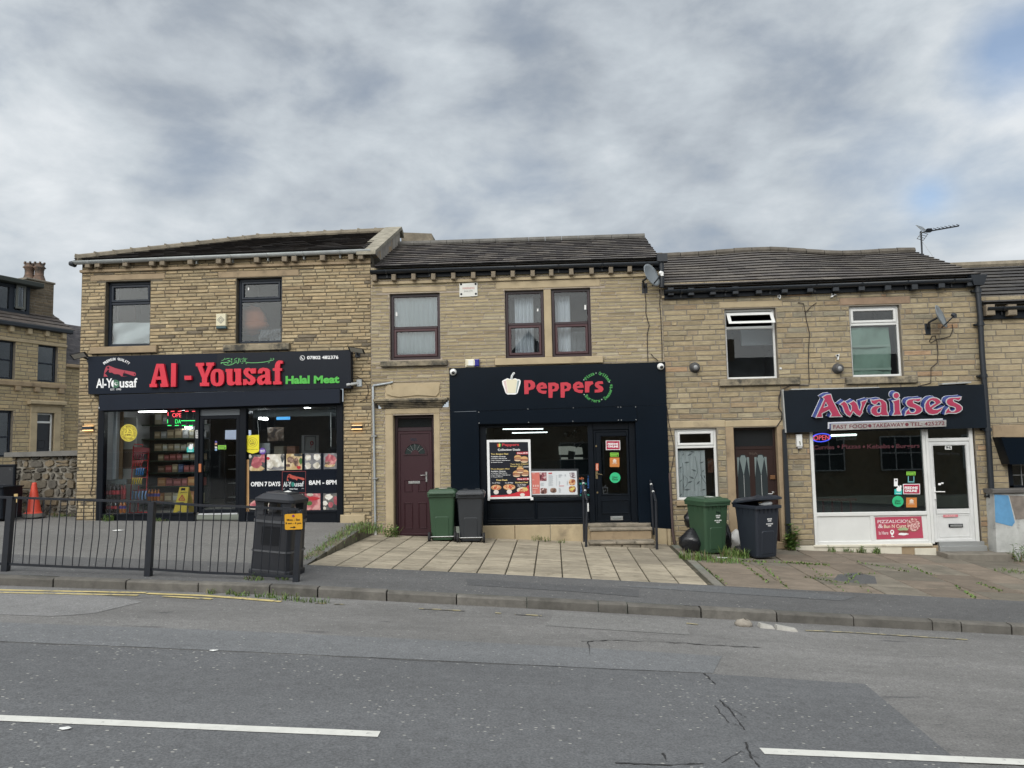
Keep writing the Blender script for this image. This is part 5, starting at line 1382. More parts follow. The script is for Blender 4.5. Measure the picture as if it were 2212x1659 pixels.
dome_cam('K', 84,158, 'white dome camera at the top left corner of the black front'); dome_cam('K', 2093,104, 'white dome camera at the top right corner of the black front')
c = P3(zz('M', 2050,590), YF-.06)
t = thing('security_camera', 'grey bracketed camera on the stone pier right of the charcoal fascia', 'security camera', (c[0], YF, c[2]-.1))
mb = MB(); mb.bbox(c[0]-.02, c[0]+.10, YF-.05, YF, c[2]-.07, c[2]+.09,.012); mb.build('back_box', m_greypipe, t)
mb = MB(); mb.tube([(c[0]-.02, YF-.06, c[2]),(c[0]-.08, YF-.16, c[2]-.02),(c[0]-.19, YF-.22, c[2]-.04)],[.03,.035,.03],10); mb.build('camera_body', mat('pale_grey_plastic', (.5,.52,.52), rough=.4), t)
mb = MB(); mb.lathe([(.035,0),(.03,.02)],(c[0]+.0, YF-.05, c[2]),(0,-1,0),10); mb.build('knob', m_steel, t)
def flood(f, x, y, label, sx):
 c = P3(zz(f, x, y), YF-.3)
 t = thing('floodlight', label, 'floodlight', (c[0], YF, c[2]), 'flat floodlights at the ends of the charcoal fascia')
 h, w = .10,.17
 tl = R(28)
 Pn = lambda a, b, d: (c[0]+a, c[1]-b*math.sin(tl)*1.6-d*math.cos(tl)*.3, c[2]+b*math.cos(tl)*.55-d*.04-sx*a*.18)
 mb = MB(); mb.hexa([Pn(-w, -h, 0), Pn(w, -h, 0), Pn(w, -h, .12), Pn(-w, -h, .12), Pn(-w, h, 0), Pn(w, h, 0), Pn(w, h, .12), Pn(-w, h, .12)]); mb.build('casing', m_gut_blk, t)
 mb = MB(); mb.hexa([Pn(-w*.82,-h*.8,.12), Pn(w*.82,-h*.8,.12), Pn(w*.82,-h*.8,.135), Pn(-w*.82,-h*.8,.135), Pn(-w*.82, h*.8,.12), Pn(w*.82, h*.8,.12), Pn(w*.82, h*.8,.135), Pn(-w*.82, h*.8,.135)]); mb.build('lens', mat('pale_lamp_lens', (.45,.44,.40), rough=.3), t)
 mb = MB(); mb.tube([c, (c[0]-sx*.05, YF-.03, c[2]-.06)],.022,6); mb.box(c[0]-sx*.05-.05, c[0]-sx*.05+.05, YF-.04, YF, c[2]-.12, c[2]); mb.build('bracket', m_gut_blk, t)
flood('O', 868,140, 'flat floodlight left of the charcoal fascia', -1); flood('M', 2045,108, 'flat floodlight right of the charcoal fascia', 1)
def updown(f, x0, x1, y0, y1, label):
 r = sq(f, x0, x1, y0, y1, YF-.08)
 t = thing('wall_lamp', label, 'wall lamp', ((r[0]+r[1])/2, YF, r[2]), 'up and down lamps on the stone piers')
 MB().bbox(r[0], r[1], YF-.10, YF+.0, r[2], r[3],.01).build('casing', gloss('grey_black_lamp', (.02,.022,.027),.4), t)
 for z0, z1, k in ((r[2]-.012, r[2]+.001,0),(r[3]-.001, r[3]+.006,1)):
  mb = MB(); n = 4
  for i in range(n):
   x = r[0]+(r[1]-r[0])*(i+.5)/n; mb.box(x-.022, x+.022, YF-.075, YF-.02, z0, z1)
  mb.build('warm_bulb', mat('warm_lamp', (1.0,.62,.28), emit=3.0), t)
updown('O', 893,1002,908,948, 'small black lamp glowing up and down on the left stone pier'); updown('N', 1965,2115,95,140, 'small black lamp glowing up and down on the right stone pier')
for f, x, y, lab in (('E', 372,1513, 'grey round flue vent left of the open white window'),('E', 1928,1525, 'grey round flue vent left of the green-curtained window')):
 c = P3(zz(f, x, y), YF)
 t = thing('flue_vent', lab, 'vent', (c[0], YF, c[2]), 'round flue vents on the weathered wall')
 mb = MB(); mb.lathe([(.115,0),(.115,.02),(.085,.03),(.085,.14),(.06,.15),(.001,.12)], c, (0,-1,0),18); mb.build('flue', mat('grey_black_flue', (.06,.06,.062), rough=.5), t)
 mb = MB(); mb.lathe([(.052,0),(.045,.016),(.001,.018)],(c[0], YF-.125, c[2]),(0,-1,0),14); mb.build('grille', mat('grey_grille', (.3,.31,.32), rough=.5), t)
def brkt(f, x, y, seq, lab):
 mb = MB(); c = P3(zz(f, x, y), YF-.05)
 mb.poly([fa(f, a, b, YF-.05) for (a, b) in seq], YF-.06, YF-.02)
 mb.box(c[0]-.02, c[0]+.02, YF-.03, YF, c[2]-.02, c[2]+.02)
 mb.lathe([(.022,0),(.02,.012)],(c[0], YF-.06, c[2]+.01),(0,-1,0),8,1)
 solo(mb, 'cable_bracket', [m_white, m_black], lab, 'bracket', 'white hooked brackets on the weathered wall')
brkt('E', 1292,742,[(1275,728),(1312,720),(1312,750),(1300,772),(1290,745)], 'white hooked bracket above the open white window')
brkt('E', 1880,722,[(1865,705),(1920,722),(1885,730),(1880,745),(1850,748),(1868,728)], 'white bent bracket just under the eaves cornice')
brkt('E', 1928,1388,[(1905,1378),(1950,1362),(1940,1428),(1925,1425),(1930,1405)], 'white hooked bracket above the right flue vent')
r = sq('E', 1300,1320,1513,1533, YF-.03); solo(MB().bbox(r[0], r[1], YF-.04, YF, r[2], r[3],.005), 'cable_clip', m_white, 'tiny white clip beside the open white window', 'clip')
q = [zz('C', 1130,738), zz('C', 1326,727), zz('C', 1327,872), zz('C', 1132,882)]
wp, q = sign_thing('warning_sign', 'faded white warning plate between the brown upstairs windows', q, YF-.03,.03)
mb = MB(); mb.quadp(q, YF-.03, YF-.012); mb.build('plate', mat('faded_white_plate', (.62,.62,.58), rough=.5, var=.08), wp)
mb = MB(); put_text(mb, 'WARNING', tq('C', 1160,778,1295,802, YF-.03,-6), YF-.03,.003,0,.02); mb.build('red_words', mat('faded_red_print', (.52,.28,.25), rough=.5), wp)
mb = MB(); put_text(mb, '24 HR CCTV', tq('C', 1180,812,1275,830, YF-.03,-3), YF-.03,.003); mb.build('grey_words', mat('faded_grey_print', (.25,.26,.24), rough=.5), wp)
mb = MB()
for x, y in ((1148,745),(1307,741),(1151,852),(1310,848)):
 c = fa('C', x, y, YF-.03); mb.lathe([(.025,0),(.02,.01)],(c[0], YF-.03, c[1]),(0,-1,0),8)
mb.build('bolts', m_black, wp)
c0 = P3(zz('F', 1100,420), YR-.6)
ae = thing('tv_aerial', 'thin television aerial on a pole at the right end of the roof', 'aerial', c0)
top = P3(zz('F', 1090,165), YR-.6); pa = P3(zz('F', 1078,185), YR-.6); pb = P3(zz('F', 1502,110), YR-1.3)
mb = MB(); mb.tube([(c0[0], c0[1], c0[2]-.3), top],.022,6); mb.build('mast', m_gut_blk, ae)
mb = MB(); mb.tube([pa, pb],.018,5); mb.build('boom', m_gut_blk, ae)
A3, B3 = Vector(pa), Vector(pb); dr_ = (B3-A3).normalized(); sd_ = dr_.cross(Vector((0,0,1))).normalized()
for k in range(8):
 p = A3.lerp(B3,.32+.66*k/7); mb = MB(); l = .13-.008*k; mb.tube([p+Vector((0,0,.03))+sd_*l, p+Vector((0,0,.03))-sd_*l],.008,4); mb.tube([p, p+Vector((0,0,.04))],.006,4); mb.build('director', m_gut_blk, ae)
p = A3.lerp(B3,.13)
mb = MB()
for s in (-1,1):
 for k in range(4):
  q1 = p+Vector((0,0, s*(.03+.045*k)))-dr_*(.04*k); mb.tube([q1-sd_*.16, q1+sd_*.16],.008,4)
 for w in (-.15,.15):
  mb.tube([p+sd_*w+Vector((0,0, s*.02)), p+sd_*w+Vector((0,0, s*.17))-dr_*.12],.007,4)
mb.build('reflector', mat('aerial_grey', (.2,.21,.2), rough=.5), ae)
mb = MB(); p = A3.lerp(B3,.24); mb.box(p.x-.05, p.x+.05, p.y-.05, p.y+.05, p.z-.02, p.z+.06); mb.build('junction_box', m_black, ae)
mb = MB(); mb.tube([P3(zz('F', 1102,275), YR-.6), P3(zz('F', 1225,450), YR-1.5)],.008,4); mb.build('stay_wire', mat('wire_grey', (.4,.42,.44), rough=.5), ae)
# ground, road, pavement
def asphalt(name, base, chips=0.0, blot=.18, tone=(1,1,1), fine=.35, dark=None):
 m = bpy.data.materials.new(name)
 m.use_nodes = True
 t = m.node_tree
 b = t.nodes['Principled BSDF']
 b.inputs['Roughness'].default_value = .85
 b.inputs['Specular IOR Level'].default_value = .35
 tc = N(t, 'ShaderNodeTexCoord')
 def noise(sc, det, rough=.6, st=None):
  n = N(t, 'ShaderNodeTexNoise', i_Scale=sc, i_Detail=det, i_Roughness=rough)
  if st:
   mp_ = N(t, 'ShaderNodeMapping'); mp_.inputs['Scale'].default_value = st; lk(t, tc.outputs['Object'], mp_.inputs[0]); lk(t, mp_.outputs[0], n.inputs['Vector'])
  else:
   lk(t, tc.outputs['Object'], n.inputs['Vector'])
  return n
 base_ = N(t, 'ShaderNodeRGB'); base_.outputs[0].default_value = (*base, 1)
 cur = base_.outputs[0]
 for sc, det, lo, hi, st in ((55,3,1-fine, 1+fine*1.3, None),(9,4,1-fine*.35,1+fine*.35, None),(.9,5,1-blot, 1+blot, (.45,1.3,1)),(.22,3,1-blot*.6,1+blot*.6,(.4,1.5,1))):
  n = noise(sc, det, .65, st)
  r_ = ramp(t, [(.28,(lo,)*3),(.72,(hi,)*3)]); lk(t, n.outputs[0], r_.inputs[0])
  mm = N(t, 'ShaderNodeMixRGB', blend_type='MULTIPLY', i_0=1.0); lk(t, cur, mm.inputs[1]); lk(t, r_.outputs[0], mm.inputs[2]); cur = mm.outputs[0]
 if chips > 0:
  v = N(t, 'ShaderNodeTexVoronoi', i_Scale=22.0, i_Randomness=1.0)
  mpv = N(t, 'ShaderNodeMapping'); mpv.inputs['Scale'].default_value = (.75,1.25,1); lk(t, tc.outputs['Object'], mpv.inputs[0]); lk(t, mpv.outputs[0], v.inputs['Vector'])
  c1 = N(t, 'ShaderNodeMath', operation='LESS_THAN', i_1=.22); lk(t, v.outputs['Distance'], c1.inputs[0])
  sr_ = N(t, 'ShaderNodeSeparateColor'); lk(t, v.outputs['Color'], sr_.inputs[0])
  nb = noise(.75,3,.6,(.8,1.1,1))
  rb_ = ramp(t, [(.46,(.03,)*3),(.70,(chips,)*3)]); lk(t, nb.outputs[0], rb_.inputs[0])
  c2 = N(t, 'ShaderNodeMath', operation='LESS_THAN'); lk(t, sr_.outputs[0], c2.inputs[0]); lk(t, rb_.outputs[0], c2.inputs[1])
  c3 = N(t, 'ShaderNodeMath', operation='MULTIPLY'); lk(t, c1.outputs[0], c3.inputs[0]); lk(t, c2.outputs[0], c3.inputs[1])
  mm = N(t, 'ShaderNodeMixRGB', i_2=(.38,.375,.35,1)); lk(t, c3.outputs[0], mm.inputs[0]); lk(t, cur, mm.inputs[1]); cur = mm.outputs[0]
 if dark:
  n = noise(dark[0],4,.55,(.55,1.7,1))
  r_ = ramp(t, [(dark[1],(0,0,0)),(dark[1]+.05,(1,1,1))]); lk(t, n.outputs[0], r_.inputs[0])
  mm = N(t, 'ShaderNodeMixRGB', blend_type='MULTIPLY', i_2=(.62,.62,.64,1)); lk(t, r_.outputs[0], mm.inputs[0]); lk(t, cur, mm.inputs[1]); cur = mm.outputs[0]
 lk(t, cur, b.inputs['Base Color'])
 nb = noise(70,4)
 bp = N(t, 'ShaderNodeBump', i_Strength=.5, i_Distance=.01); lk(t, nb.outputs[0], bp.inputs['Height']); lk(t, bp.outputs[0], b.inputs['Normal'])
 return m
structure(MB().add([(-400,-400,-3.6),(400,-400,-3.6),(400,400,-3.6),(-400,400,-3.6)],[(0,1,2,3)]), 'ground', mat('far_ground', (.12,.13,.10), rough=.95, var=.2, vscale=.2))
XS = sorted(set([x for x, _ in ZK]+[-20,-14,-10.6,-6,-2.4,1.2,4.6,9,12,16,22]))
def sheet(mb, xs, ys, dz=0.0, zone=None):
 vs = [(x, y, ground(x, y, zone)+dz) for y in ys for x in xs]
 n = len(xs)
 mb.add(vs, [(j*n+i, j*n+i+1,(j+1)*n+i+1,(j+1)*n+i) for j in range(len(ys)-1) for i in range(n-1)])
 return mb
structure(sheet(MB(), XS, [-9,-4,0,4.3,7,9, YK]), 'road', asphalt('worn_road', (.165,.163,.160),.10,.22, dark=(2.4,.66)))
m_lane = asphalt('lane_asphalt', (.118,.122,.128),.60,.10)
m_strip = asphalt('patched_asphalt', (.150,.156,.163),.12,.10)
m_brownroad = asphalt('brown_grey_asphalt', (.165,.160,.152),.10,.10)
def patch(a, b, dz, name, m, nu=40, nv=6):
 """sheet between two polylines of photo points lying on the ground"""
 def samp(pl, t):
  L = [math.hypot(pl[i+1][0]-pl[i][0], pl[i+1][1]-pl[i][1]) for i in range(len(pl)-1)]
  s = t*sum(L)
  for i, l in enumerate(L):
   if s <= l or i == len(L)-1:
    k = s/l if l else 0
    return (pl[i][0]+(pl[i+1][0]-pl[i][0])*k, pl[i][1]+(pl[i+1][1]-pl[i][1])*k)
   s -= l
 mb = MB()
 vs = []
 for j in range(nv+1):
  for i in range(nu+1):
   p = samp(a, i/nu); q = samp(b, i/nu)
   P_, Q_ = og(p), og(q)
   w = P_.lerp(Q_, j/nv)
   vs.append((w.x, w.y, ground(w.x, w.y)+dz))
 n = nu+1
 mb.add(vs, [((j+1)*n+i, (j+1)*n+i+1, j*n+i+1, j*n+i) for j in range(nv) for i in range(nu)])
 return structure(mb, name, m)
patch([(-500,1368),(0,1388),(500,1409),(1000,1432),(1530,1456),(1868,1478)],[(-900,2500),(300,2600),(1200,2700),(1700,2700),(2300,2500),(2070,1645)],.004, 'road_resurfaced_lane', m_lane, 40,10)
patch([(-500,1326),(0,1345),(500,1363),(1000,1386),(1300,1402),(1560,1418)],[(-500,1366),(0,1386),(500,1407),(1000,1430),(1300,1445),(1540,1455)],.004, 'road_patch', m_strip)
patch([(-300,1262),(0,1272),(150,1276),(310,1300)],[(-300,1315),(0,1328),(120,1332),(205,1325)],.004, 'road_patch', asphalt('pale_patch', (.20,.20,.20),.3,.12),16,5)
patch([(1200,1322),(1330,1330),(1480,1342)],[(1180,1352),(1330,1362),(1490,1372)],.004, 'road_patch', asphalt('light_patch', (.185,.184,.18),.15,.12),14,4)
mb = MB()
rk = random.Random(3)
jx = sorted(at(p, YK)[0] for p in ((115,1249),(272,1256),(428,1260),(582,1266),(686,1270),(835,1278),(986,1287),(1138,1296),(1292,1305),(1355,1309),(1514,1318),(1678,1327),(1844,1336),(2014,1344),(2076,1347),(2185,1351)))
while jx[0] > -16: jx.insert(0, jx[0]-.92)
while jx[-1] < 16: jx.append(jx[-1]+.92)
for a, b in zip(jx, jx[1:]):
 g = .006+rk.random()*.006
 dz = rk.uniform(-.006,.006)
 za, zb_ = lin(ZK, a)+dz, lin(ZK, b)+dz+rk.uniform(-.004,.004)
 pr = [(YK+.0,-.30),(YK+.0,-.022),(YK+.012,-.004),(YK+.03,.0),(YK+.14,.003),(YK+.14,-.30)]
 k = rk.uniform(.62,.85)
 vs = [(a+g, y, za+z) for (y, z) in pr]+[(b-g, y, zb_+z) for (y, z) in pr]
 mb.add(vs, [(i, (i+1) % 6,(i+1) % 6+6, i+6)[::-1] for i in range(6)]+[tuple(range(6)), tuple(reversed(range(6,12)))],0,(.175*k, .165*k, .148*k))
mb.box(-16,16, YK+.02, YK+.13,-1.6,-1.2,0,(.02,.02,.02))
structure(mb, 'kerb', mat('kerb_concrete', (1,1,1), rough=.9, col=True, var=.3, vscale=5, bump=.6, bscale=60, dirt=((.055,.053,.046),2.0,.50,.75)))
mb = MB(); sheet(mb, XS, [YK+.008, YK+.03],-.06); structure(mb, 'kerb_bedding', mat('black_joint_soil', (.03,.028,.022), rough=.95))
structure(sheet(MB(), XS, [YK+.138,11,11.6, YE]), 'pavement', asphalt('pavement_asphalt', (.105,.106,.108),.14,.16))
mb = MB(); sheet(mb, [x for x in XS if x < -4]+[-3.99],[YE, 13,14,15, YF+.3],0, 'L'); sheet(mb, [-30,-20,-14,-10.7],[YF+.3,30,60],0, 'L')
structure(mb, 'forecourt', asphalt('forecourt_asphalt', (.155,.153,.148),.10,.16))
patch([(1005,1250),(1250,1266),(1380,1273)],[(1010,1264),(1250,1279),(1380,1290)],.004, 'pavement_patch', asphalt('dark_pavement_patch', (.088,.09,.094),.05,.1),14,3)
patch([(1524,1266),(1700,1277),(1850,1289)],[(1330,1266),(1600,1284),(1820,1298)],.004, 'pavement_patch', MATS.get('x') or asphalt('blue_grey_patch', (.115,.12,.126),.05,.1),14,3)
mb = MB()
sheet(mb, [-3.99,-3,-1.6,0,1.2,2.46],[YE, 13,14,15, YF+.1],-.022, 'P')
nb_ = len(mb.f)
mb.c[:] = [(.05,.045,.03)]*nb_
rs = random.Random(9)
def slab(mb, x0, x1, y0, y1, zone, col, g=.010, b=.006, skew=0.0, lift=0.0):
 x0, x1, y0, y1 = x0+g, x1-g, y0+g, y1-g
 f = lambda x, y, d: (x, y, ground(x, y, zone)+d+lift)
 bt = [f(x0, y0,-.05), f(x1, y0,-.05), f(x1, y1,-.05), f(x0, y1,-.05)]
 md = [f(x0, y0,-b), f(x1, y0,-b), f(x1, y1,-b), f(x0, y1,-b)]
 tp = [f(x0+b, y0+b, .002), f(x1-b, y0+b, .002), f(x1-b, y1-b, .002), f(x0+b, y1-b, .002)]
 mb.add(bt+md+tp, [(8,9,10,11)]+[(i, (i+1) % 4,(i+1) % 4+4, i+4) for i in range(4)]+[(i+4,(i+1) % 4+4,(i+1) % 4+8, i+8) for i in range(4)],0, col)
cw = .452
yrows = [YE+.01]+[YE+.30+.455*i for i in range(9)]+[YF-.02]
for i in range(14):
 x0 = -3.97+i*cw
 for y0, y1 in zip(yrows, yrows[1:]):
  k = rs.uniform(.82,1.12)
  gry = .78 if (x0 > .6 and y0 > 13.5 and rs.random() < .6) else 1.0
  slab(mb, x0, min(x0+cw, 2.42), y0, y1, 'P', (.335*k*gry, .295*k*gry, .215*k*(gry+.05)))
structure(mb, 'slab_paving', mat('cream_imprinted_slab', (1,1,1), rough=.85, col=True, var=.26, vscale=3.2, bump=1.0, bscale=14, fine=.14, dirt=((.16,.14,.10),3.4,.54,.74), stretch=(.55,1.5,1)))
mb = MB()
sheet(mb, [2.46,4,6,7.5,9,10,12,16],[YE, 13,14,15, YF+.1],-.012, 'A')
mb.c[:] = [(.05,.06,.022)]*len(mb.f)
x = 2.62
mb.box(2.43,2.60, YE, YF, -1, ground(2.5, YE, 'A')-.2,0,(.2,.19,.17))
for yy in range(9):
 slab(mb, 2.44,2.61, YE+yy*.48, YE+yy*.48+.48, 'A', (.20*rs.uniform(.85,1.1),.185,.16))
while x < 15:
 w = rs.uniform(.70,.98)
 y = YE+.005-rs.uniform(0,.3)
 while y < YF-.02:
  l = rs.uniform(.55,1.15)
  y0, y1 = max(y, YE+.005), min(y+l, YF-.02)
  if y1-y0 > .06:
   k = rs.uniform(.82,1.15); c = (.190,.156,.122) if rs.random() < .6 else (.170,.152,.122)
   slab(mb, x, x+w, y0, y1, 'A', tuple(q*k for q in c),.009,.008, lift=rs.uniform(-.004,.006))
  y += l
 x += w
structure(mb, 'flag_paving', mat('brown_stone_flag', (1,1,1), rough=.88, col=True, var=.25, vscale=4, bump=.6, bscale=30, fine=.10, dirt=((.09,.085,.065),1.6,.55,.8), stretch=(.6,1,1)))
patch([(1810,1242),(1850,1238),(1890,1246)],[(1800,1254),(1860,1262),(1895,1262)],.008, 'tarmac_patch', asphalt('dark_tarmac_patch', (.095,.097,.10),.0,.1),8,3)
mb = MB()
for yy in range(8):
 y0, y1 = YE+yy*(YF-YE)/8, YE+(yy+1)*(YF-YE)/8-.02
 top = lambda y: ground(-4.1, y, 'L')
 mb.hexa([(-4.22, y0, top(y0)-.5),(-3.965, y0, top(y0)-.5),(-3.965, y1, top(y1)-.5),(-4.22, y1, top(y1)-.5),(-4.22, y0, top(y0)+.012),(-3.985+rs.uniform(-.03,.02), y0, top(y0)+.01-rs.uniform(0,.04)),(-3.985+rs.uniform(-.03,.02), y1, top(y1)+.01-rs.uniform(0,.04)),(-4.22, y1, top(y1)+.012)],0, None)
structure(mb, 'stone_edging', mat('worn_edging_stone', (.13,.12,.085), rough=.9, var=.35, vscale=5, bump=.8, bscale=30))
def line(a, b, w, name, m, dz=.009, nu=None):
 mb = MB()
 P_ = [og(p) for p in (a if isinstance(a[0], tuple) else [a, b])] if False else None
 A_, B_ = og(a), og(b)
 nu = nu or max(2, int((B_-A_).length/.4))
 d = (B_-A_); d.z = 0; d.normalize(); n = Vector((-d.y, d.x, 0))*w/2
 vs = []
 for i in range(nu+1):
  p = A_.lerp(B_, i/nu)
  for s in (-1,1):
   q = p+n*s*(1+rs.uniform(-.05,.05)); vs.append((q.x, q.y, ground(q.x, q.y)+dz))
 mb.add(vs, [(2*i, 2*i+2,2*i+3,2*i+1) for i in range(nu)])
 return structure(mb, name, m)
m_wline = mat('white_road_paint', (.66,.66,.62), rough=.6, var=.10, vscale=8, dirt=((.16,.16,.165),14,.60,.74))
m_yline = mat('worn_yellow_paint', (.56,.46,.20), rough=.7, var=.15, vscale=6, dirt=((.14,.138,.135),9,.52,.66))
m_yline2 = mat('flaked_yellow_paint', (.46,.40,.22), rough=.7, var=.2, vscale=6, dirt=((.15,.148,.145),9,.42,.56))
line((-400,1541),(819,1588.5),.115, 'road_line', m_wline); line((1646,1624.5),(2700,1669),.115, 'road_line', m_wline)
for a, b, w, m in (((-300,1268),(315,1281.5),.10, m_yline),((317,1283),(439,1287.6),.10, m_yline),((439,1287.6),(592,1299.5),.11, m_yline),((594,1299.5),(607,1300.8),.085, m_yline),((-300,1273),(298,1287),.08, m_yline),((352,1289),(458,1295),.08, m_yline),
                   ((680,1303.5),(702,1304.5),.05, m_yline2),((722,1305.5),(744,1306.8),.05, m_yline2),((905,1315.5),(1004,1320.5),.05, m_yline2),((1070,1325),(1083,1326),.04, m_yline2),((1112,1328),(1170,1331),.05, m_yline2),((1483,1347.5),(1509,1350),.05, m_yline2),((1740,1363),(1834,1367),.045, m_yline2),((1834,1367),(2090,1383),.045, m_yline2)):
 line(a, b, w, 'yellow_line', m)
def crack(seq, w, name='road_crack'):
 mb = MB(); rr = random.Random(len(seq))
 P_ = []
 for (a, b) in zip(seq, seq[1:]):
  n = 7
  for i in range(n):
   P_.append((a[0]+(b[0]-a[0])*i/n+rr.uniform(-2.2,2.2), a[1]+(b[1]-a[1])*i/n+rr.uniform(-1,1)))
 P_.append(seq[-1])
 G_ = [og(p) for p in P_]
 vs = []
 for i, p in enumerate(G_):
  d = G_[min(i+1, len(G_)-1)]-G_[max(0, i-1)]; d.z = 0
  if d.length < 1e-6: d = Vector((1,0,0))
  d.normalize(); n_ = Vector((-d.y, d.x, 0))*w*rr.uniform(.08,.62)/2
  for s in (-1,1):
   q = p+n_*s; vs.append((q.x, q.y, ground(q.x, q.y)+.008))
 mb.add(vs, [(2*i, 2*i+1,2*i+3,2*i+2) for i in range(len(G_)-1)]+[(2*i, 2*i+2,2*i+3,2*i+1) for i in range(len(G_)-1)])
 return structure(mb, name, MATS.get('crack') or mat('crack', (.075,.075,.077), rough=.9))
crack([(1520,1455),(1530,1465),(1545,1480)],.03); crack([(1555,1513),(1580,1540),(1608,1578)],.025); crack([(1545,1525),(1570,1560),(1595,1570)],.015); crack([(1560,1520),(1600,1545),(1612,1552)],.012); crack([(1612,1605),(1620,1635),(1640,1659)],.03); crack([(1560,1650),(1600,1625),(1640,1640)],.012)
crack([(1330,1650),(1430,1655),(1520,1652)],.035); crack([(1432,1628),(1440,1648)],.03); crack([(1255,1386),(1330,1384),(1480,1390),(1560,1396),(1645,1400)],.045); crack([(1270,1385),(1275,1420)],.02); crack([(0,1388),(400,1404),(800,1423),(1200,1441),(1530,1456)],.015)
def rock(p, r, label, name='stone', m=None, sy=.7, sz=.5):
 g = og(p); mb = MB(); mb.blob((g.x, g.y, g.z+r*sz*.5), r, r*sy, r*sz, 9,0, None, .16, int(p[0]))
 return solo(mb, name, m or mat('pale_rubble', (.30,.27,.23), rough=.9, var=.3, vscale=9), label, 'stone')
rock((1608,1352),.12, 'lone pale lump of rubble in the gutter below the kerb')
for (a, b, lab) in (((1640,1355),(1672,1358), 'left of two flat white slab pieces lying at the foot of the kerb'),((1676,1359),(1722,1364), 'right of two flat white slab pieces lying at the foot of the kerb')):
 A_, B_ = og(a), og(b); mb = MB(); z = ground(A_.x, A_.y)
 mb.hexa([(A_.x, A_.y-.05, A_.z),(B_.x, B_.y-.05, B_.z),(B_.x, B_.y+.06, B_.z),(A_.x, A_.y+.08, A_.z),(A_.x+.01, A_.y-.04, A_.z+.05),(B_.x-.02, B_.y-.04, B_.z+.035),(B_.x-.02, B_.y+.05, B_.z+.035),(A_.x+.01, A_.y+.07, A_.z+.05)])
 solo(mb, 'slab_piece', mat('dirty_white_slab', (.40,.39,.36), rough=.9, var=.2, vscale=9), lab, 'slab')
# guard railing
m_rail = mat('chipped_black_rail', (.016,.019,.026), rough=.38, var=.2, vscale=8, dirt=((.16,.16,.165),7,.66,.72))
YG = 10.86
railing = thing('guard_railing', 'chipped black pedestrian guard railing along the kerb in front of the butcher shop', 'railing', (at((330,1240), YG)[0], YG, at((330,1243), YG)[1]))
V3 = lambda p, y=YG: Vector((at(p, y)[0], y, at(p, y)[1]))
for top, bot, w in (((25,1073),(12,1227),.043),((329,1084),(320,1244),.043),((649,1101),(639,1257),.04)):
 a, b = V3(bot), V3(top); b.y = YG; a.z -= .05
 mb = MB(); mb.loft([[(p.x+dx_*w, p.y+dy_*w, p.z) for dx_, dy_ in ((-1,-1),(1,-1),(1,1),(-1,1))] for p in (a, b)])
 mb.build('post', m_rail, railing)
W_ = lambda x, y: V3(zz('W', x, y), YG-.0)
X_ = lambda x, y: V3(zz('X', x, y), YG-.0)
def barrail(pl, r, name):
 mb = MB()
 for a, b in zip(pl, pl[1:]):
  mb.loft([[(p.x, p.y+dy_*r*.8, p.z+dz_*r) for dy_, dz_ in ((-1,-1),(1,-1),(1,1),(-1,1))] for p in (a, b)])
 return mb.build(name, m_rail, railing)
t1 = [W_(-900,405), W_(0,436), W_(830,463), W_(1640,488)]; b1 = [W_(-900,1135), W_(60,1162), W_(830,1197), W_(1590,1222)]
t2 = [W_(1700,490), X_(0,388), X_(380,398), X_(640,412), X_(1040,430)]; b2 = [W_(1640,1218), X_(0,1118), X_(520,1138), X_(990,1162)]
barrail(t1,.017, 'top_rail'); barrail(b1,.017, 'bottom_rail'); barrail(t2,.017, 'top_rail'); barrail(b2,.017, 'bottom_rail')
def along(pl, x):
 for a, b in zip(pl, pl[1:]):
  if a.x <= x <= b.x: return a.lerp(b, (x-a.x)/(b.x-a.x))
 return pl[0] if x < pl[0].x else pl[-1]
def bar(tx, bx, tp, bp, fr_t, fr_b, kink):
 a = along(tp, (W_ if fr_t == 'W' else X_)(tx, 450).x); b = along(bp, (W_ if fr_b == 'W' else X_)(bx, 1180).x)
 m_ = a.lerp(b, .52)+Vector((kink, 0,0))
 mb = MB(); mb.tube([a, m_, b],.0075,6); mb.build('bar', m_rail, railing)
for i, (t_, b_) in enumerate(zip((195,300,375,480,556,665,738,845,916,1025,1092,1205,1278,1390,1462,1570),(135,245,315,425,492,602,675,785,855,967,1037,1145,1222,1327,1405,1512))):
 bar(t_, b_, t1, b1, 'W', 'W', (0,0,0,0,0,0,.01,0,.03,.02,.03,.015,.04,.01,.03,0)[i])
for i in range(6):
 bar(-60-110*i, -125-112*i, t1, b1, 'W', 'W', 0)
for t_, b_, f in ((1780,1726, 'W'),(1866,1810, 'W'),(1970,1912, 'W'),(2046,1992, 'W'),(2146,2096, 'W'),(10,-34, 'X'),(122,70, 'X'),(205,153, 'X'),(305,252, 'X'),(392,340, 'X'),(490,438, 'X'),(580,522, 'X'),(680,625, 'X'),(762,708, 'X'),(865,808, 'X'),(930,897, 'X')):
 bar(t_, b_, t2, b2, f, f, rs.choice((0,0,.02,-.01)))
q = [zz('X', 882,480), zz('X', 1083,470), zz('X', 1087,650), zz('X', 888,657)]
yp = YG-.06
pk, q = sign_thing('parking_sign', 'small yellow waiting restriction plate wired to the railing end by the litter bin', q, yp, .03)
mb = MB()
c = [(sum(p[0] for p in q)/4),(sum(p[1] for p in q)/4)]
def rr_quad(q, r):
 out = []
 for i in range(4):
  p = Vector(q[i]); a = Vector(q[i-1]); b = Vector(q[(i+1) % 4])
  u, v = (a-p).normalized()*r, (b-p).normalized()*r
  for k in range(5):
   t_ = k/4
   out.append(tuple(p+u*(1-t_)**2+v*t_**2))
 return out
Q1 = rr_quad(q, .02)
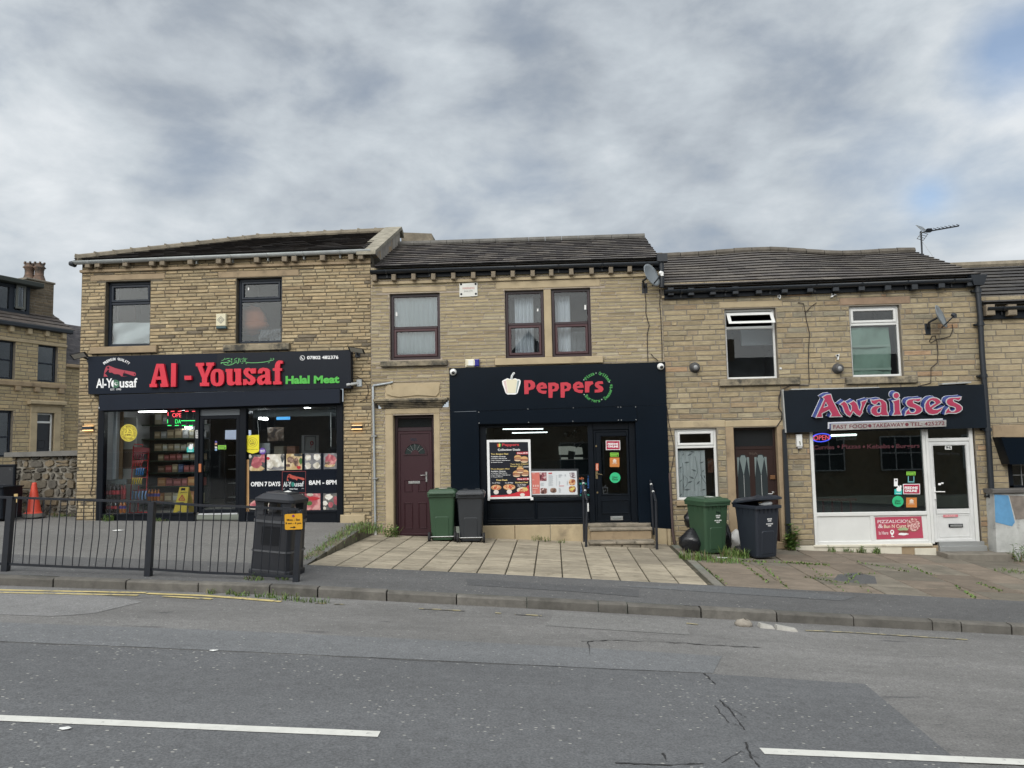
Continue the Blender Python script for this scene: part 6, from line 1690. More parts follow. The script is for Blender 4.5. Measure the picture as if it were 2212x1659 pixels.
mb.poly(Q1, yp, yp+.006); mb.build('plate', mat('black_edge', (.012,.012,.012), rough=.4), pk)
q2 = [(p[0]+(c[0]-p[0])*.04, p[1]+(c[1]-p[1])*.04) for p in q]
mb = MB(); mb.poly(rr_quad(q2,.02), yp-.004, yp); mb.build('yellow_face', mat('sign_yellow', (.62,.32,.018), rough=.4, var=.08), pk)
mb = MB()
put_text(mb, 'Mon - Sat', tq('X', 912,533,1055,556, yp, -3), yp-.004,.003,0,.02); put_text(mb, '8 am - 6 pm', tq('X', 898,572,1070,597, yp, -4), yp-.004,.003,0,.02)
ribbon(mb, 'X', [(952,628),(1000,626)],9, yp, yp-.004,.003); mb.poly(pts('X', [(985,612),(1012,625),(985,638)], yp), yp-.007, yp-.004)
mb.build('words', mat('black_print', (.015,.012,.01), rough=.5), pk)
mb = MB(); mb.poly(pts('X', sup(983,502,15,15,1,16), yp), yp-.007, yp-.004,1); mb.poly(pts('X', sup(983,502,11,11,1,16), yp), yp-.010, yp-.007,0); ribbon(mb, 'X', [(975,494),(991,510)],4, yp, yp-.010,.002,1); mb.build('roundel', [mat('sign_blue', (.03,.05,.25), rough=.4), mat('sign_red', (.35,.02,.05), rough=.4)], pk)
# litter bin
b0 = fog('X', 780,1160); b0.y = 11.35; b0.z = ground(b0.x, b0.y)
bx0 = at((598,1245), b0.y)[0]
lbin = thing('litter_bin', 'leaning black litter bin with hooded openings behind the railing end', 'litter bin', (bx0, b0.y, ground(bx0, b0.y)))
m_bin = mat('black_litter_bin', (.020,.022,.028), rough=.42, var=.15, vscale=5)
def rrect(hx, hy, r, z, n=5, dx_=0):
 o = []
 for (sx, sy, a0) in ((1,1,0),(-1,1,90),(-1,-1,180),(1,-1,270)):
  for k in range(n+1):
   a = R(a0+90*k/n); o.append((dx_+sx*(hx-r)+r*math.cos(a), sy*(hy-r)+r*math.sin(a), z))
 return o
s_ = .92
HB = [(.0,.335,.30),(.05,.345,.31),(.09,.345,.31),(.10,.325,.29),(.15,.325,.29)]
def loc_build(mb, name, m, parent): return mb.build(name, m, parent, True)
mb = MB()
prof = [(0,.355),(.05,.36),(.085,.355),(.10,.335),(.36,.330),(.362,.342),(.39,.342),(.392,.330),(.80,.322),(.802,.336),(.84,.336),(.842,.326),(.90,.318)]
mb.loft([rrect(w, w*.88,.09, z) for (z, w) in prof],0, None, False); loc_build(mb, 'body', m_bin, lbin)
mb = MB(); mb.loft([rrect(w, w*.88,.09, z) for (z, w) in ((.362,.346),(.39,.346))]); mb.loft([rrect(w, w*.88,.09, z) for (z, w) in ((.802,.340),(.84,.340))]); loc_build(mb, 'grey_band', mat('worn_grey_band', (.10,.105,.115), rough=.35), lbin)
for sx in (-1,1):
 for sy in (-1,1):
  mb = MB(); cx_, cy_ = sx*.235, sy*.205
  mb.loft([[(cx_+dx_*hw+0, cy_+dy_*hw*.9, z) for dx_, dy_ in ((-1,-1),(1,-1),(1,1),(-1,1))] for z, hw in ((.89,.082),(.96,.072),(1.06,.072),(1.12,.085))])
  loc_build(mb, 'hood_post', m_bin, lbin)
mb = MB(); mb.loft([rrect(w, w*.88,.09, z) for (z, w) in ((.885,.315),(.915,.318),(.92,.30))]); loc_build(mb, 'rim', m_bin, lbin)
mb = MB(); mb.loft([rrect(w, w*.88, min(.09, w*.3), z) for (z, w) in ((1.10,.315),(1.12,.345),(1.16,.345),(1.175,.325),(1.22,.26),(1.235,.22),(1.25,.215),(1.258,.17))],0, None, False); loc_build(mb, 'hood', m_bin, lbin)
mb = MB(); ring(mb, (-.15,.17,.47,.75),.012,-.298,-.27); mb.box(-.135,.155,-.291,-.27,.485,.735); loc_build(mb, 'front_panel', mat('black_panel', (.008,.009,.012), rough=.3), lbin)
mb = MB(); mb.blob((.09,.0,1.262),.06,.05,.018,8,0, None, .3,4); loc_build(mb, 'bird_dropping', m_white, lbin)
lbin.scale = (.93,.93,.97)
lbin.rotation_euler = (0, R(4.3), R(-9))
# wheelie bins
def wheelie(name, label, loc, rz, colr, lid_open=0.0, words=True, group='wheeled refuse bins', back=False, numb=None, sticker=False, s=1.0):
 t = thing(name, label, 'wheelie bin', loc, group, rz)
 m = mat('bin_plastic_'+colr[0], colr[1], rough=.42, var=.10, vscale=3, bump=.15, bscale=90)
 mb = MB()
 F = lambda w, d, z, yo=0: [(sx*w, yo+sy*d, z) for sx, sy in ((-1,-1),(1,-1),(1,1),(-1,1))]
 rings = [rrect(.215,.235,.05,.03), rrect(.225,.245,.05,.06), rrect(.262,.315,.05,.86), rrect(.268,.325,.05,.93)]
 mb.loft(rings, 0, None, False)
 mb.loft([rrect(.29,.355,.03,.915), rrect(.292,.357,.03,.965), rrect(.285,.35,.03,.972)],0, None, False)
 for sx in (-1,1):           # ribs under the rim
  for k in range(4):
   y = -.24+.16*k; mb.hexa([(sx*.245, y-.01,.76),(sx*.255, y-.01,.76),(sx*.255, y+.01,.76),(sx*.245, y+.01,.76),(sx*.25, y-.01,.92),(sx*.283, y-.01,.92),(sx*.283, y+.01,.92),(sx*.25, y+.01,.92)])
 for k in range(5):
  x = -.18+.09*k; mb.hexa([(x-.008,-.318,.83),(x+.008,-.318,.83),(x+.008,-.29,.83),(x-.008,-.29,.83),(x-.008,-.35,.92),(x+.008,-.35,.92),(x+.008,-.29,.92),(x-.008,-.29,.92)])
 loc_build(mb, 'body', m, t)
 arch = lambda w, z0, z1: [(-w, z0),(w, z0)]+[(w-.03+.03*math.cos(R(a)), z1-.03+.03*math.sin(R(a))) for a in range(0,91,30)]+[(-w+.03-.03*math.cos(R(a)), z1-.03+.03*math.sin(R(a))) for a in range(90,-1,-30)]
 for sy in (-1,1):
  mb = MB()
  o = arch(.13,.10,.50); i_ = arch(.118,.085,.488)
  face = lambda z: sy*(.245+(z-.06)*.0875)
  vs = [(x, face(z)+sy*.010, z) for (x, z) in o]+[(x, face(z)-sy*.004, z) for (x, z) in arch(.145,.09,.515)]
  n = len(o)
  mb.add(vs, [tuple(range(n)) if sy < 0 else tuple(reversed(range(n)))]+[((i, (i+1) % n, (i+1) % n+n, i+n) if sy > 0 else (i+n, (i+1) % n+n, (i+1) % n, i)) for i in range(n)])
  loc_build(mb, 'moulded_panel', m, t)
 ca, sa = math.cos(lid_open), math.sin(lid_open)
 def Lp(x, y, z):
  yy, zz_ = y-.36, z-.985
  return (x, .36+yy*ca+zz_*sa, .985-yy*sa+zz_*ca)
 mb = MB()
 def lring(w, y0, y1, z0, z1, r=.03):
  o = rrect(w, (y1-y0)/2, r, 0)
  return [Lp(x, y+(y0+y1)/2, z0+(z1-z0)*((y+(y1-y0)/2)/(y1-y0))) for (x, y, z) in o]
 mb.loft([lring(.295,-.375,.345,.968,.968), lring(.298,-.378,.345,1.0,1.0), lring(.285,-.36,.335,1.012,1.018), lring(.25,-.31,.30,1.045,1.06), lring(.20,-.26,.26,1.052,1.066)],0, None, False)
 lid = loc_build(mb, 'lid', m, t)
 mb = MB()
 for sx in (-1,1):
  mb.hexa([Lp(sx*.13-.05,-.36,1.0), Lp(sx*.13+.05,-.36,1.0), Lp(sx*.13+.05,-.20,1.05), Lp(sx*.13-.05,-.20,1.05), Lp(sx*.13-.045,-.35,1.03), Lp(sx*.13+.045,-.35,1.03), Lp(sx*.13+.045,-.20,1.075), Lp(sx*.13-.045,-.20,1.075)])
 mb.build('lid_grip', m, lid, True)
 mb = MB()
 mb.tube([(-.24,.40,.985),(.24,.40,.985)],.016,8)
 for x in (-.24,-.08,.08,.24): mb.box(x-.018, x+.018,.33,.405,.965,.998)
 loc_build(mb, 'handle', m, t)
 mb = MB(); mb.tube([(-.26,.26,.10),(.26,.26,.10)],.012,6); loc_build(mb, 'axle', m_steel, t)
 for sx in (-1,1):
  mb = MB(); mb.lathe([(.06,-.024),(.10,-.024),(.10,.024),(.06,.024)],(sx*.265,.26,.10),(1,0,0),18); wh = loc_build(mb, 'wheel', mat('bin_tyre', (.014,.014,.016), rough=.75), t)
  mb = MB(); mb.lathe([(.062,-.018),(.062,.018)],(sx*.265,.26,.10),(1,0,0),14); mb.build('hub', mat('hub_plastic', (.035,.035,.04), rough=.5), wh, True)
 if words:
  mb = MB()
  fy = lambda z: -(.245+(z-.06)*.0875)-.002
  for s_t, z0, z1, x0, x1 in (('KIRKLEES', .715,.738,-.015,.085),('COUNCIL', .680,.703,-.005,.075),('NO HOT ASHES', .625,.647,-.04,.11),('PLEASE', .592,.614,0,.07)):
   put_text(mb, s_t, ((x0, z1),(x1, z1),(x1, z0),(x0, z0)),-.3165,.004,0,.02)
  mb.v = [(x, y+(.3165-.0)-(.245+(z-.06)*.0875), z) for (x, y, z) in mb.v]
  loc_build(mb, 'printed_words', m_white_ink, t)
 if numb:
  mb = MB(); put_text(mb, numb, ((-.01,.81),(.09,.80),(.09,.76),(-.01,.765)),-.3165,.004,0,.0)
  mb.v = [(x, y+.3165-(.245+(z-.06)*.0875), z) for (x, y, z) in mb.v]; loc_build(mb, 'scrawled_number', m_black, t)
 if sticker:
  mb = MB(); mb.hexa([Lp(-.09,-.12,1.066), Lp(.06,-.16,1.066), Lp(.09,-.04,1.068), Lp(-.06,0,1.068), Lp(-.09,-.12,1.069), Lp(.06,-.16,1.069), Lp(.09,-.04,1.071), Lp(-.06,0,1.071)]); mb.build('white_label', m_white, lid, True)
 t.scale = (s, s, s)
 return t
GREEN, DARK, NAVY = ('green', (.032,.072,.040)),('charcoal', (.028,.032,.038)),('navy', (.018,.023,.034))
def gp(p, zone=None):
 v = og(p, zone); return (v.x, v.y, v.z)
g1 = Vector((at((957,1100),15.95)[0],15.62,0)); wheelie('wheelie_bin', 'green wheelie bin standing back outward beside the oxblood door', (g1.x, g1.y+.32, ground(g1.x, g1.y+.32, 'P')), R(180+4), GREEN, 0, False, sticker=True)
g2 = Vector((at((1018,1100),15.95)[0],15.60,0)); wheelie('wheelie_bin', 'charcoal wheelie bin standing back outward left of the menu poster', (g2.x, g2.y+.32, ground(g2.x, g2.y+.32, 'P')), R(180+3), DARK, 0, False)
g3 = og((1534,1196), 'A'); wheelie('wheelie_bin', 'green wheelie bin in front of the lace-curtained window', (g3.x, g3.y+.12, ground(g3.x, g3.y+.12, 'A')), R(22), GREEN, 0, True, numb='96a', sticker=True, s=1.04)
g4 = og((1643,1206), 'A'); wheelie('wheelie_bin', 'dark navy wheelie bin with a propped lid by the mahogany house door', (g4.x, g4.y+.12, ground(g4.x, g4.y+.12, 'A')), R(24), NAVY, R(9), True, s=1.05)
mb = MB(); mb.lathe([(.01,0),(.015,.02),(.02,.05),(.045,.11),(.047,.24),(.03,.27)],(g4.x-.02, g4.y-.14, ground(g4.x, g4.y, 'A')+1.04),(.8,.25,.05),12)
solo(mb, 'plastic_bottle', mat('clear_bottle_plastic', (.55,.57,.58), rough=.12), 'clear plastic bottle poking out under the propped navy bin lid', 'bottle')
m_bag = mat('black_bag_film', (.012,.013,.016), rough=.22, bump=1.0, bscale=9)
def bag(p, rx, ry, rz, label, m=None, zone='A', seed=1, base=0.0, knot=True):
 g = og(p, zone); rnd = random.Random(seed)
 mb = MB(); n = 18
 vs, rows = [],9
 for i in range(rows+1):
  u = i/rows
  z = rz*2*u
  r = (math.sin(math.pi*min(1,.18+u*.62))**.8)*(1-.62*max(0, u-.55)/.45) if u < .97 else .12
  for k in range(n):
   a = 2*math.pi*k/n; j = 1+rnd.uniform(-.07,.07)+.08*math.sin(3*a+i*.9+seed)
   vs.append((g.x+rx*r*j*math.cos(a), g.y+ry*r*j*math.sin(a), g.z+base+z*(1-.05*rnd.random())))
 mb.add(vs, [(i*n+k, i*n+(k+1) % n, (i+1)*n+(k+1) % n, (i+1)*n+k) for i in range(rows) for k in range(n)],0, None, True)
 mb.add(vs[-n:],[tuple(range(n))])
 return solo(mb, 'rubbish_bag', m or m_bag, label, 'rubbish bag', 'rubbish bags by the bins')
bag((1496,1192),.26,.22,.24, 'large black rubbish bag slumped behind the wheel of the lace-window bin', seed=2)
bag((1497,1186),.17,.15,.19, 'small knotted black rubbish bag on top of another behind the green bin', seed=5, base=.44)
bag((1568,1188),.13,.14,.30, 'tall black rubbish bag to the right of the lace-window green bin', seed=8)
bag((1592,1184),.17,.14,.20, 'white carrier bag of rubbish behind the navy bin wheel', mat('white_carrier_film', (.58,.58,.57), rough=.35, bump=1.0, bscale=12, dirt=((.10,.09,.1),5,.55,.62)), seed=11)
# traffic cone and things at the left wall
cg = Vector((at((72,1113),16.55)[0],16.55, ground(-11.6,16.5, 'L')))
cone = thing('traffic_cone', 'orange-red traffic cone on a grey base by the rubble wall', 'traffic cone', cg)
mb = MB(); mb.lathe([(.20,.08),(.20,.09),(.165,.10),(.15,.13),(.05,.72),(.045,.75),(.038,.765),(.035,.72)], cg, (0,0,1),20); mb.build('cone_body', mat('faded_cone_red', (.60,.065,.035), rough=.5, var=.12, vscale=4), cone)
mb = MB(); mb.lathe([(.25,0),(.25,.04),(.235,.045),(.235,.08),(.17,.085)], cg, (0,0,1),10); mb.build('weighted_base', mat('grey_rubber', (.12,.115,.105), rough=.85, var=.2), cone)
yw = YF+.55
ww = thing('rubble_wall', 'low wall of dark random stones with a flat coping at the left of the butcher shop', 'wall', (-11.6, yw, .6))
w0, w1_ = at((26,980), yw), at((166,975), yw)
mb = MB(); zt_ = at((100,985), yw)[1]
rnd = random.Random(77)
X0_, X1_ = w0[0], XA0+.05
mb.box(X0_, X1_, yw+.02, yw+.4,.2, zt_, 1)
cells = []
zc_ = .3
while zc_ < zt_-.02:
 h = rnd.uniform(.11,.21); x = X0_-rnd.uniform(0,.2)
 h = min(h, zt_-zc_)
 while x < X1_:
  w = rnd.uniform(.12,.36)
  a, b = max(x, X0_), min(x+w, X1_)
  if b-a > .05:
   parts_ = [(a, b, zc_, zc_+h)] if rnd.random() < .65 else [(a, b, zc_, zc_+h*.5),(a, b, zc_+h*.5, zc_+h)]
   for (p, q, r_, s_2) in parts_:
    j = lambda: rnd.uniform(-.035,.035)
    f = [(p+.02+abs(j()), r_+.02+j()*.6),((p+q)/2+j(), r_+.012+j()*.5),(q-.02-abs(j()), r_+.02+j()*.6),(q-.018,(r_+s_2)/2+j()),(q-.02-abs(j()), s_2-.02+j()*.6),((p+q)/2+j(), s_2-.012+j()*.5),(p+.02+abs(j()), s_2-.02+j()*.6),(p+.018,(r_+s_2)/2+j())]
    pr = rnd.uniform(.0,.05); k = rnd.uniform(.6,1.3); c_ = rnd.choice(((.135,.11,.075),(.10,.088,.068),(.165,.13,.085),(.085,.078,.066)))
    n = 8
    vs = [(x_, yw+.022, z_) for x_, z_ in f]+[(x_+((p+q)/2-x_)*.12, yw-pr, z_+((r_+s_2)/2-z_)*.12) for x_, z_ in f]
    mb.add(vs, [tuple(range(n, 2*n))]+[(i, (i+1) % n, (i+1) % n+n, i+n) for i in range(n)],0, tuple(q_*k for q_ in c_))
  x += w
 zc_ += h
mb.build('wall', [mat('dark_rubble_stone', (1,1,1), rough=.9, col=True, var=.3, vscale=8, bump=.8, bscale=40), mat('pale_grey_mortar', (.22,.205,.175), rough=.95, var=.25, vscale=10)], ww)
mb = MB(); a, b = at((30,979), yw-.08), at((166,973), yw-.08)
mb.quadp(((X0_-.12, zt_+.10),(X1_, zt_+.12),(X1_, zt_-.005),(X0_-.12, zt_-.005)), yw-.10, yw+.45); mb.build('coping', mat('grey_coping', (.15,.145,.135), rough=.9, var=.25, vscale=4), ww)
yq = YF-.3
r = (at((-60,1100), yq)[0], at((42,1055), yq)[0], at((20,1118), yq)[1], at((20,1052), yq)[1])
mb = MB(); mb.bbox(r[0], r[1], yq-.5, yq+.1, r[2], r[3],.02);
cab = thing('storage_box', 'black storage box at the left edge in front of the rubble wall', 'box', ((r[0]+r[1])/2, yq, r[2]))
mb.build('box', m_black, cab); mb = MB(); mb.box(r[0]-.02, r[1]+.02, yq-.53, yq+.12, r[3], r[3]+.03); mb.build('lid', m_black, cab)
c = at((36,1073), yq-.5); mb = MB(); mb.box(c[0]-.05, c[0]+.03, yq-.515, yq-.5, c[1]-.12, c[1]+.06); mb.build('hasp', mat('pale_brass', (.5,.36,.16), rough=.4), cab)
r = (at((-60,1060), yq)[0], at((29,1020), yq)[0], r[3], at((20,1003), yq)[1])
cb = thing('chalk_board', 'framed chalk board with faint writing above the black storage box', 'board', ((r[0]+r[1])/2, yq+.1, r[2]))
mb = MB(); ring(mb, (r[0], r[1], r[2], r[3]),.05, yq+.04, yq+.10); mb.build('frame', m_black, cb)
mb = MB(); mb.box(r[0]+.04, r[1]-.04, yq+.06, yq+.09, r[2]+.04, r[3]-.04); mb.build('slate', mat('chalky_slate', (.014,.016,.02), rough=.5, dirt=((.20,.21,.22),7,.60,.74)), cb)
# steps and handrails of the takeaway
def step_block(f, x0, x1, ytop, ybot, yfr, name, lab):
 a, b = fa(f, x0, ytop, yfr), fa(f, x1, ytop, yfr); c = fa(f, (x0+x1)/2, ybot, yfr)
 return a[0], b[0],(a[1]+b[1])/2, c[1]
stp = thing('stone_steps', 'two worn stone steps up to the black takeaway door', 'steps', (fa('Y', 1720,290)[0], YF-.4,-.3))
m_step = mat('worn_step_stone', (.235,.205,.16), rough=.9, var=.35, vscale=5, bump=.8, bscale=30, dirt=((.07,.065,.05),3,.5,.7))
yA, yB = YF-.36, YF-.72
x0, x1, zt2, zb2 = step_block('Y', 1556,1886,178,225, yA, '', '')
mb = MB(); mb.bbox(x0-.02, x1+.02, yA-.03, YF, zt2-.06, zt2,.015); mb.build('tread', m_step, stp)
mb = MB(); mb.bbox(x0, x1, yA, YF, zb2-.5, zt2-.062,.01); mb.build('riser', m_dressA, stp)
x0, x1, zt3, zb3 = step_block('Y', 1546,1904,250,296, yB, '', '')
mb = MB()
for a, b in ((0,.42),(.425,.70),(.705,1.0)):
 mb.bbox(x0+(x1-x0)*a, x0+(x1-x0)*b, yB-.03, yA, zt3-.065, zt3+rs.uniform(-.01,.005),.015)
mb.build('tread', m_step, stp)
mb = MB()
for a, b in ((0,.16),(.165,.50),(.505,.78),(.785,1.0)):
 mb.bbox(x0+(x1-x0)*a+.01, x0+(x1-x0)*b, yB+.01, yA, zb3-.4, zt3-.066,.012)
mb.build('riser', m_step, stp)
zcap = fa('Y', 1700,155, YF-.05)[1]
MB().bbox(fa('Y', 1540,160)[0], fa('Y', 1880,160)[0], YF-.12, YF+.1, zt2+.002, zbase+.02,.01).build('threshold', m_step, stp)
def hand(label, wall_top, near_top, wall_bot, near_bot, ynear):
 t = thing('handrail', label, 'handrail', (at(near_bot, ynear)[0], ynear, at(near_bot, ynear)[1]), 'short tubular handrails beside the takeaway steps')
 a, b = V3(wall_top, YF-.10), V3(near_top, ynear)
 d = (b-a).normalized()
 mb = MB(); mb.tube([a-d*.03, b+d*.03],.024,8); mb.build('grab_rail', m_rail, t)
 mb = MB(); mb.tube([b-Vector((0,0,.01)), Vector((at(near_bot, ynear)[0], ynear, at(near_bot, ynear)[1]-.08))],.026,8); mb.build('post', m_rail, t)
 mb = MB(); mb.tube([a+d*.05, Vector((at(wall_bot, YF-.13)[0], YF-.13, at(wall_bot, YF-.13)[1]-.05))],.026,8); mb.build('post', m_rail, t)
 for k in (.18,.55):
  p = a.lerp(b, k); mb = MB(); mb.tube([p-d*.02, p+d*.02],.027,8); mb.build('worn_ring', m_white, t)
hand('tubular handrail on the left of the takeaway steps', (1259,1038),(1268,1080),(1262,1165),(1265.5,1181), YF-.85)
hand('tubular handrail on the right of the takeaway steps', (1405,1040),(1416.5,1082),(1412,1150),(1419,1187), YF-.85)
mb = MB(); mb.tube([V3((1265,1060), YF-.86)+Vector((.04,0,-.25)), V3((1265,1060), YF-.86)+Vector((.04,0,-.42))],.018,6); solo(mb, 'padlock_tape', m_white, 'strip of white tape on the left takeaway handrail post', 'tape')
# weeds
m_leaf = mat('weed_leaf', (1,1,1), rough=.6, col=True, var=.2, vscale=20)
def blade(mb, p, h, w, lean, az, c):
 dx_, dy_ = math.cos(az), math.sin(az)
 px_, py_ = -dy_*w/2, dx_*w/2
 q = [Vector((p[0]+dx_*lean*h*t*t, p[1]+dy_*lean*h*t*t, p[2]+h*t*(1-.25*lean*t))) for t in (0,.45,.8,1)]
 vs = []
 for v, k in zip(q, (1,.9,.55,0)):
  vs += [(v.x-px_*k, v.y-py_*k, v.z),(v.x+px_*k, v.y+py_*k, v.z)]
 mb.add(vs, [(0,1,3,2),(2,3,5,4),(4,5,7,6)],0, c)
def leaf(mb, p, l, az, el, c):
 d = Vector((math.cos(az)*math.cos(el), math.sin(az)*math.cos(el), math.sin(el))); s = Vector((-math.sin(az), math.cos(az),0))
 p = Vector(p)
 vs = [p, p+d*l*.45+s*l*.27+Vector((0,0,.1*l)), p+d*l, p+d*l*.45-s*l*.27+Vector((0,0,.1*l))]
 mb.add(vs, [(0,1,2),(0,2,3)],0, c)
def gcol(r_, dry=.1):
 k = r_.uniform(.6,1.35)
 return (.16*k, .135*k, .06*k) if r_.random() < dry else (.095*k*r_.uniform(.8,1.3),.165*k, .035*k)
def tuft(mb, c, n, h, sp, r_, dry=.12, leafy=0.0, zone=None):
 for i in range(n):
  a, d = r_.uniform(0,6.28), sp*math.sqrt(r_.random())
  x, y = c[0]+d*math.cos(a), c[1]+d*math.sin(a)*.7
  z = ground(x, y, zone) if y < YF else c[2]
  hh = h*r_.uniform(.45,1.1)
  if r_.random() < leafy:
   mb.tube([(x, y, z),(x+r_.uniform(-.03,.03), y-.01, z+hh)],.004,3,0, False, gcol(r_, 0))
   for k in range(7):
    leaf(mb, (x, y, z+hh*(.25+.75*k/6)), h*.30*r_.uniform(.7,1.2), r_.uniform(0,6.28), r_.uniform(-.3,.7), gcol(r_, .03))
  else:
   blade(mb, (x, y, z-.005), hh, r_.uniform(.008,.018), r_.uniform(.1,.9), r_.uniform(0,6.28), gcol(r_, dry))
rg = random.Random(41)
def weed(p, n, h, sp, label, leafy=0.0, zone=None, y=None, dry=.12, z=None, name='weed'):
 g = og(p, zone)
 if y: g = Vector((at(p, y)[0], y, ground(at(p, y)[0], y, zone)))
 mb = MB(); tuft(mb, (g.x, g.y, g.z), n, h, sp, rg, dry, leafy, zone)
 return solo(mb, name, m_leaf, label, 'weed', 'weeds in the paving')
weed((845,1160),34,.26,.17, 'bushy green weed at the wall foot left of the oxblood door step', .5, 'P')
weed((802,1150),80,.22,.24, 'tall grassy weeds at the foot of the grey conduit pipe', .1, 'L')
weed((1093,1162),20,.12,.14, 'low leafy weed under the pale plinth below the poster', .6, 'P')
weed((1125,1158),26,.16,.20, 'wider leafy weed along the pale plinth', .6, 'P')
weed((1168,1169),24,.10,.22, 'flat weed spreading at the middle of the pale slabs near the plinth', .5, 'P')
weed((1213,1172),16,.08,.16, 'flat weed left of the stone steps', .5, 'P')
weed((1375,1181),18,.10,.14, 'thin weed at the foot of the lower stone step', .2, 'P')
weed((1500,1208),170,.20,.30, 'grass growing at the front foot of the lace-window green bin', .0, 'A')
weed((1590,1203),190,.22,.30, 'grass growing between the two right-hand bins', .0, 'A')
weed((1550,1212),190,.12,.45, 'short grass along the flag joint in front of the right-hand bins', .0, 'A')
weed((1709,1168),14,.55,.10, 'tall leafy nettle against the stones left of the white shopfront', .95, 'A', YF-.12)
for x, y, l in ((1797,1185, 'left'),(1833,1187, 'middle'),(1862,1189, 'leafier'),(1892,1190, 'right')):
 weed((x, y),22,.13,.10, l+' weed tuft along the broken white skirting', .45 if l in ('leafier', 'right') else .1, 'A', YF-.1)
weed((2066,1197),110,.08,.50, 'strip of grass along the front of the grey doorstep', .2, 'A')
weed((2196,1208),26,.34,.18, 'dry stalky weed at the foot of the painted wall', .2, 'A', YF-.45,.7)
weed((2185,1236),60,.06,.30, 'grassy patch by the sunken flag at the right edge', .2, 'A')
for x, y, n, h, sp, l in ((455,1280,22,.10,.08, 'dry tuft of grass at the kerb foot furthest left'),(499,1284,16,.09,.07, 'small dry tuft at the kerb foot, second from the left'),(524,1287,26,.08,.10, 'green tuft at the kerb foot below the litter bin'),(558,1290,18,.08,.08, 'sparse tuft at the kerb foot right of the litter bin base'),(584,1291,28,.10,.10, 'bushy tuft at the kerb foot below the railing end'),(622,1296,44,.10,.16, 'broad tuft at the kerb foot past the railing end'),(660,1300,36,.08,.16, 'wide low tuft at the kerb foot'),(700,1303,16,.09,.10, 'last small tuft at the kerb foot to the right')):
 weed((x, y), n, h, sp, l, .1)
weed((548,1252),40,.09,.16, 'grass under the railing left of the litter bin', .1); weed((610,1252),24,.08,.1, 'grass under the railing by the end post', .1)
weed((233,1125),40,.14,.14, 'weed at the foot of the left stone pier', .3, 'L', YF-.1); weed((345,1128),30,.10,.2, 'dry weed at the foot of the shop glass', .3, 'L', YF-.1,.5)
weed((130,1122),40,.10,.3, 'thin grass along the foot of the rubble wall', .1, 'L', YF+.4)
weed((968,1131),10,.12,.06, 'tiny weed at the corner of the charcoal shopfront', .5, 'L', YF-.05)
mb = MB()
for i in range(1100):
 t_ = rg.random()**.8
 y = YF-.1-t_*3.9
 x = -4.15+rg.gauss(0,.11*(1.1-.5*t_))
 if rg.random() < .6*t_: continue
 z = ground(min(x, -4.0), y, 'L')+(.0 if x < -3.97 else -.05)
 blade(mb, (x, y, z), rg.uniform(.03,.10)*(1.2-.7*t_),.011, rg.uniform(.2,1), rg.uniform(0,6.28), gcol(rg, .18))
tag(mb.build('grass', m_leaf), 'grass growing along the stepped edge between the two forecourts', 'grass', None, 'stuff')
mb = MB()
for (a, b, n) in (((1700,1215),(1790,1222),160),((1520,1225),(1600,1285),60),((1600,1215),(1660,1260),90),((1640,1215),(1720,1290),90),((1740,1220),(1860,1300),70),((1760,1245),(1900,1240),60),((1850,1215),(1960,1235),90),((1960,1222),(2020,1245),40),((2060,1265),(2120,1300),60),((2110,1260),(2170,1280),60),((1740,1247),(1830,1262),70),((1830,1260),(1850,1242),40),((1540,1210),(1700,1216),120),((1830,1245),(1935,1320),60)):
 for i in range(n):
  t_ = rg.random(); p = (a[0]+(b[0]-a[0])*t_+rg.gauss(0,2.2), a[1]+(b[1]-a[1])*t_+rg.gauss(0,.8))
  g = og(p, 'A')
  if g.y < YE+.02: continue
  blade(mb, (g.x, g.y, g.z-.01), rg.uniform(.02,.06),.026, rg.uniform(.3,1), rg.uniform(0,6.28), gcol(rg, .1))
tag(mb.build('moss', m_leaf), 'moss and fine grass in the joints of the brown flags', 'moss', None, 'stuff')
for (p, sz, lab, zn) in (((1560,1207),.11, 'crumpled white and blue wrapper by the lace-window green bin', 'A'),((1541,1209),.05, 'small white paper scrap in the grass by the bins', 'A'),((1457,1174),.06, 'white paper scrap at the right end of the pale slabs', 'P'),((255,1147),.16, 'splash of white spilt paint on the grey forecourt', 'L'),((1793,1186),.05, 'white scrap by the skirting of the white shopfront', 'A'),((140,1576),.05, 'white fleck on the road under the long white line', None),((462,1407),.05, 'white fleck on the road at the seam of the resurfaced lane', None)):
 g = og(p, zn); mb = MB(); r_ = random.Random(int(p[0]))
 n = 9; o = [(g.x+sz*r_.uniform(.5,1.1)*math.cos(6.283*k/n), g.y+sz*.7*r_.uniform(.5,1.1)*math.sin(6.283*k/n), ground(g.x, g.y, zn)+.012+(r_.uniform(0, sz*.25) if 'wrapper' in lab or 'scrap' in lab else 0)) for k in range(n)]
 mb.add(o+[(g.x, g.y, g.z+.012+sz*.12)],[(k, (k+1) % n, n) for k in range(n)])
 solo(mb, 'litter' if 'paint' not in lab else 'paint_splash', m_white, lab, 'litter')
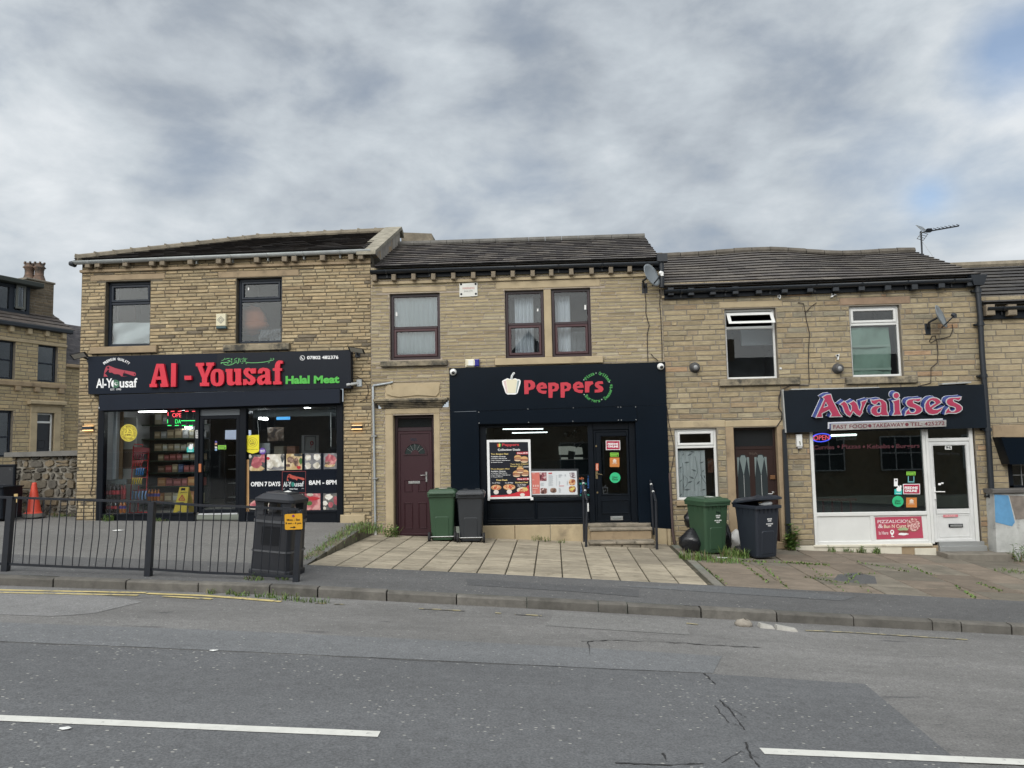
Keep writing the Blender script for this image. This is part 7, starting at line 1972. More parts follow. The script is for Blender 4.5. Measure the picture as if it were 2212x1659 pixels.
# stickers and posters
def card(name, label, quad, y, m, cat='sticker', group=None, depth=.003):
 """a thin sheet on plane y facing the street; returns the thing"""
 q = [at(p, y) for p in quad]
 t = thing(name, label, cat, (sum(p[0] for p in q)/4, y, min(p[1] for p in q)), group)
 mb = MB(); mb.quadp(q, y-depth, y); mb.build('sheet', m, t)
 return t
def ZQ(f, *c): return [zz(f, x, y) for x, y in c]
def box4(f, x0, y0, x1, y1): return ZQ(f, (x0, y0),(x1, y0),(x1, y1),(x0, y1))
def words(t, lst, y, m, name='words', bold=.015, depth=.003):
 mb = MB()
 for (s, f, x0, y0, x1, y1, dy) in lst:
  put_text(mb, s, tq(f, x0, y0, x1, y1, y, dy), y, depth, 0, bold)
 return mb.build(name, m, t)
ygl = YF+.036                      # just in front of the butcher's glass
m_hmc = mat('sticker_yellow', (.66,.56,.06), rough=.4); m_hmcb = mat('brown_print', (.16,.10,.02), rough=.5)
hm = thing('window_sticker', 'round yellow certificate sticker on the left glass of the butcher shop', 'sticker', (fa('P', 578,385, ygl)[0], ygl, fa('P', 578,508, ygl)[1]))
mb = MB(); mb.poly(pts('P', sup(578,385,123,126,1,32), ygl), ygl-.003, ygl); mb.build('disc', m_hmc, hm)
mb = MB()
for r_ in (114,74): mb.poly(pts('P', sup(578,385, r_, r_, 1,32), ygl), ygl-.005, ygl-.003,0,[pts('P', sup(578,385, r_-4, r_-4,1,32), ygl)])
arc_text(mb, 'HALAL MONITORING', 'P', 578,385,93,90,26, ygl, ygl-.003, True, 0,13,.03,.002)
arc_text(mb, 'COMMITTEE UK', 'P', 578,385,93,-90,26, ygl, ygl-.003, False, 0,13,.03,.002)
put_text(mb, 'HMC', tq('P', 528,398,628,428, ygl), ygl-.003,.002,0,.03)
for seq in (([(540,330),(545,375),(530,382),(528,368)], ),([(580,325),(592,355),(572,383),(622,378),(600,345)], )):
 ribbon(mb, 'P', seq[0],9, ygl, ygl-.003,.002)
mb.build('emblem', m_hmcb, hm)
fl = thing('window_sticker', 'yellow shield-shaped certificate hanging behind the right glass of the butcher shop', 'sticker', (fa('N', 535,365, ygl)[0], ygl, fa('N', 535,500, ygl)[1]))
mb = MB(); mb.poly(pts('N', [(443,238),(627,228),(627,465),(600,485),(530,502),(470,485),(440,462)], ygl), ygl-.003, ygl); mb.build('sheet', mat('bright_yellow_print', (.74,.66,.03), rough=.4), fl)
mb = MB()
for r_ in (70,46): mb.poly(pts('N', sup(534,340, r_, r_, 1,28), ygl), ygl-.005, ygl-.003,0,[pts('N', sup(534,340, r_-4, r_-4,1,28), ygl)])
put_text(mb, 'HMC', tq('N', 500,348,568,368, ygl), ygl-.003,.002,0,.03); ribbon(mb, 'N', [(505,305),(510,335),(525,330)],7, ygl, ygl-.003,.002); ribbon(mb, 'N', [(530,305),(545,322),(530,336),(562,334)],7, ygl, ygl-.003,.002)
put_text(mb, 'www.halalhmc.org', tq('N', 452,432,612,446, ygl), ygl-.003,.002,0,.02)
mb.build('emblem', m_hmcb, fl)
pu = thing('window_sticker', 'small round purple sticker beside the yellow shield on the butcher glass', 'sticker', (fa('N', 678,465, ygl)[0], ygl, fa('N', 678,512, ygl)[1]))
mb = MB(); mb.poly(pts('N', sup(678,465,47,47,1,22), ygl), ygl-.003, ygl); mb.build('disc', mat('purple_print', (.12,.05,.32), rough=.4), pu)
mb = MB()
for k in range(3): mb.poly(pts('N', [(645,448+k*14),(710,446+k*14),(710,452+k*14),(645,454+k*14)], ygl), ygl-.005, ygl-.003)
mb.build('print_lines', m_white_ink, pu)
c = card('house_number', 'white vertical plate with number 100 on the butcher door post', box4('P', 1551,346,1583,462), YF-.032, m_white, 'number plate')
words(c, [('1', 'P', 1560,352,1575,382,0),('0', 'P', 1557,389,1578,419,0),('0', 'P', 1557,426,1578,456,0)], YF-.035, m_black)
teal = mat('teal_print', (.04,.46,.42), rough=.4)
def deliv(label, f, x0, y0, x1, y1, y):
 s = card('delivery_sticker', label, box4(f, x0, y0+(y1-y0)*.40, x1, y1), y, teal)
 mb = MB(); X = lambda u, v: (x0+(x1-x0)*u, y0+(y1-y0)*v)
 mb.poly(pts(f, [X(.30,.62), X(.25,.30), X(.40,.22), X(.45,.0), X(.62,.05), X(.64,.2), X(.72,-.05), X(.92,.02), X(.85,.60), X(.6,.68)], y), y-.006, y-.003); mb.build('white_logo', m_white_ink, s)
 mb = MB(); mb.poly(pts(f, [X(.2,.86), X(.8,.86), X(.8,.91), X(.2,.91)], y), y-.005, y-.003); mb.build('print_lines', m_white_ink, s)
deliv('teal delivery sticker with white logo on the left butcher glass', 'P', 1422,545,1524,665, ygl)
hyg = mat('lime_print', (.22,.52,.05), rough=.4)
def hygiene(label, f, x0, y0, x1, y1, y):
 s = card('hygiene_sticker', label, box4(f, x0, y0, x1, y1), y, hyg)
 w, h = x1-x0, y1-y0
 mb = MB(); mb.poly(pts(f, sup(x0+w*.84, y0+h*.68, h*.2, h*.2,1,12), y), y-.006, y-.003)
 for k in range(5): mb.poly(pts(f, sup(x0+w*(.12+.13*k), y0+h*.68, h*.11, h*.11,1,8), y), y-.005, y-.003)
 mb.poly(pts(f, [(x0+w*.08, y0+h*.2),(x0+w*.85, y0+h*.2),(x0+w*.85, y0+h*.3),(x0+w*.08, y0+h*.3)], y), y-.005, y-.003)
 mb.build('print', mat('dark_green_print', (.02,.08,.02), rough=.5), s)
 s2 = MB(); s2.quadp([at(p, y) for p in box4(f, x0-w*.01, y0-h*.22, x1+w*.01, y0-h*.02)], y-.003, y); s2.build('black_top', m_black, s)
hygiene('lime green rating sticker on the butcher door', 'P', 1875,565,1993,623, ygl)
for i, (y_, col_) in enumerate(((516,(.10,.09,.30)),(548,(.5,.3,.2)),(597,(.6,.6,.58)),(629,(.25,.42,.65)))):
 lab = ('indigo', 'orange', 'white', 'pale blue')[i]+' payment card sticker in a column on the butcher door'
 solo(MB().quadp([at(p, ygl) for p in box4('P', 1830, y_-13,1862, y_+13)], ygl-.003, ygl), 'payment_sticker', mat('card_'+str(i), col_, rough=.4), lab, 'sticker', 'payment stickers on the butcher door')
vin = thing('window_graphic', 'black window vinyl with opening hours and meat pictures on the right butcher glass', 'window graphic', (fa('N', 1120,900, ygl)[0], ygl, fa('N', 1120,1330, ygl)[1]))
mb = MB(); mb.quadp([at(p, ygl) for p in ZQ('N', (482,515),(1757,494),(1757,1325),(482,1340))], ygl-.003, ygl); mb.build('black_film', gloss('black_vinyl', (.006,.009,.016),.15), vin)
mb = MB(); mb.quadp([at(p, ygl) for p in ZQ('N', (441,590),(482,588),(482,1345),(441,1345))], ygl-.003, ygl); mb.build('tan_strip', mat('tan_strip', (.46,.27,.12), rough=.6, var=.15), vin)
words(vin, [('OPEN 7 DAYS', 'N', 508,912,935,980,-5),('8AM - 8PM', 'N', 1350,890,1753,957,-7)], ygl-.003, m_white_ink, 'white_words', .03)
mb = MB(); mb.poly(pts('N', [(962,760),(1307,754),(1305,1074),(962,1080)], ygl), ygl-.006, ygl-.003,0,[pts('N', [(968,767),(1301,761),(1299,1067),(968,1073)], ygl)]); mb.build('red_border', mat('dull_red_print', (.22,.035,.035), rough=.4), vin)
cl2 = [(1030+(x-425)*.182,895+(y-925)*.20) for x, y in cleaver]
mb = MB(); flat(mb, 'N', cl2, ygl, ygl-.003,.003,0,[sup(1062,818,9,9,1,8)]); mb.build('cleaver_logo', mat('brick_print', (.42,.07,.05), rough=.4), vin)
words(vin, [('Al-Y', 'N', 978,912,1095,985,-3),('usaf', 'N', 1142,908,1278,980,-3),('Halal Meat', 'N', 1068,1003,1188,1024,0),('EST', 'N', 978,1010,1005,1021,0),('1993', 'N', 1245,1004,1274,1015,0)], ygl-.003, mat('grey_white_print', (.6,.64,.65), rough=.4), 'logo_words', .02)
mb = MB(); mb.poly(pts('N', sup(1118,948,24,34,1,18), ygl), ygl-.006, ygl-.003); mb.build('teal_disc', mat('teal_disc', (.03,.22,.18), rough=.4), vin)
def photo_mat(name, a, b, c_, scale=6.0, thr=(.38,.52,.62)):
 m = bpy.data.materials.new(name); m.use_nodes = True; t = m.node_tree; b_ = t.nodes['Principled BSDF']; b_.inputs['Roughness'].default_value = .35
 tc = N(t, 'ShaderNodeTexCoord'); n = N(t, 'ShaderNodeTexNoise', i_Scale=scale, i_Detail=4.0, i_Distortion=.8); lk(t, tc.outputs['Object'], n.inputs['Vector'])
 r_ = ramp(t, [(thr[0], a),(thr[1], b),(thr[2], c_)]); lk(t, n.outputs[0], r_.inputs[0]); lk(t, r_.outputs[0], b_.inputs['Base Color']); return m
pm_pink = photo_mat('raw_meat_print', (.30,.07,.09),(.46,.14,.16),(.60,.32,.30)); pm_white = photo_mat('poultry_print', (.40,.37,.30),(.60,.57,.50),(.72,.71,.66))
pm_brown = photo_mat('grilled_meat_print', (.08,.045,.035),(.20,.12,.09),(.33,.23,.18),14); pm_dark = photo_mat('dark_table_print', (.03,.035,.035),(.07,.075,.08),(.16,.15,.14),5); pm_wood = photo_mat('board_print', (.42,.30,.14),(.55,.42,.24),(.65,.55,.38),7)
pm_grey = photo_mat('grey_table_print', (.10,.10,.11),(.18,.18,.19),(.24,.24,.25),5); pm_green = mat('herb_print', (.05,.13,.03), rough=.4); pm_redb = mat('berry_print', (.42,.02,.03), rough=.4)
def irr(cx, cy, rx, ry, seed, n=16, j=.18):
 r_ = random.Random(seed); return [(cx+rx*(1+r_.uniform(-j, j))*math.cos(6.2832*k/n), cy-ry*(1+r_.uniform(-j, j))*math.sin(6.2832*k/n)) for k in range(n)]
def pic(x0, y0, x1, y1, bgm, shapes, lab):
 q = ZQ('N', (x0, y0),(x1, y0-4),(x1, y1-4),(x0, y1))
 mb = MB(); mb.quadp([at(p, ygl) for p in q], ygl-.006, ygl-.0025)
 o = mb.build('meat_picture', bgm, vin); o['label'] = lab
 for i, (m, cx, cy, rx, ry) in enumerate(shapes):
  w, h = x1-x0, y1-y0
  P_ = [(min(max(x, x0), x1), min(max(y, y0-3), y1)) for x, y in irr(x0+w*cx, y0+h*cy, w*rx, h*ry, int(x0)+i)]
  mb = MB(); flat(mb, 'N', P_, ygl, ygl-.006-.001*i, .0022); mb.build('printed_food', m, o)
pic(484,518,712,752, pm_dark, [(pm_wood, .5,.85,.5,.2),(pm_pink, .48,.48,.36,.36),(pm_pink, .9,.2,.2,.3),(pm_white, .06,.1,.1,.12)], 'picture of raw red meat')
pic(742,512,992,747, pm_white, [(pm_grey, .5,.85,.55,.12),(pm_dark, .9,.2,.09,.3),(pm_redb, .06,.25,.12,.1),(pm_white, .5,.5,.38,.32),(pm_white, .2,.75,.15,.12)], 'picture of white poultry')
pic(1023,506,1252,738, pm_wood, [(pm_dark, .75,.06,.3,.1),(pm_brown, .28,.38,.22,.2),(pm_brown, .62,.5,.17,.28),(pm_brown, .12,.72,.15,.1),(pm_green, .92,.45,.1,.2),(pm_redb, .8,.85,.13,.1)], 'picture of grilled chops on a board')
pic(1293,500,1524,732, pm_grey, [(pm_white, .2,.25,.19,.2),(pm_white, .75,.22,.22,.2),(pm_white, .2,.76,.19,.2),(pm_white, .75,.76,.22,.2)], 'picture of four white trays')
pic(1566,497,1757,728, pm_grey, [(pm_wood, .45,.75,.42,.12),(pm_pink, .55,.4,.45,.34),(pm_brown, .3,.6,.2,.1)], 'picture of joints of red meat')
pic(482,1165,665,1325, gloss('black_print', (.01,.012,.018),.2),[(pm_white, .4,.78,.45,.12),(pm_pink, .5,.45,.42,.34)], 'picture of minced meat on a plate')
pic(736,1098,900,1325, pm_white, [(pm_green, .4,.05,.2,.08),(pm_pink, .5,.6,.3,.3)], 'picture of pale meat behind the litter bin')
pic(1010,1092,1268,1325, pm_white, [(pm_brown, .88,.18,.1,.1),(pm_pink, .4,.5,.3,.3)], 'picture of pale cuts behind the litter bin')
pic(1290,1083,1518,1322, pm_pink, [(pm_white, .35,.06,.2,.1),(pm_redb, .5,.3,.45,.1),(pm_green, .3,.58,.18,.12),(pm_pink, .7,.75,.3,.2)], 'picture of pink sliced meat with a green sprig')
pic(1560,1078,1757,1318, pm_dark, [(pm_white, .4,.22,.28,.18),(pm_white, .12,.6,.2,.14),(pm_pink, .55,.68,.18,.18),(pm_pink, .9,.42,.15,.28),(pm_white, .1,.9,.12,.1)], 'picture of white knuckles and pink cuts')
yl_ = YF+.16
led = thing('led_sign', 'black LED sign with red and green lit letters in the butcher window', 'sign', (fa('P', 1347,180, yl_)[0], yl_, fa('P', 1347,290, yl_)[1]))
mb = MB(); mb.quadp([at(p, yl_) for p in box4('P', 1130,58,1562,292)], yl_, yl_+.05); mb.build('casing', mat('led_black', (.012,.016,.018), rough=.4), led)
m_ledr = mat('led_red', (1.0,.08,.10), emit=2.6); m_ledg = mat('led_green', (.05,1.0,.18), emit=1.6)
mb = MB()
for x in (1190,1293,1395,1498): mb.poly(pts('P', [(x, 68),(x+52,66),(x+52,76),(x, 78)], yl_), yl_-.004, yl_)
mb.poly(pts('P', [(1145,85),(1153,85),(1153,138),(1145,138)], yl_), yl_-.004, yl_); mb.poly(pts('P', [(1548,115),(1556,115),(1556,170),(1548,170)], yl_), yl_-.004, yl_)
put_text(mb, 'OPE', tq('P', 1213,98,1340,158, yl_), yl_, .004,0,-.012); mb.build('red_lights', m_ledr, led)
mb = MB()
for x in (1143,1248,1350,1455): mb.poly(pts('P', [(x, 274),(x+55,272),(x+55,281),(x, 283)], yl_), yl_-.004, yl_)
mb.poly(pts('P', [(1338,205),(1550,203),(1550,212),(1338,214)], yl_), yl_-.004, yl_); mb.poly(pts('P', [(1545,220),(1553,220),(1553,275),(1545,275)], yl_), yl_-.004, yl_); mb.poly(pts('P', [(1141,190),(1148,190),(1148,245),(1141,245)], yl_), yl_-.004, yl_)
put_text(mb, 'DA', tq('P', 1255,190,1335,248, yl_), yl_, .004,0,-.012); mb.build('green_lights', m_ledg, led)
# inside the butcher's
m_tube = mat('lit_tube', (1.0,1.0,.97), emit=14.0)
m_tube2 = mat('takeaway_tube', (1.0,1.0,.94), emit=6.0)
def tube_light(name, a, b, r, label, grp='strip lights inside the shops', m=None):
 t = thing(name, label, 'strip light', (a[0], a[1], a[2]), grp)
 mb = MB(); mb.tube([a, b], r, 8); mb.build('tube', m or m_tube, t)
 if m: return
 mb = MB(); A_, B_ = Vector(a), Vector(b); mb.tube([A_+Vector((0,0, r+.03)), B_+Vector((0,0, r+.03))], r*.9,6); mb.build('batten', m_white, t)
def PY(f, x, y, Y): p = fa(f, x, y, Y); return (p[0], Y, p[1])
tube_light('strip_light', PY('P', 1410,302, YF+1.6), PY('P', 1555,318, YF+2.6),.03, 'strip light inside the butcher shop just below the LED sign')
tube_light('strip_light', PY('M', 282,950, YF+.55), PY('M', 382,968, YF+1.3),.03, 'bright strip light at the top of the butcher doorway')
tube_light('strip_light', PY('M', 636,1095, YF+2.2), PY('M', 745,1108, YF+3.2),.03, 'strip light over the counter behind the right butcher glass')
tube_light('strip_light', PY('M', 1295,930, YF+.8), PY('M', 1368,932, YF+1.3),.03, 'short strip light at the top right of the butcher glass')
tube_light('strip_light', (xl+.5, YF+.75, zgt+.02),(xl+1.6, YF+.75, zgt+.02),.015, 'added strip light, unseen behind the charcoal shutter housing, brightening the left butcher window')  # added tube, out of view, to brighten the front left of the shop
r = sq('O', 1080,1140,695,716, YF-.12); solo(MB().bbox(r[0], r[1], YF-.14, YF-.03, r[2], r[3],.01), 'shop_lamp', mat('white_shop_lamp', (1,1,1), emit=1.2), 'small white lamp at the top left corner of the butcher window', 'lamp')
yy = YF+.35
def panel(name, f, xs, ys, Y, m, lab, cat, d=.04):
 r = sq(f, xs[0], xs[1], ys[0], ys[1], Y); return solo(MB().box(r[0], r[1], Y, Y+d, r[2], r[3]), name, m, lab, cat)
panel('partition', 'P', (228,382),(75,1560), YF+.5, mat('white_partition', (.70,.73,.76), rough=.5, var=.1), 'white partition just inside the left butcher glass', 'partition', .05)
panel('door_panel', 'P', (364,480),(80,1560), YF+.75, mat('tan_panel', (.33,.21,.115), rough=.6, var=.15), 'tan door panel beyond the white partition inside the butcher shop', 'panel')
panel('cupboard', 'P', (484,690),(160,620), YF+.85, mat('pale_cupboard', (.36,.36,.34), rough=.5), 'pale cupboard door behind the round yellow sticker', 'cupboard')
panel('box', 'P', (480,640),(622,905), YF+.85, mat('dark_brown_box', (.12,.085,.06), rough=.7), 'dark brown box under the pale cupboard', 'box', .3)
panel('cupboard', 'P', (470,640),(908,1330), YF+.85, mat('grey_white_cupboard', (.42,.42,.40), rough=.5), 'lower pale cupboard behind the red snack rack', 'cupboard')
ysh = YF+1.7
she = thing('shelf_unit', 'dark green-edged shelving of groceries across the left butcher window', 'shelving', (fa('P', 1200,1400, ysh)[0], ysh, zgb))
xs0_, xs1_ = fa('P', 690,900, ysh)[0], fa('P', 1640,900, ysh)[0]
tiers = [fa('P', 1100, y_, ysh)[1] for y_ in (262,465,645,785,960,1160,1420)]
for zt_ in tiers:
 mb = MB(); mb.bbox(xs0_, xs1_, ysh, ysh+.38, zt_-.03, zt_, .004); mb.build('shelf', mat('dark_green_shelf', (.03,.055,.04), rough=.4), she)
mb = MB(); mb.box(xs0_, xs1_, ysh+.38, ysh+.42, zgb-.05, fa('P', 1000,100, ysh)[1]); mb.build('back_panel', mat('dark_shelf_back', (.06,.065,.07), rough=.6), she)
m_goods = mat('grocery_print', (1,1,1), rough=.45, col=True, var=.3, vscale=30)
kinds = [('grey', (.34,.34,.33)),('tan', (.34,.26,.16)),('dark red', (.26,.07,.06)),('brown', (.17,.10,.065)),('dark blue', (.06,.08,.16)),('orange', (.42,.17,.05)),('cream', (.46,.42,.30)),('green', (.08,.18,.06))]
proto = {}
rq = random.Random(17)
rows_k = {0: (0,0,0,6),1: (0,1,6,1),2: (1,1,6,1),3: (1,6,1,2),4: (3,1,4,2,5),5: (3,5,2,4,2),6: (5,5,7,6,1,2)}
tname = ('top', 'second', 'third', 'fourth', 'fifth', 'sixth', 'lowest')
for ti, zt_ in enumerate(tiers):
 x = xs0_+.06+(0.45 if ti >= 3 else .35)
 hmax = (tiers[ti-1]-.05-zt_) if ti else .42
 while x < xs1_-.12:
  kk = rq.choice(rows_k[ti]); nm, cc = kinds[kk]
  w, h = rq.uniform(.12,.20), hmax*rq.uniform(.55,.82)
  key = (nm, ti)
  if key not in proto:
   k = rq.uniform(.85,1.1)
   mb = MB(); mb.bbox(0,1,0,.22,0,1,.02,0, tuple(q*k for q in cc)); mb.bbox(.12,.88,-.004,.01,.35,.72,.002,0, tuple(min(.6, q*1.7+.05) for q in cc))
   o = mb.build('grocery_pack', m_goods); proto[key] = o
  else:
   o = proto[key].copy(); COL.objects.link(o)
  o.location = (x, ysh+.05, zt_+.001); o.scale = (w, 1, h)
  tag(o, '%s grocery pack on the %s shelf behind the left butcher glass' % (nm, tname[ti]), 'grocery', 'groceries on the butcher shelving')
  x += w+.015
yra = YF+.75
rack = thing('display_rack', 'tall red wire rack of snack bags behind the left butcher glass', 'rack', (fa('P', 730,1540, yra)[0], yra, zgb))
m_rackr = mat('red_rack_paint', (.42,.025,.03), rough=.4)
p = lambda x, y: PY('P', x, y, yra)
for x0_, y0_, x1_, y1_ in ((648,570,592,1540),(870,610,830,1300)):
 mb = MB(); mb.tube([p(x0_, y0_), p(x1_, y1_)],.014,6); mb.build('upright', m_rackr, rack)
mb = MB(); mb.quadp([at(q, yra) for q in ZQ('P', (660,590),(880,602),(880,668),(660,672))], yra-.02, yra+.02); mb.build('header_tray', mat('dull_red_tray', (.30,.05,.06), rough=.5, var=.2), rack)
mb = MB(); mb.tube([p(655,548), p(780,556), p(782,590)],.012,5); mb.build('handle', m_rackr, rack)
for y_ in (690,790,900,1040,1220):
 mb = MB(); mb.tube([p(640, y_), p(850, y_-6)],.009,5); mb.build('hook_bar', m_rackr, rack)
mb = MB(); mb.tube([p(570,1548), p(860,1540)],.02,6); mb.tube([p(722,1150), p(712,1540)],.012,5); mb.build('base', m_rackr, rack)
m_film = {k: mat('snack_film_'+k, v, rough=.25, var=.35, vscale=14, bump=.6, bscale=18) for k, v in {'red': (.42,.05,.05), 'blue': (.06,.22,.52), 'yellow': (.60,.45,.04), 'blue and white': (.18,.32,.58), 'maroon': (.24,.03,.05)}.items()}
for ry, (k, y0_, y1_, xs_, lean) in enumerate((('maroon', 682,765, range(660,800,34),0),('red', 788,872, range(662,800,30),.3),('blue', 895,1000, range(702,830,32),.2),('yellow', 1035,1135, range(642,775,32),.2),('blue and white', 1225,1350, range(640,840,48),.1))):
 first = None
 for xi in xs_:
  a = PY('P', xi, y0_, yra-.05); b = PY('P', xi, y1_, yra-.05)
  if first is None:
   h = a[2]-b[2]; w = (PY('P', xi+36, y0_, yra)[0]-a[0])
   mb = MB()
   vs = []
   for j, (u, d) in enumerate(((0,.004),(.12,.012),(.5,.05),(.88,.012),(1,.004))):
    for s_x in (0,.5,1): vs += [((s_x-.5)*w, -d*(1 if s_x == .5 else .3),-u*h)]
   mb.add(vs, [(3*j+i, 3*j+3+i, 3*j+4+i, 3*j+1+i) for j in range(4) for i in range(2)],0, None, True)
   first = mb.build('snack_bag', m_film[k]); o = first
  else:
   o = first.copy(); COL.objects.link(o)
  o.location = a; o.rotation_euler = (0, lean*.6, R(rq.uniform(-14,14)))
  tag(o, '%s snack bag hanging on the red wire rack' % k, 'snack bag', 'snack bags on the red rack')
def pack(label, f, x0, x1, ytop, ybot, Y, liquid, lab_c, n):
 a = fa(f, x0, ybot, Y); b = fa(f, x1, ytop, Y)
 t = thing('bottle_pack', label, 'drinks pack', ((a[0]+b[0])/2, Y, a[1]), 'packs of bottled drinks in the butcher window')
 h = b[1]-a[1]; w = (b[0]-a[0])/n
 for i in range(n):
  c = (a[0]+w*(i+.5), Y, a[1])
  r = w*.47
  mb = MB(); mb.lathe([(r*.8,0),(r, .03),(r, h*.62),(r*.9, h*.70),(r*.35, h*.92),(r*.3, h*.95)], c, (0,0,1),12); bt = mb.build('bottle', liquid, t)
  mb = MB(); mb.lathe([(r*1.02, h*.36),(r*1.02, h*.60)], c, (0,0,1),12); mb.build('bottle_label', lab_c, bt)
  mb = MB(); mb.lathe([(r*.36, h*.95),(r*.36, h)], c, (0,0,1),10); mb.build('cap', mat('dark_cap', (.02,.025,.025), rough=.4), bt)
cola, lred, oran, lblue = gloss('cola', (.018,.008,.008),.1), gloss('red_drink_label', (.42,.03,.04),.35), gloss('orange_drink', (.50,.16,.03),.15), gloss('blue_drink_label', (.08,.06,.30),.35)
pack('upper pack of dark cola bottles with red labels in the butcher window corner', 'P', 228,462,1120,1370, YF+.28, cola, lred, 4)
pack('pack of red-labelled bottles standing right of the upper cola pack', 'P', 455,545,1130,1350, YF+.34, gloss('cherry_drink', (.28,.04,.04),.15), lred, 2)
pack('lower pack of dark cola bottles at the floor of the butcher window', 'P', 228,430,1372,1556, YF+.28, cola, lred, 3)
pack('pack of orange drink bottles on the floor right of the lower colas', 'P', 440,545,1372,1548, YF+.34, oran, lblue, 2)
pack('row of orange bottles with blue labels on the lowest shelf', 'P', 850,1035,1195,1370, YF+1.2, oran, lblue, 4)
panel('plinth_box', 'P', (222,548),(1060,1135), YF+.30, mat('grey_wrap', (.10,.115,.115), rough=.25, var=.4, vscale=20), 'tray of dark bottle tops in cloudy wrap above the colas', 'tray', .2)
yw_ = YF+.30
wf = thing('wet_floor_sign', 'yellow folding caution sign standing behind the butcher glass', 'caution sign', (fa('P', 1380,1540, yw_)[0], yw_, fa('P', 1380,1540, yw_)[1]))
m_wfy = mat('caution_yellow', (.72,.52,.05), rough=.4, var=.06)
mb = MB()
mb.poly(pts('P', [(1322,1172),(1455,1170),(1416,1540),(1355,1538),(1340,1518),(1300,1518),(1280,1540),(1226,1542)], yw_), yw_-.012, yw_+.012,0,[pts('P', [(1340,1185),(1405,1184),(1400,1222),(1335,1222)], yw_)]); mb.build('front_leaf', m_wfy, wf)
tp = [PY('P', 1430,1180, yw_+.02), PY('P', 1462,1180, yw_+.02)]; bt_ = [PY('P', 1450,1545, yw_+.35), PY('P', 1545,1545, yw_+.30)]
mb = MB(); mb.add([tp[0], tp[1], bt_[1], bt_[0]]+[(q[0]-.01, q[1]+.02, q[2]) for q in (tp[0], tp[1], bt_[1], bt_[0])],[(0,3,2,1),(4,5,6,7),(1,2,6,5),(0,4,7,3),(2,3,7,6),(0,1,5,4)]); mb.build('rear_leaf', m_wfy, wf)
words(wf, [('CAUTION', 'P', 1322,1243,1430,1262,-4),('WET', 'P', 1320,1388,1385,1408,-2),('FLOOR', 'P', 1305,1418,1388,1436,-2)], yw_-.012, m_black)
mb = MB(); mb.poly(pts('P', [(1362,1282),(1405,1358),(1396,1368),(1308,1368),(1303,1358),(1352,1284)], yw_), yw_-.016, yw_-.012,0,[pts('P', [(1360,1300),(1390,1356),(1318,1356)], yw_)]); ribbon(mb, 'P', [(1362,1312),(1355,1335),(1375,1350)],10, yw_, yw_-.012); ribbon(mb, 'P', [(1340,1350),(1358,1335)],9, yw_, yw_-.012); mb.build('warning_triangle', mat('warning_red', (.50,.04,.03), rough=.5), wf)
yc = YF+2.6
fr_ = thing('drinks_fridge', 'drinks cooler with a glowing white header seen through the butcher door', 'fridge', (fa('M', 245,1500, yc)[0], yc, zgb))
r = sq('M', 130,400,1265,1398, yc); mb = MB(); mb.bbox(r[0], r[1], yc, yc+.5, r[2], r[3],.02); mb.build('lit_header', mat('cooler_header', (.55,.62,.78), emit=.55), fr_)
r2_ = (r[0], r[1], zgb, r[2]-.01); mb = MB(); ring(mb, r2_, .05, yc, yc+.5); mb.box(r2_[0], r2_[1], yc+.45, yc+.5, r2_[2], r2_[3]); mb.build('cabinet', m_black, fr_)
for k in range(4):
 z = r2_[2]+.15+k*(r2_[3]-r2_[2]-.2)/4; mb = MB(); mb.box(r2_[0]+.05, r2_[1]-.05, yc+.1, yc+.4, z, z+.012); mb.build('shelf', m_steel, fr_)
panel('blind', 'M', (540,1750),(965,1068), YF+.25, mat('grey_blind', (.17,.19,.20), rough=.6, var=.15, vscale=3, stretch=(.2,1,22)), 'raised grey slatted blind at the top of the right butcher glass', 'blind', .06)
nt_ = card('framed_notice', 'white framed notice with a red loop on the back wall right of the butcher counter', box4('N', 1245,235,1492,500), YF+2.6, mat('dim_white_notice', (.40,.41,.42), rough=.5), 'notice')
mb = MB(); q = [fa('N', x, y, YF+2.59) for x, y in ((1285,245),(1450,245),(1450,470),(1285,470))]; mb.poly(q, YF+2.57, YF+2.592,0,[[fa('N', x, y, YF+2.59) for x, y in ((1295,258),(1440,258),(1440,458),(1295,458))]]); mb.build('frame', mat('grey_notice_frame', (.2,.2,.22), rough=.5), nt_)
mb = MB(); mb.poly(pts('N', sup(1393,350,24,32,1,16), YF+2.59), YF+2.57, YF+2.592,0,[pts('N', sup(1393,350,12,18,1,16), YF+2.59)]); ribbon(mb, 'N', [(1385,375),(1378,420)],8, YF+2.59, YF+2.592); mb.build('red_loop', mat('dim_red_print', (.36,.06,.07), rough=.5), nt_)
panel('menu_screen', 'M', (880,1070),(1070,1115), YF+2.4, mat('blue_lit_screen', (.10,.42,.85), emit=1.1), 'blue lit screen above the butcher counter', 'screen')
panel('poster', 'M', (750,985),(1225,1425), YF+3.0, photo_mat('counter_poster', (.06,.05,.05),(.22,.16,.12),(.46,.42,.38),5), 'food poster above the butcher counter', 'poster')
panel('paper_sheet', 'N', (632,782),(350,512), YF+.2, mat('grey_paper', (.34,.35,.36), rough=.6), 'grey sheet hanging by the purple sticker', 'paper')
mb = MB(); mb.tube([PY('M', 605,1090, YF+.15), PY('M', 622,1335, YF+.15)],.006,4); solo(mb, 'hanging_cord', m_white, 'thin white cord holding the yellow shield certificate', 'cord')
mb = MB(); mb.tube([PY('M', 1668,1005, YF+.2), PY('M', 1672,1505, YF+.2)],.009,5); solo(mb, 'blind_wand', m_white, 'white wand hanging from the grey slatted blind', 'wand')
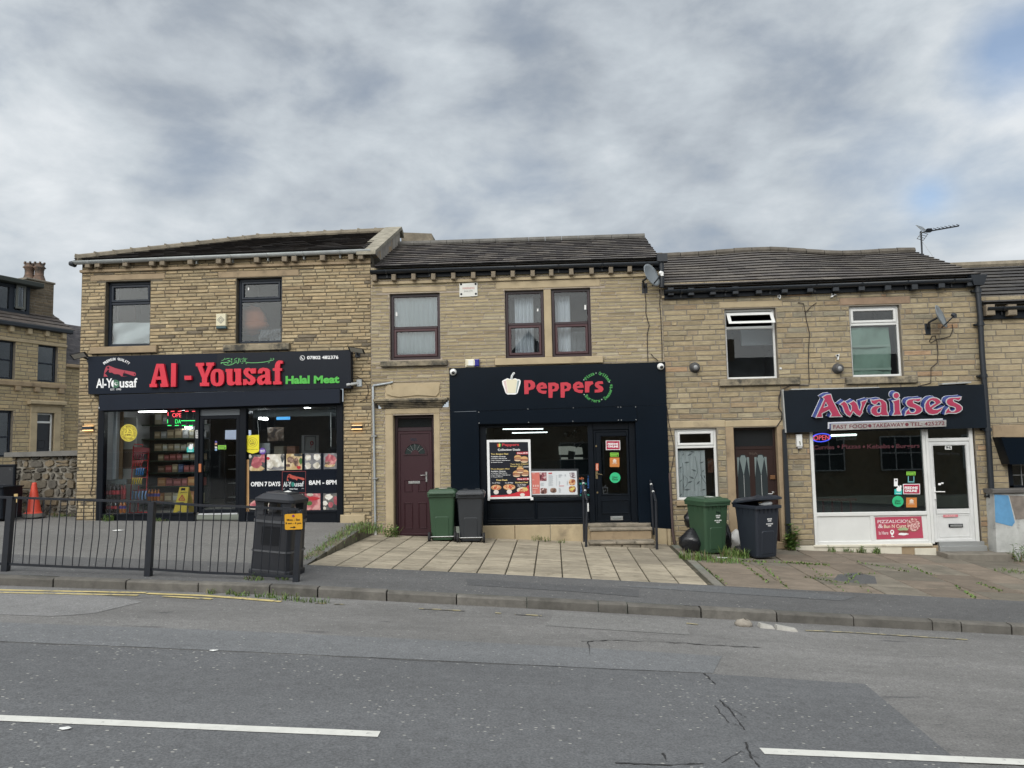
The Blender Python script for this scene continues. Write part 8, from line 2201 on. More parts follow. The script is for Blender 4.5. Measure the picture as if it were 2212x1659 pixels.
for i, (x0_, x1_, lab) in enumerate(((845,980, 'left carton on the butcher counter'),(1030,1150, 'right reddish carton on the butcher counter'))):
 panel('carton', 'N', (x0_, x1_),(395,505), YF+1.6, mat('carton_%d' % i, ((.30,.26,.20),(.30,.14,.09))[i], rough=.6, var=.2), lab, 'carton', .3)
panel('butcher_counter', 'N', (480,1740),(515,900), YF+1.7, mat('steel_counter', (.16,.17,.18), rough=.35), 'counter hidden mostly behind the black window vinyl', 'counter', .5)
# menu poster, menu and stickers of the takeaway
ypo = YF+.035
pq = ZQ('RR', (295,143),(1055,133),(1092,1190),(310,1182))
po = thing('menu_poster', 'tall black collection deals poster in a white frame on the takeaway window', 'poster', (fa('RR', 690,1180, ypo)[0], ypo, fa('RR', 690,1185, ypo)[1]))
inn = [(338,182),(1013,178),(1052,1120),(358,1140)]
mb = MB(); mb.poly([at(p, ypo) for p in ZQ('RR', (295,143),(1055,133),(1075,1140),(1105,1140),(1106,1188),(1060,1190),(1055,1160),(352,1172),(350,1200),(314,1200))], ypo-.02, ypo, 0,[pts('RR', inn, ypo)]); mb.build('white_frame', mat('white_tape_frame', (.74,.75,.76), rough=.45, var=.04), po)
mb = MB(); mb.poly(pts('RR', inn, ypo), ypo-.010, ypo); mb.build('sheet', gloss('poster_black', (.010,.012,.020),.3), po)
yv = ypo-.010
mb = MB(); flat(mb, 'PO', [(492,1645),(492,1600),(700,1590),(950,1575),(1150,1530),(1330,1460),(1450,1390),(1530,1300),(1570,1615)], yv, yv); flat(mb, 'PO', [(1195,445),(1220,415),(1515,405),(1518,475),(1220,475)], yv, yv); flat(mb, 'PO', [(1205,1145),(1230,1125),(1540,1115),(1545,1178),(1230,1178)], yv, yv); mb.build('red_print', mat('poster_red', (.50,.025,.04), rough=.4), po)
words(po, [('Peppers', 'PO', 808,180,1270,275,-6)], yv, mat('poster_red_letter', (.48,.04,.05), rough=.4), 'red_words', .035)
words(po, [('Collection Deals', 'PO', 692,325,1300,382,-8),('Available Choices:', 'PO', 505,520,905,553,-3),('Chicken Fillet Burger', 'PO', 540,582,945,610,-6),('Peri Chicken Fillet Burger', 'PO', 540,634,1035,662,-6),('Cheese Burger', 'PO', 540,684,828,712,-5),('£9.99', 'PO', 1388,800,1530,836,0),
           ('Available Choices:', 'PO', 505,922,910,954,-3),('Chicken Fillet Burger', 'PO', 542,978,950,1006,-4),('Peri Chicken Fillet Burger', 'PO', 542,1030,1040,1058,-5),('Cheese Burger', 'PO', 546,1080,835,1108,-5),('2 x 12" Pizza', 'PO', 540,1238,755,1268,-2),('3 x 12" Pizza', 'PO', 890,1236,1112,1266,-2),('1 x 12" Pizzas', 'PO', 1220,1285,1458,1312,-2),('Chips + Drink', 'PO', 1220,1326,1452,1352,-2),('Price £8.99', 'PO', 1225,424,1505,466,-6),('Price £11.99', 'PO', 1235,1130,1538,1172,-4)], yv-.004, m_white_ink, 'white_words', .02)
words(po, [('Two Burgers Meal', 'PO', 505,450,972,500,-6),('Two Spicy Dipped', 'PO', 1035,730,1520,768,-8),('Burger Meal', 'PO', 1035,785,1365,822,-4),('Three Burgers Meal', 'PO', 500,860,1008,902,-6),('Pizza Deals', 'PO', 650,1155,955,1200,-4),('Student Deal', 'PO', 1165,1222,1512,1262,-4)], yv, mat('poster_gold', (.66,.52,.20), rough=.4), 'gold_words', .03)
mb = MB()
for i, (y_) in enumerate((598,648,698,992,1042,1093)): flat(mb, 'PO', sup(515, y_, 9,9,1,8), yv, yv)
mb.build('bullets', m_white_ink, po)
bunm, patm, mayo = mat('bun_print', (.56,.33,.14), rough=.4, var=.2, vscale=14), mat('patty_print', (.20,.05,.04), rough=.4, var=.3, vscale=20), mat('pale_bun_print', (.68,.52,.34), rough=.4)
for i, (cx_, cy_, w, hred) in enumerate(((1235,580,100,0),(1412,620,105,0),(1300,905,95,0),(1205,1008,105,0),(1432,985,102,0))):
 dome = [(cx_+w*math.cos(R(a)), cy_-18-72*math.sin(R(a))) for a in range(0,181,18)]
 base_ = [(cx_+w*.95*math.cos(R(a)), cy_+45-40*math.sin(R(a))) for a in range(180,361,20)]
 yb_ = yv-.001*(i % 3)
 mb = MB(); flat(mb, 'PO', dome, yb_, yb_, .003,0); flat(mb, 'PO', base_, yb_, yb_, .003,2); flat(mb, 'PO', [(cx_-w, cy_-18),(cx_+w, cy_-18),(cx_+w*.95, cy_+46),(cx_-w*.95, cy_+46)], yb_, yb_, .0026,1)
 flat(mb, 'PO', [(cx_-w, cy_+8),(cx_+w, cy_+2),(cx_+w*.9, cy_+20),(cx_-w*.4, cy_+28)], yb_, yb_-.0026,.002,3); mb.build('burger_picture', [bunm, patm, mayo, mat('sauce_print', (.50,.30,.16), rough=.4)], po)
pzm = photo_mat('pizza_print', (.42,.05,.03),(.58,.22,.10),(.70,.48,.28),26,(.40,.50,.60))
for cx_, cy_, rx, ry in ((648,1378,140,72),(1005,1368,165,78)):
 mb = MB(); flat(mb, 'PO', sup(cx_, cy_, rx, ry, 1,28), yv, yv, .003,0); flat(mb, 'PO', sup(cx_, cy_, rx*.86, ry*.84,1,24), yv, yv-.003,.002,1); mb.build('pizza_picture', [bunm, pzm], po)
 mb = MB(); flat(mb, 'PO', sup(cx_, cy_+125,70,62,1,24), yv, yv-.001,.004,0); mb.build('price_disc', mat('price_disc', (.68,.62,.58), rough=.4), po)
mb = MB(); flat(mb, 'PO', sup(1368,1450,158,82,1,28), yv, yv, .003,0); flat(mb, 'PO', sup(1350,1460,100,48,1,20), yv, yv-.003,.002,1); flat(mb, 'PO', [(1340,1400),(1400,1370),(1480,1380),(1520,1440),(1470,1480)], yv, yv-.003,.003,2); mb.build('meal_picture', [mat('plate_print', (.70,.62,.52), rough=.4), pzm, mat('chips_print', (.62,.46,.16), rough=.4)], po)
mb = MB(); flat(mb, 'PO', sup(1362,1575,68,42,1,24), yv, yv-.001,.004,0); mb.build('price_disc', MATS['price_disc'], po)
mb = MB()
for i, (x0_, x1_) in enumerate(((668,700),(700,728),(728,755),(755,785))):
 flat(mb, 'PO', [(x0_, 190),(x1_, 190),(725+(x1_-725)*.72,275),(725+(x0_-725)*.72,275)], yv, yv, .003, i)
flat(mb, 'PO', [(722,190),(730,150),(745,148),(738,192)], yv, yv, .003,3); mb.build('pepper_logo', [mat('pepper_red', (.5,.05,.03), rough=.4), mat('pepper_orange', (.62,.25,.05), rough=.4), mat('pepper_yellow', (.7,.6,.12), rough=.4), mat('pepper_green', (.06,.3,.05), rough=.4)], po)
yme = YF+.06
me = thing('menu_board', 'wide white and salmon menu sheet behind the poster on the takeaway window', 'menu', (fa('RR', 1480,1095, yme)[0], yme, fa('RR', 1480,1095, yme)[1]))
mb = MB(); mb.quadp([at(p, yme) for p in ZQ('RR', (1062,648),(1890,645),(1900,1130),(1080,1130))], yme-.004, yme+.01); mb.build('dark_backing', mat('dark_grey_card', (.03,.034,.04), rough=.4), me)
mb = MB(); mb.quadp([at(p, yme) for p in ZQ('RR', (1068,688),(1860,682),(1876,1095),(1085,1098))], yme-.008, yme-.004); mb.build('sheet', mat('menu_white', (.62,.65,.68), rough=.35, var=.05), me)
ym_ = yme-.008
mb = MB(); flat(mb, 'RR', [(1070,712),(1215,708),(1222,1080),(1092,1083)], ym_, ym_); mb.build('salmon_column', mat('salmon_print', (.56,.16,.13), rough=.4), me)
for seq, m_, nm in (([(1212,710),(1335,708),(1335,855),(1222,858)], photo_mat('drink_print', (.08,.02,.03),(.3,.08,.1),(.6,.5,.5),16), 'drink_picture'),(sup(1287,1030,60,52,.6), photo_mat('pastry_print', (.06,.02,.02),(.25,.12,.1),(.6,.5,.5),16), 'pastry_picture'),(sup(1455,1020,55,42,.8), pm_brown, 'burger_picture'),([(1735,712),(1840,710),(1838,805),(1745,808)], photo_mat('cream_print2', (.1,.06,.08),(.4,.36,.38),(.7,.68,.68),16), 'dessert_picture'),(sup(1782,878,58,52,.7), photo_mat('curry_print', (.2,.05,.03),(.5,.2,.08),(.65,.45,.25),16), 'curry_picture'),(sup(1785,1000,60,56,.7), photo_mat('grill_print', (.15,.04,.03),(.35,.12,.06),(.65,.55,.15),12), 'grill_picture')):
 mb = MB(); flat(mb, 'RR', seq, ym_, ym_); mb.build(nm, m_, me)
mb = MB()
for (x0_, y0_, n, st, ws) in ((1370,762,11,17.5,(.6,.9)),(1545,745,4,15,(.4,.8)),(1550,858,6,13,(.12,.3)),(1550,985,6,13,(.25,.45)),(1232,893,3,20,(.4,.7)),(1690,858,6,13,(.15,.2)),(1505,762,11,17.5,(.12,.15)),(1650,745,3,12,(.25,.3))):
 for k in range(n):
  w = 90*rq.uniform(*ws); y_ = y0_+k*st; flat(mb, 'RR', [(x0_, y_),(x0_+w, y_),(x0_+w, y_+4),(x0_, y_+4)], ym_, ym_)
mb.build('fine_print', mat('grey_fine_print', (.22,.25,.28), rough=.5), me)
mb = MB(); flat(mb, 'RR', [(1370,714),(1432,712),(1432,734),(1370,736)], ym_, ym_); flat(mb, 'RR', [(1555,940),(1640,938),(1640,948),(1555,950)], ym_, ym_); mb.build('red_heading', mat('menu_red', (.45,.08,.09), rough=.4), me)
mb = MB()
for k in range(3): flat(mb, 'RR', [(1100+38*k, 925),(1122+38*k, 925),(1118+38*k, 962),(1104+38*k, 962)], ym_, ym_-.004,.002)
for x0_, y0_, w in ((1085,728,45),(1095,985,85),(1100,1030,50),(1105,1060,40),(1085,835,35)): flat(mb, 'RR', [(x0_, y0_),(x0_+w, y0_),(x0_+w, y0_+7),(x0_, y0_+7)], ym_, ym_-.004,.002)
mb.build('pale_print', mat('pale_pink_print', (.7,.52,.48), rough=.4), me)
yv2 = YF+.108
vw = thing('window_lettering', 'coloured vinyl food words low on the right of the takeaway window', 'lettering', (fa('S', 230,950, yv2)[0], yv2, fa('S', 230,1120, yv2)[1]))
words(vw, [('ids', 'S', 132,790,216,830,0)], yv2, mat('vinyl_orange', (.55,.16,.06), rough=.4), 'orange_word')
words(vw, [('ales', 'S', 138,878,262,918,0),('s', 'S', 148,1088,172,1118,0),('ne', 'S', 268,1084,316,1118,0)], yv2, mat('vinyl_teal', (.03,.36,.26), rough=.4), 'teal_words')
for s_t, x0_, y0_, x1_, y1_ in (('Platters', 280,772,322,985),('Grills', 150,935,186,1068)):
 P_ = lambda x, y: fa('S', x, y, yv2)
 mb = MB(); put_text(mb, s_t, (P_(x1_, y0_), P_(x1_, y1_), P_(x0_, y1_), P_(x0_, y0_)), yv2,.003,0,.01); mb.build('blue_word', mat('vinyl_blue', (.03,.14,.45), rough=.4), vw)
yds = YF+.108
m_feed = mat('feed_red', (.38,.02,.06), rough=.4)
def feed(label, f, q, y, wq):
 s = card('order_sticker', label, ZQ(f, *q), y, m_white_ink, 'sticker')
 cx_ = sum(p[0] for p in q)/4; cy_ = sum(p[1] for p in q)/4
 mb = MB(); mb.quadp([at(p, y) for p in ZQ(f, *[(cx_+(p[0]-cx_)*.92, cy_+(p[1]-cy_)*.88) for p in q])], y-.006, y-.003); mb.build('red_field', m_feed, s)
 words(s, [('FEEDME', f, *wq[0],0),('ONLINE', f, *wq[1],0)], y-.006, m_white_ink, 'words', .04)
feed('red and white order sticker at the top of the takeaway door', 'S', [(598,153),(846,152),(850,315),(602,317)], yds, ((632,196,814,230),(634,238,816,275)))
hygiene('lime green rating sticker on the takeaway door', 'S', 675,364,822,432, yds)
def orange(label, f, x0, y0, x1, y1, y, text):
 s = card('delivery_sticker', label, box4(f, x0, y0, x1, y1), y, mat('sticker_orange', (.52,.19,.045), rough=.4))
 w, h = x1-x0, y1-y0; X = lambda u, v: (x0+w*u, y0+h*v)
 mb = MB(); flat(mb, f, [X(.33,.56), X(.33,.33), X(.29,.30), X(.5,.14), X(.71,.30), X(.67,.33), X(.67,.56), X(.58,.56), X(.58,.36), X(.55,.36), X(.55,.56), X(.46,.56), X(.46,.36), X(.42,.36), X(.42,.56)], y, y-.003); mb.build('white_house_logo', mat('orange_white', (.68,.60,.52), rough=.4), s)
 words(s, [(text, f, x0+w*.22, y0+h*.60, x0+w*.78, y0+h*.72,0)], y-.003, MATS['orange_white'], 'words')
orange('orange delivery sticker on the takeaway door', 'S', 668,448,836,614, yds, 'JUST EAT')
def greenr(label, f, cx_, cy_, r, y):
 s = thing('delivery_sticker', label, 'sticker', (fa(f, cx_, cy_, y)[0], y, fa(f, cx_, cy_+r, y)[1]))
 mb = MB(); mb.poly(pts(f, sup(cx_, cy_, r, r*.99,1,30), y), y-.003, y); mb.build('disc', mat('sticker_green', (.03,.45,.20), rough=.4), s)
 words(s, [('Uber', f, cx_-r*.52, cy_-r*.28, cx_+r*.48, cy_+r*.08,0),('Eats', f, cx_-r*.5, cy_+r*.12, cx_+r*.5, cy_+r*.48,0)], y-.003, mat('near_black_print', (.008,.03,.02), rough=.5), 'words', .01)
greenr('round green delivery sticker on the takeaway door', 'S', 760,800,93, yds)
c = card('door_plate', 'small orange push plate on the takeaway door stile', box4('S', 424,552,472,678), YF+.094, mat('orange_plate', (.55,.13,.06), rough=.4), 'plate')
mb = MB(); ribbon(mb, 'S', [(448,565),(444,620),(452,665)],14, YF+.09, YF+.09); mb.build('white_print', mat('orange_white2', (.68,.5,.42), rough=.4), c)
cup = thing('window_sticker', 'faint outline of a takeaway cup at the foot of the takeaway door glass', 'sticker', (fa('S', 588,1080, yds)[0], yds, fa('S', 588,1082, yds)[1]))
mb = MB()
for seq in ([(548,985),(630,985),(620,1078),(560,1078),(548,985)],[(540,965),(638,968),(632,985),(545,985),(540,965)],[(588,965),(585,940),(605,932)],[(572,1040),(600,1010)]): ribbon(mb, 'S', seq, 5, yds, yds, .002)
mb.build('outline', mat('dim_grey_print', (.10,.115,.13), rough=.5), cup)
tube_light('strip_light', PY('K', 565,713, YF+2.1), PY('K', 955,709, YF+2.1),.011, 'upper long strip light inside the dark takeaway', m=m_tube2)
tube_light('strip_light', PY('K', 655,749, YF+3.0), PY('K', 996,742, YF+3.0),.011, 'lower long strip light inside the dark takeaway', m=m_tube2)
yh = YF+3.9
ht_ = thing('serving_hatch', 'pale kitchen wall with its lamplight painted in as glow, seen through the takeaway window', 'hatch', (fa('K', 1220,1090, yh)[0], yh, fa('K', 1220,1090, yh)[1]))
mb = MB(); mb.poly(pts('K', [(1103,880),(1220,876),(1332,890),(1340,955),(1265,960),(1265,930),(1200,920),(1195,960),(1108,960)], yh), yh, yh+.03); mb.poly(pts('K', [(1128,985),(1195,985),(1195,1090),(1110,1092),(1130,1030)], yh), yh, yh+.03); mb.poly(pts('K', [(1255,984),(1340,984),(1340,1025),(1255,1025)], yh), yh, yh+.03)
mb.build('pale_wall', mat('glowing_kitchen_wall', (.50,.48,.40), emit=.55), ht_)  # the wall itself emits: kitchen lamplight is put into its material
mb = MB(); mb.tube([PY('K', 1265,880, yh-.1), PY('K', 1345,825, yh-.1)],.05,8); mb.build('duct', m_steel, ht_)
for i, (x_, y_) in enumerate(((1180,752),(1248,752),(1272,722))):
 c = PY('K', x_, y_, YF+2.4)
 mb = MB(); mb.lathe([(.05,0),(.07,.10),(.06,.12)], c, (.5,-.6,-.4),12); solo(mb, 'spotlight', m_steel, ('left', 'right', 'brightest upper')[i]+' ceiling spotlight inside the takeaway', 'spotlight', 'spotlights in the takeaway')
panel('takeaway_counter', 'K', (840,1400),(1010,1380), YF+2.2, mat('dark_counter', (.05,.06,.065), rough=.4), 'dark counter inside the takeaway', 'counter', .5)
# fast-food window things
yaw_ = YF+.038
op = thing('neon_sign', 'red OPEN neon in a blue oval in the fast-food window', 'neon sign', (fa('G', 447,575, YF+.10)[0], YF+.10, fa('G', 447,575, YF+.10)[1]))
yn = YF+.10
mb = MB(); ov = [PY('G', 447+80*math.cos(R(a)),538+35*math.sin(R(a))-.06*80*math.cos(R(a)), yn) for a in range(0,361,15)]; mb.tube(ov, .013,6,0, False); mb.build('blue_tube', mat('neon_blue', (.10,.12,1.0), emit=2.2), op)
mb = MB(); put_text(mb, 'OPEN', tq('G', 378,520,516,562, yn, -6), yn, .012,0,.0); mb.build('red_tube', mat('neon_red', (1.0,.10,.14), emit=2.0), op)
tube_light('strip_light', PY('AW1', 620,1362, YF+1.2), PY('AW1', 1330,1340, YF+1.8),.022, 'greenish strip light at the top of the fast-food window', m=m_tube2)
fw_ = thing('window_lettering', 'faded food words across the top of the fast-food window', 'lettering', (fa('G', 840,620, yaw_)[0], yaw_, fa('G', 840,640, yaw_)[1]))
words(fw_, [('Delicious', 'G', 578,532,752,562,-8)], yaw_, mat('grey_vinyl', (.05,.06,.06), rough=.5), 'grey_word', .0)
words(fw_, [('Curries', 'G', 380,605,560,642,-4),('Pizzas', 'G', 625,598,790,636,-4),('Kebabs', 'G', 845,596,1045,634,-4),('Burgers', 'G', 1098,594,1302,640,-4)], yaw_, mat('faded_red_vinyl', (.07,.012,.02), rough=.5), 'red_words', .02)
mb = MB()
for x_ in (595,816,1068): flat(mb, 'G', sup(x_, 617,11,11,1,12), yaw_, yaw_)
mb.build('red_dots', MATS['faded_red_vinyl'], fw_)
feed('red and white order sticker on the fast-food window', 'G', [(1157,942),(1305,940),(1307,1030),(1160,1030)], yaw_, ((1172,964,1288,986),(1174,990,1280,1012)))
hygiene('lime green rating sticker on the fast-food window', 'G', 1187,834,1267,866, yaw_)
deliv('teal delivery sticker with white logo on the fast-food window', 'G', 1083,955,1150,1033, yaw_)
greenr('round green delivery sticker on the fast-food window', 'G', 1113,1093,49, yaw_)
orange('amber delivery sticker on the fast-food window', 'G', 1185,1060,1278,1145, yaw_, 'JUST EAT')
c = card('window_sticker', 'small dark square sticker with teal border on the fast-food window', box4('G', 1200,874,1256,928), yaw_, mat('pale_teal', (.16,.42,.44), rough=.4)); mb = MB(); mb.quadp([at(p, yaw_) for p in box4('G', 1208,874,1248,918)], yaw_-.006, yaw_-.003); mb.build('dark_field', m_black, c)
c = card('window_sticker', 'narrow white upright sticker on the fast-food window', box4('G', 1080,895,1112,962), yaw_, m_white_ink); mb = MB(); flat(mb, 'G', [(1090,905),(1102,905),(1102,918),(1090,918)], yaw_, yaw_-.003); mb.build('dark_print', m_black, c)
c = card('house_number', 'white plate with number 96 on the fast-food door', box4('G', 1523,608,1582,642), yaw_, m_white, 'number plate'); words(c, [('96', 'G', 1530,613,1576,637,0)], yaw_-.003, m_black)
dl_ = thing('window_lettering', 'faint dark opening times lettering on the fast-food door glass', 'lettering', (fa('G', 1580,1040, yaw_)[0], yaw_, fa('G', 1580,1045, yaw_)[1]))
words(dl_, [('Opening Times', 'G', 1455,665,1650,692,0),('open seven days', 'G', 1490,1028,1680,1046,0)], yaw_, mat('near_black_vinyl', (.006,.008,.009), rough=.5), 'words', .0)
mb = MB(); mb.quadp([at(p, yaw_) for p in box4('G', 1490,928,1510,940)], yaw_-.003, yaw_); mb.quadp([at(p, yaw_) for p in box4('G', 1465,934,1488,952)], yaw_-.003, yaw_); solo(mb, 'window_sticker', m_white_ink, 'pair of tiny pale stickers by the fast-food door handle', 'sticker')
c = card('door_sticker', 'torn pink strip above the fast-food letter box', ZQ('G', (1507,1210),(1637,1207),(1637,1228),(1510,1232)), YF+.005, mat('faded_pink', (.58,.19,.22), rough=.5))
words(c, [('PLEASE', 'G', 1530,1213,1615,1227,0)], YF+.002, mat('pink_white', (.68,.45,.45), rough=.5))
ypz = YF+.022
pz = card('banner', 'pink pizza and burger banner on the white panel below the fast-food window', ZQ('G', (912,1232),(1318,1222),(1335,1412),(928,1425)), ypz, mat('banner_pink', (.42,.055,.10), rough=.5, var=.05), 'banner')
yz = ypz-.003
words(pz, [('PIZZALICIOUS', 'G', 936,1256,1245,1284,-6),('&', 'G', 940,1292,985,1326,0),('Is Here', 'G', 948,1354,1030,1384,-2)], yz, mat('banner_white', (.72,.62,.64), rough=.5), 'words', .012)
words(pz, [('Bun N Curst', 'G', 992,1296,1185,1326,-4)], yz, mat('banner_cream', (.72,.66,.50), rough=.5), 'cream_words', .01)
mb = MB(); flat(mb, 'G', [(1063,1395),(1046,1368),(1046,1352),(1056,1341),(1070,1341),(1080,1352),(1080,1368)], yz, yz, .003,0,[sup(1063,1358,8,9,1,10)]); flat(mb, 'G', sup(1068,1400,14,4,1,12), yz, yz); mb.build('map_pin', m_white_ink, pz)
mb = MB(); flat(mb, 'G', sup(1248,1297,62,62,1,30), yz, yz, .003,0); flat(mb, 'G', sup(1248,1296,56,56,1,28), yz, yz-.003,.002,1); mb.build('pizza_picture', [mat('crust_print', (.30,.09,.08), rough=.5), photo_mat('banner_pizza', (.30,.04,.05),(.55,.25,.26),(.72,.58,.52),30,(.42,.52,.62))], pz)
mb = MB(); flat(mb, 'G', irr(1160,1335,46,16,4), yz, yz-.0045,.002,0); flat(mb, 'G', irr(1160,1357,46,12,5), yz, yz-.005,.002,1); flat(mb, 'G', irr(1160,1377,44,11,6), yz, yz-.0045,.002,2); mb.build('burger_picture', [mat('lettuce_print', (.32,.40,.22), rough=.5, var=.3, vscale=40), patm, m_white_ink], pz)
for i, x_ in enumerate((460,540,620,700)):
 c = PY('G', x_, 1085, YF+1.8); mb = MB(); mb.lathe([(.15,0),(.15,.05)], c, (0,0,1),12); mb.tube([c, (c[0], c[1], zf0)],.025,6); solo(mb, 'stool', mat('dull_red_stool', (.20,.035,.035), rough=.4),('leftmost', 'second', 'third', 'rightmost')[i]+' dim red stool inside the fast-food shop', 'stool', 'stools in the fast-food shop')
# curtains and things in the upper windows
def drape(name, label, r, y, m, folds=7, amp=.03, top=None, wave=.0, cat='curtain', seed=1):
 """hanging cloth filling rect r"""
 X0, X1, Z0, Z1 = r; rnd = random.Random(seed); mb = MB(); nx, nz = folds*8,10
 vs = []
 ph = [rnd.uniform(-.5,.5) for _ in range(folds+2)]
 for j in range(nz+1):
  for i in range(nx+1):
   u, v = i/nx, j/nz
   a = amp*math.sin(2*math.pi*folds*u+ph[int(u*folds)]*v*2)*(1 if wave == 0 else .6)+wave*math.sin(5*u+7*v+seed)
   zt = Z1-(top(u) if top else 0)
   vs.append((X0+(X1-X0)*u, y+a, zt+(Z0-zt)*v))
 n = nx+1
 mb.add(vs, [(j*n+i, (j+1)*n+i, (j+1)*n+i+1, j*n+i+1) for j in range(nz) for i in range(nx)],0, None, True)
 return solo(mb, name, m, label, cat)
yc_ = YF+.24
m_lace = mat('grey_net', (.34,.36,.39), rough=.9, var=.1)
m_lacet = m_lace
drape('sheet', 'white crumpled sheet tied across the bottom of the left grey window', (w1[0]+.05, w1[1]-.05, w1[2]+.06, fa('A', 1400,1145)[1]), YF+.24, mat('white_sheet', (.80,.83,.83), rough=.8),3,.02, wave=.05, cat='sheet', seed=3)
panel('wall_panel', 'A', (1285,1470),(980,1150), YF+1.0, mat('dull_brown_panel', (.16,.11,.10), rough=.7), 'brownish panel inside the left grey window', 'panel')
panel('inner_frame', 'A', (1205,1280),(770,1140), YF+.9, mat('pale_reveal', (.30,.32,.34), rough=.7), 'pale upright strip inside the left grey window', 'panel')
mb = MB(); c = PY('B', 525,1140, YF+.55); mb.blob(c, .36,.2,.34,12,0, None, .06,3); c2_ = PY('B', 520,1200, YF+.5); mb.blob(c2_, .42,.2,.14,12,0, None, .06,4)
solo(mb, 'orange_bundle', mat('orange_cloth', (.42,.15,.075), rough=.9, var=.15), 'orange cloth bundle sitting inside the second grey window', 'bundle')
drape('film', 'crumpled clear film along the bottom of the second grey window', (fa('B', 560,1300)[0], w2[1]-.06, w2[2]+.07, fa('B', 700,1215)[1]), YF+.26, mat('grey_film', (.16,.17,.18), rough=.25, var=.8, vscale=9, bump=1, bscale=7),5,.04, wave=.04, cat='film', seed=6)
mbt = (pw1[0]+.08, pw1[1]-.08, pw1[2]+.10, pw1[3]-.08)
drape('net_curtain', 'grey-white net curtain filling the single brown upstairs window', mbt, YF+.22, mat('pale_net', (.62,.70,.73), rough=.9),9,.012, seed=2)
a = fa('C', 1720,900)[0]; b = fa('C', 1930,900)[0]
drape('net_curtain', 'narrow white net curtain in the left twin brown window', (a, b, pw2[2]+.08, pw2[3]-.08), YF+.40, mat('white_net', (.66,.68,.72), rough=.9),5,.025, seed=4)
drape('net_curtain', 'thin grey net curtain in the right twin brown window', (pw3[0]+.08, pw3[0]+.42, pw3[2]+.08, pw3[3]-.08), YF+.40, MATS['white_net'],3,.02, seed=5)
drape('net_curtain', 'patterned grey net across the lower right twin brown window', (pw3[0]+.10, pw3[1]-.10, pw3[2]+.09, pw3[2]+.62), YF+.5, mat('dim_net', (.17,.18,.19), rough=.9),6,.012, seed=7)
drape('net_curtain', 'dim grey net across the left twin brown window', (pw2[0]+.08, pw2[1]-.08, pw2[2]+.08, pw2[3]-.10), YF+.55, mat('dim_net2', (.11,.115,.125), rough=.9),6,.012, seed=8)
m_greenc = mat('sage_green_curtain', (.33,.47,.38), rough=.85, var=.12, vscale=3, stretch=(1,1,.6))
drape('curtain', 'sage green curtain pinned across the right white upstairs window', (aw2[0]+.06, aw2[1]-.16, aw2[2]+.03, fa('F', 560,1200)[1]), YF+.20, m_greenc, 3,.018, wave=.03, seed=9)
mb = MB(); zA = fa('F', 560,1395)[1]
for k in range(2): mb.box(aw2[0]+.08, aw2[1]-.18, YF+.155, YF+.16, zA-.05-k*.5, zA-k*.5)
solo(mb, 'curtain_stripe', mat('pale_sage_stripe', (.42,.55,.46), rough=.85), 'pale stripes woven across the sage green curtain', 'curtain stripe')
panel('wall_panel', 'E', (880,1225),(1095,1270), YF+.9, mat('pale_blue_grey_wall', (.30,.33,.36), rough=.8), 'pale blue-grey wall patch inside the open white window', 'panel')
m_lacel = mat('lace_cloth', (.74,.77,.77), rough=.9, var=.12)
lr = (gw[0]+.08, fa('L', 680,900)[0], gw[2]+.05, fa('L', 500,640)[1])
lace = thing('lace_curtain', 'white lace curtain with grey leaf sprigs in the ground floor white window', 'curtain', ((lr[0]+lr[1])/2, YF+.2, lr[2]))
mb = MB(); nx = 48
vs = [(lr[0]+(lr[1]-lr[0])*i/nx, YF+.20+.012*math.sin(i*.9), z) for z in (lr[3], lr[2]) for i in range(nx+1)]
mb.add(vs, [(i, nx+1+i, nx+2+i, i+1) for i in range(nx)],0, None, True); mb.build('cloth', m_lacel, lace)
mb = MB(); yl2 = YF+.183
for (x_, y_, a_, l_) in ((385,815,10,85),(490,930,-20,85),(600,815,20,70),(430,700,30,85),(455,1035,-25,90),(430,1100,25,85),(550,1110,50,80),(390,1210,5,95),(630,1210,15,70),(295,890,40,55),(300,1285,45,50),(330,700,60,50),(640,1020,110,60),(460,660,-10,60),(620,940,60,50),(300,1080,60,50)):
 a = R(a_); ux, uy = math.cos(a)*l_/2,-math.sin(a)*l_/2; vx, vy = -uy*.32, ux*.32
 flat(mb, 'L', [(x_-ux, y_-uy),(x_+vx*.9, y_+vy*.9),(x_+ux, y_+uy),(x_-vx, y_-vy)], yl2, yl2,.003)
for seq in ([(345,1215),(330,1100),(340,1000),(395,1050),(400,1120),(350,1190)],[(500,1230),(490,1080),(540,960),(520,800),(500,720)],[(590,1240),(600,1000),(580,800),(590,660)],[(330,1320),(330,900),(320,820)],[(660,1120),(580,990)]): ribbon(mb, 'L', seq, 6, yl2, yl2,.002)
mb.build('leaf_pattern', mat('grey_leaf_print', (.25,.28,.29), rough=.9), lace)
panel('picture', 'L', (690,780),(760,960), YF+.45, photo_mat('rose_print', (.1,.03,.02),(.22,.1,.06),(.2,.2,.2),9), 'dim picture behind the lace curtain edge', 'picture')
for nm, f, x0_, y0_, x1_, y1_, lab in (('window_sticker', 'C', 438,1048,456,1092, 'torn white sticker on the single brown upstairs window'),('window_sticker', 'D', 555,970,575,1020, 'torn white sticker on the right twin brown window'),('window_sticker', 'B', 486,782,502,810, 'tiny white sticker in the top of the second grey window'),('window_sticker', 'C', 1975,1010,1990,1040, 'tiny white sticker on the left twin brown window')):
 yk = YF+.09+.02 if f != 'B' else YF+.14
 solo(MB().quadp([at(p, yk) for p in box4(f, x0_, y0_, x1_, y1_)], yk-.003, yk), nm, m_white, lab, 'sticker')
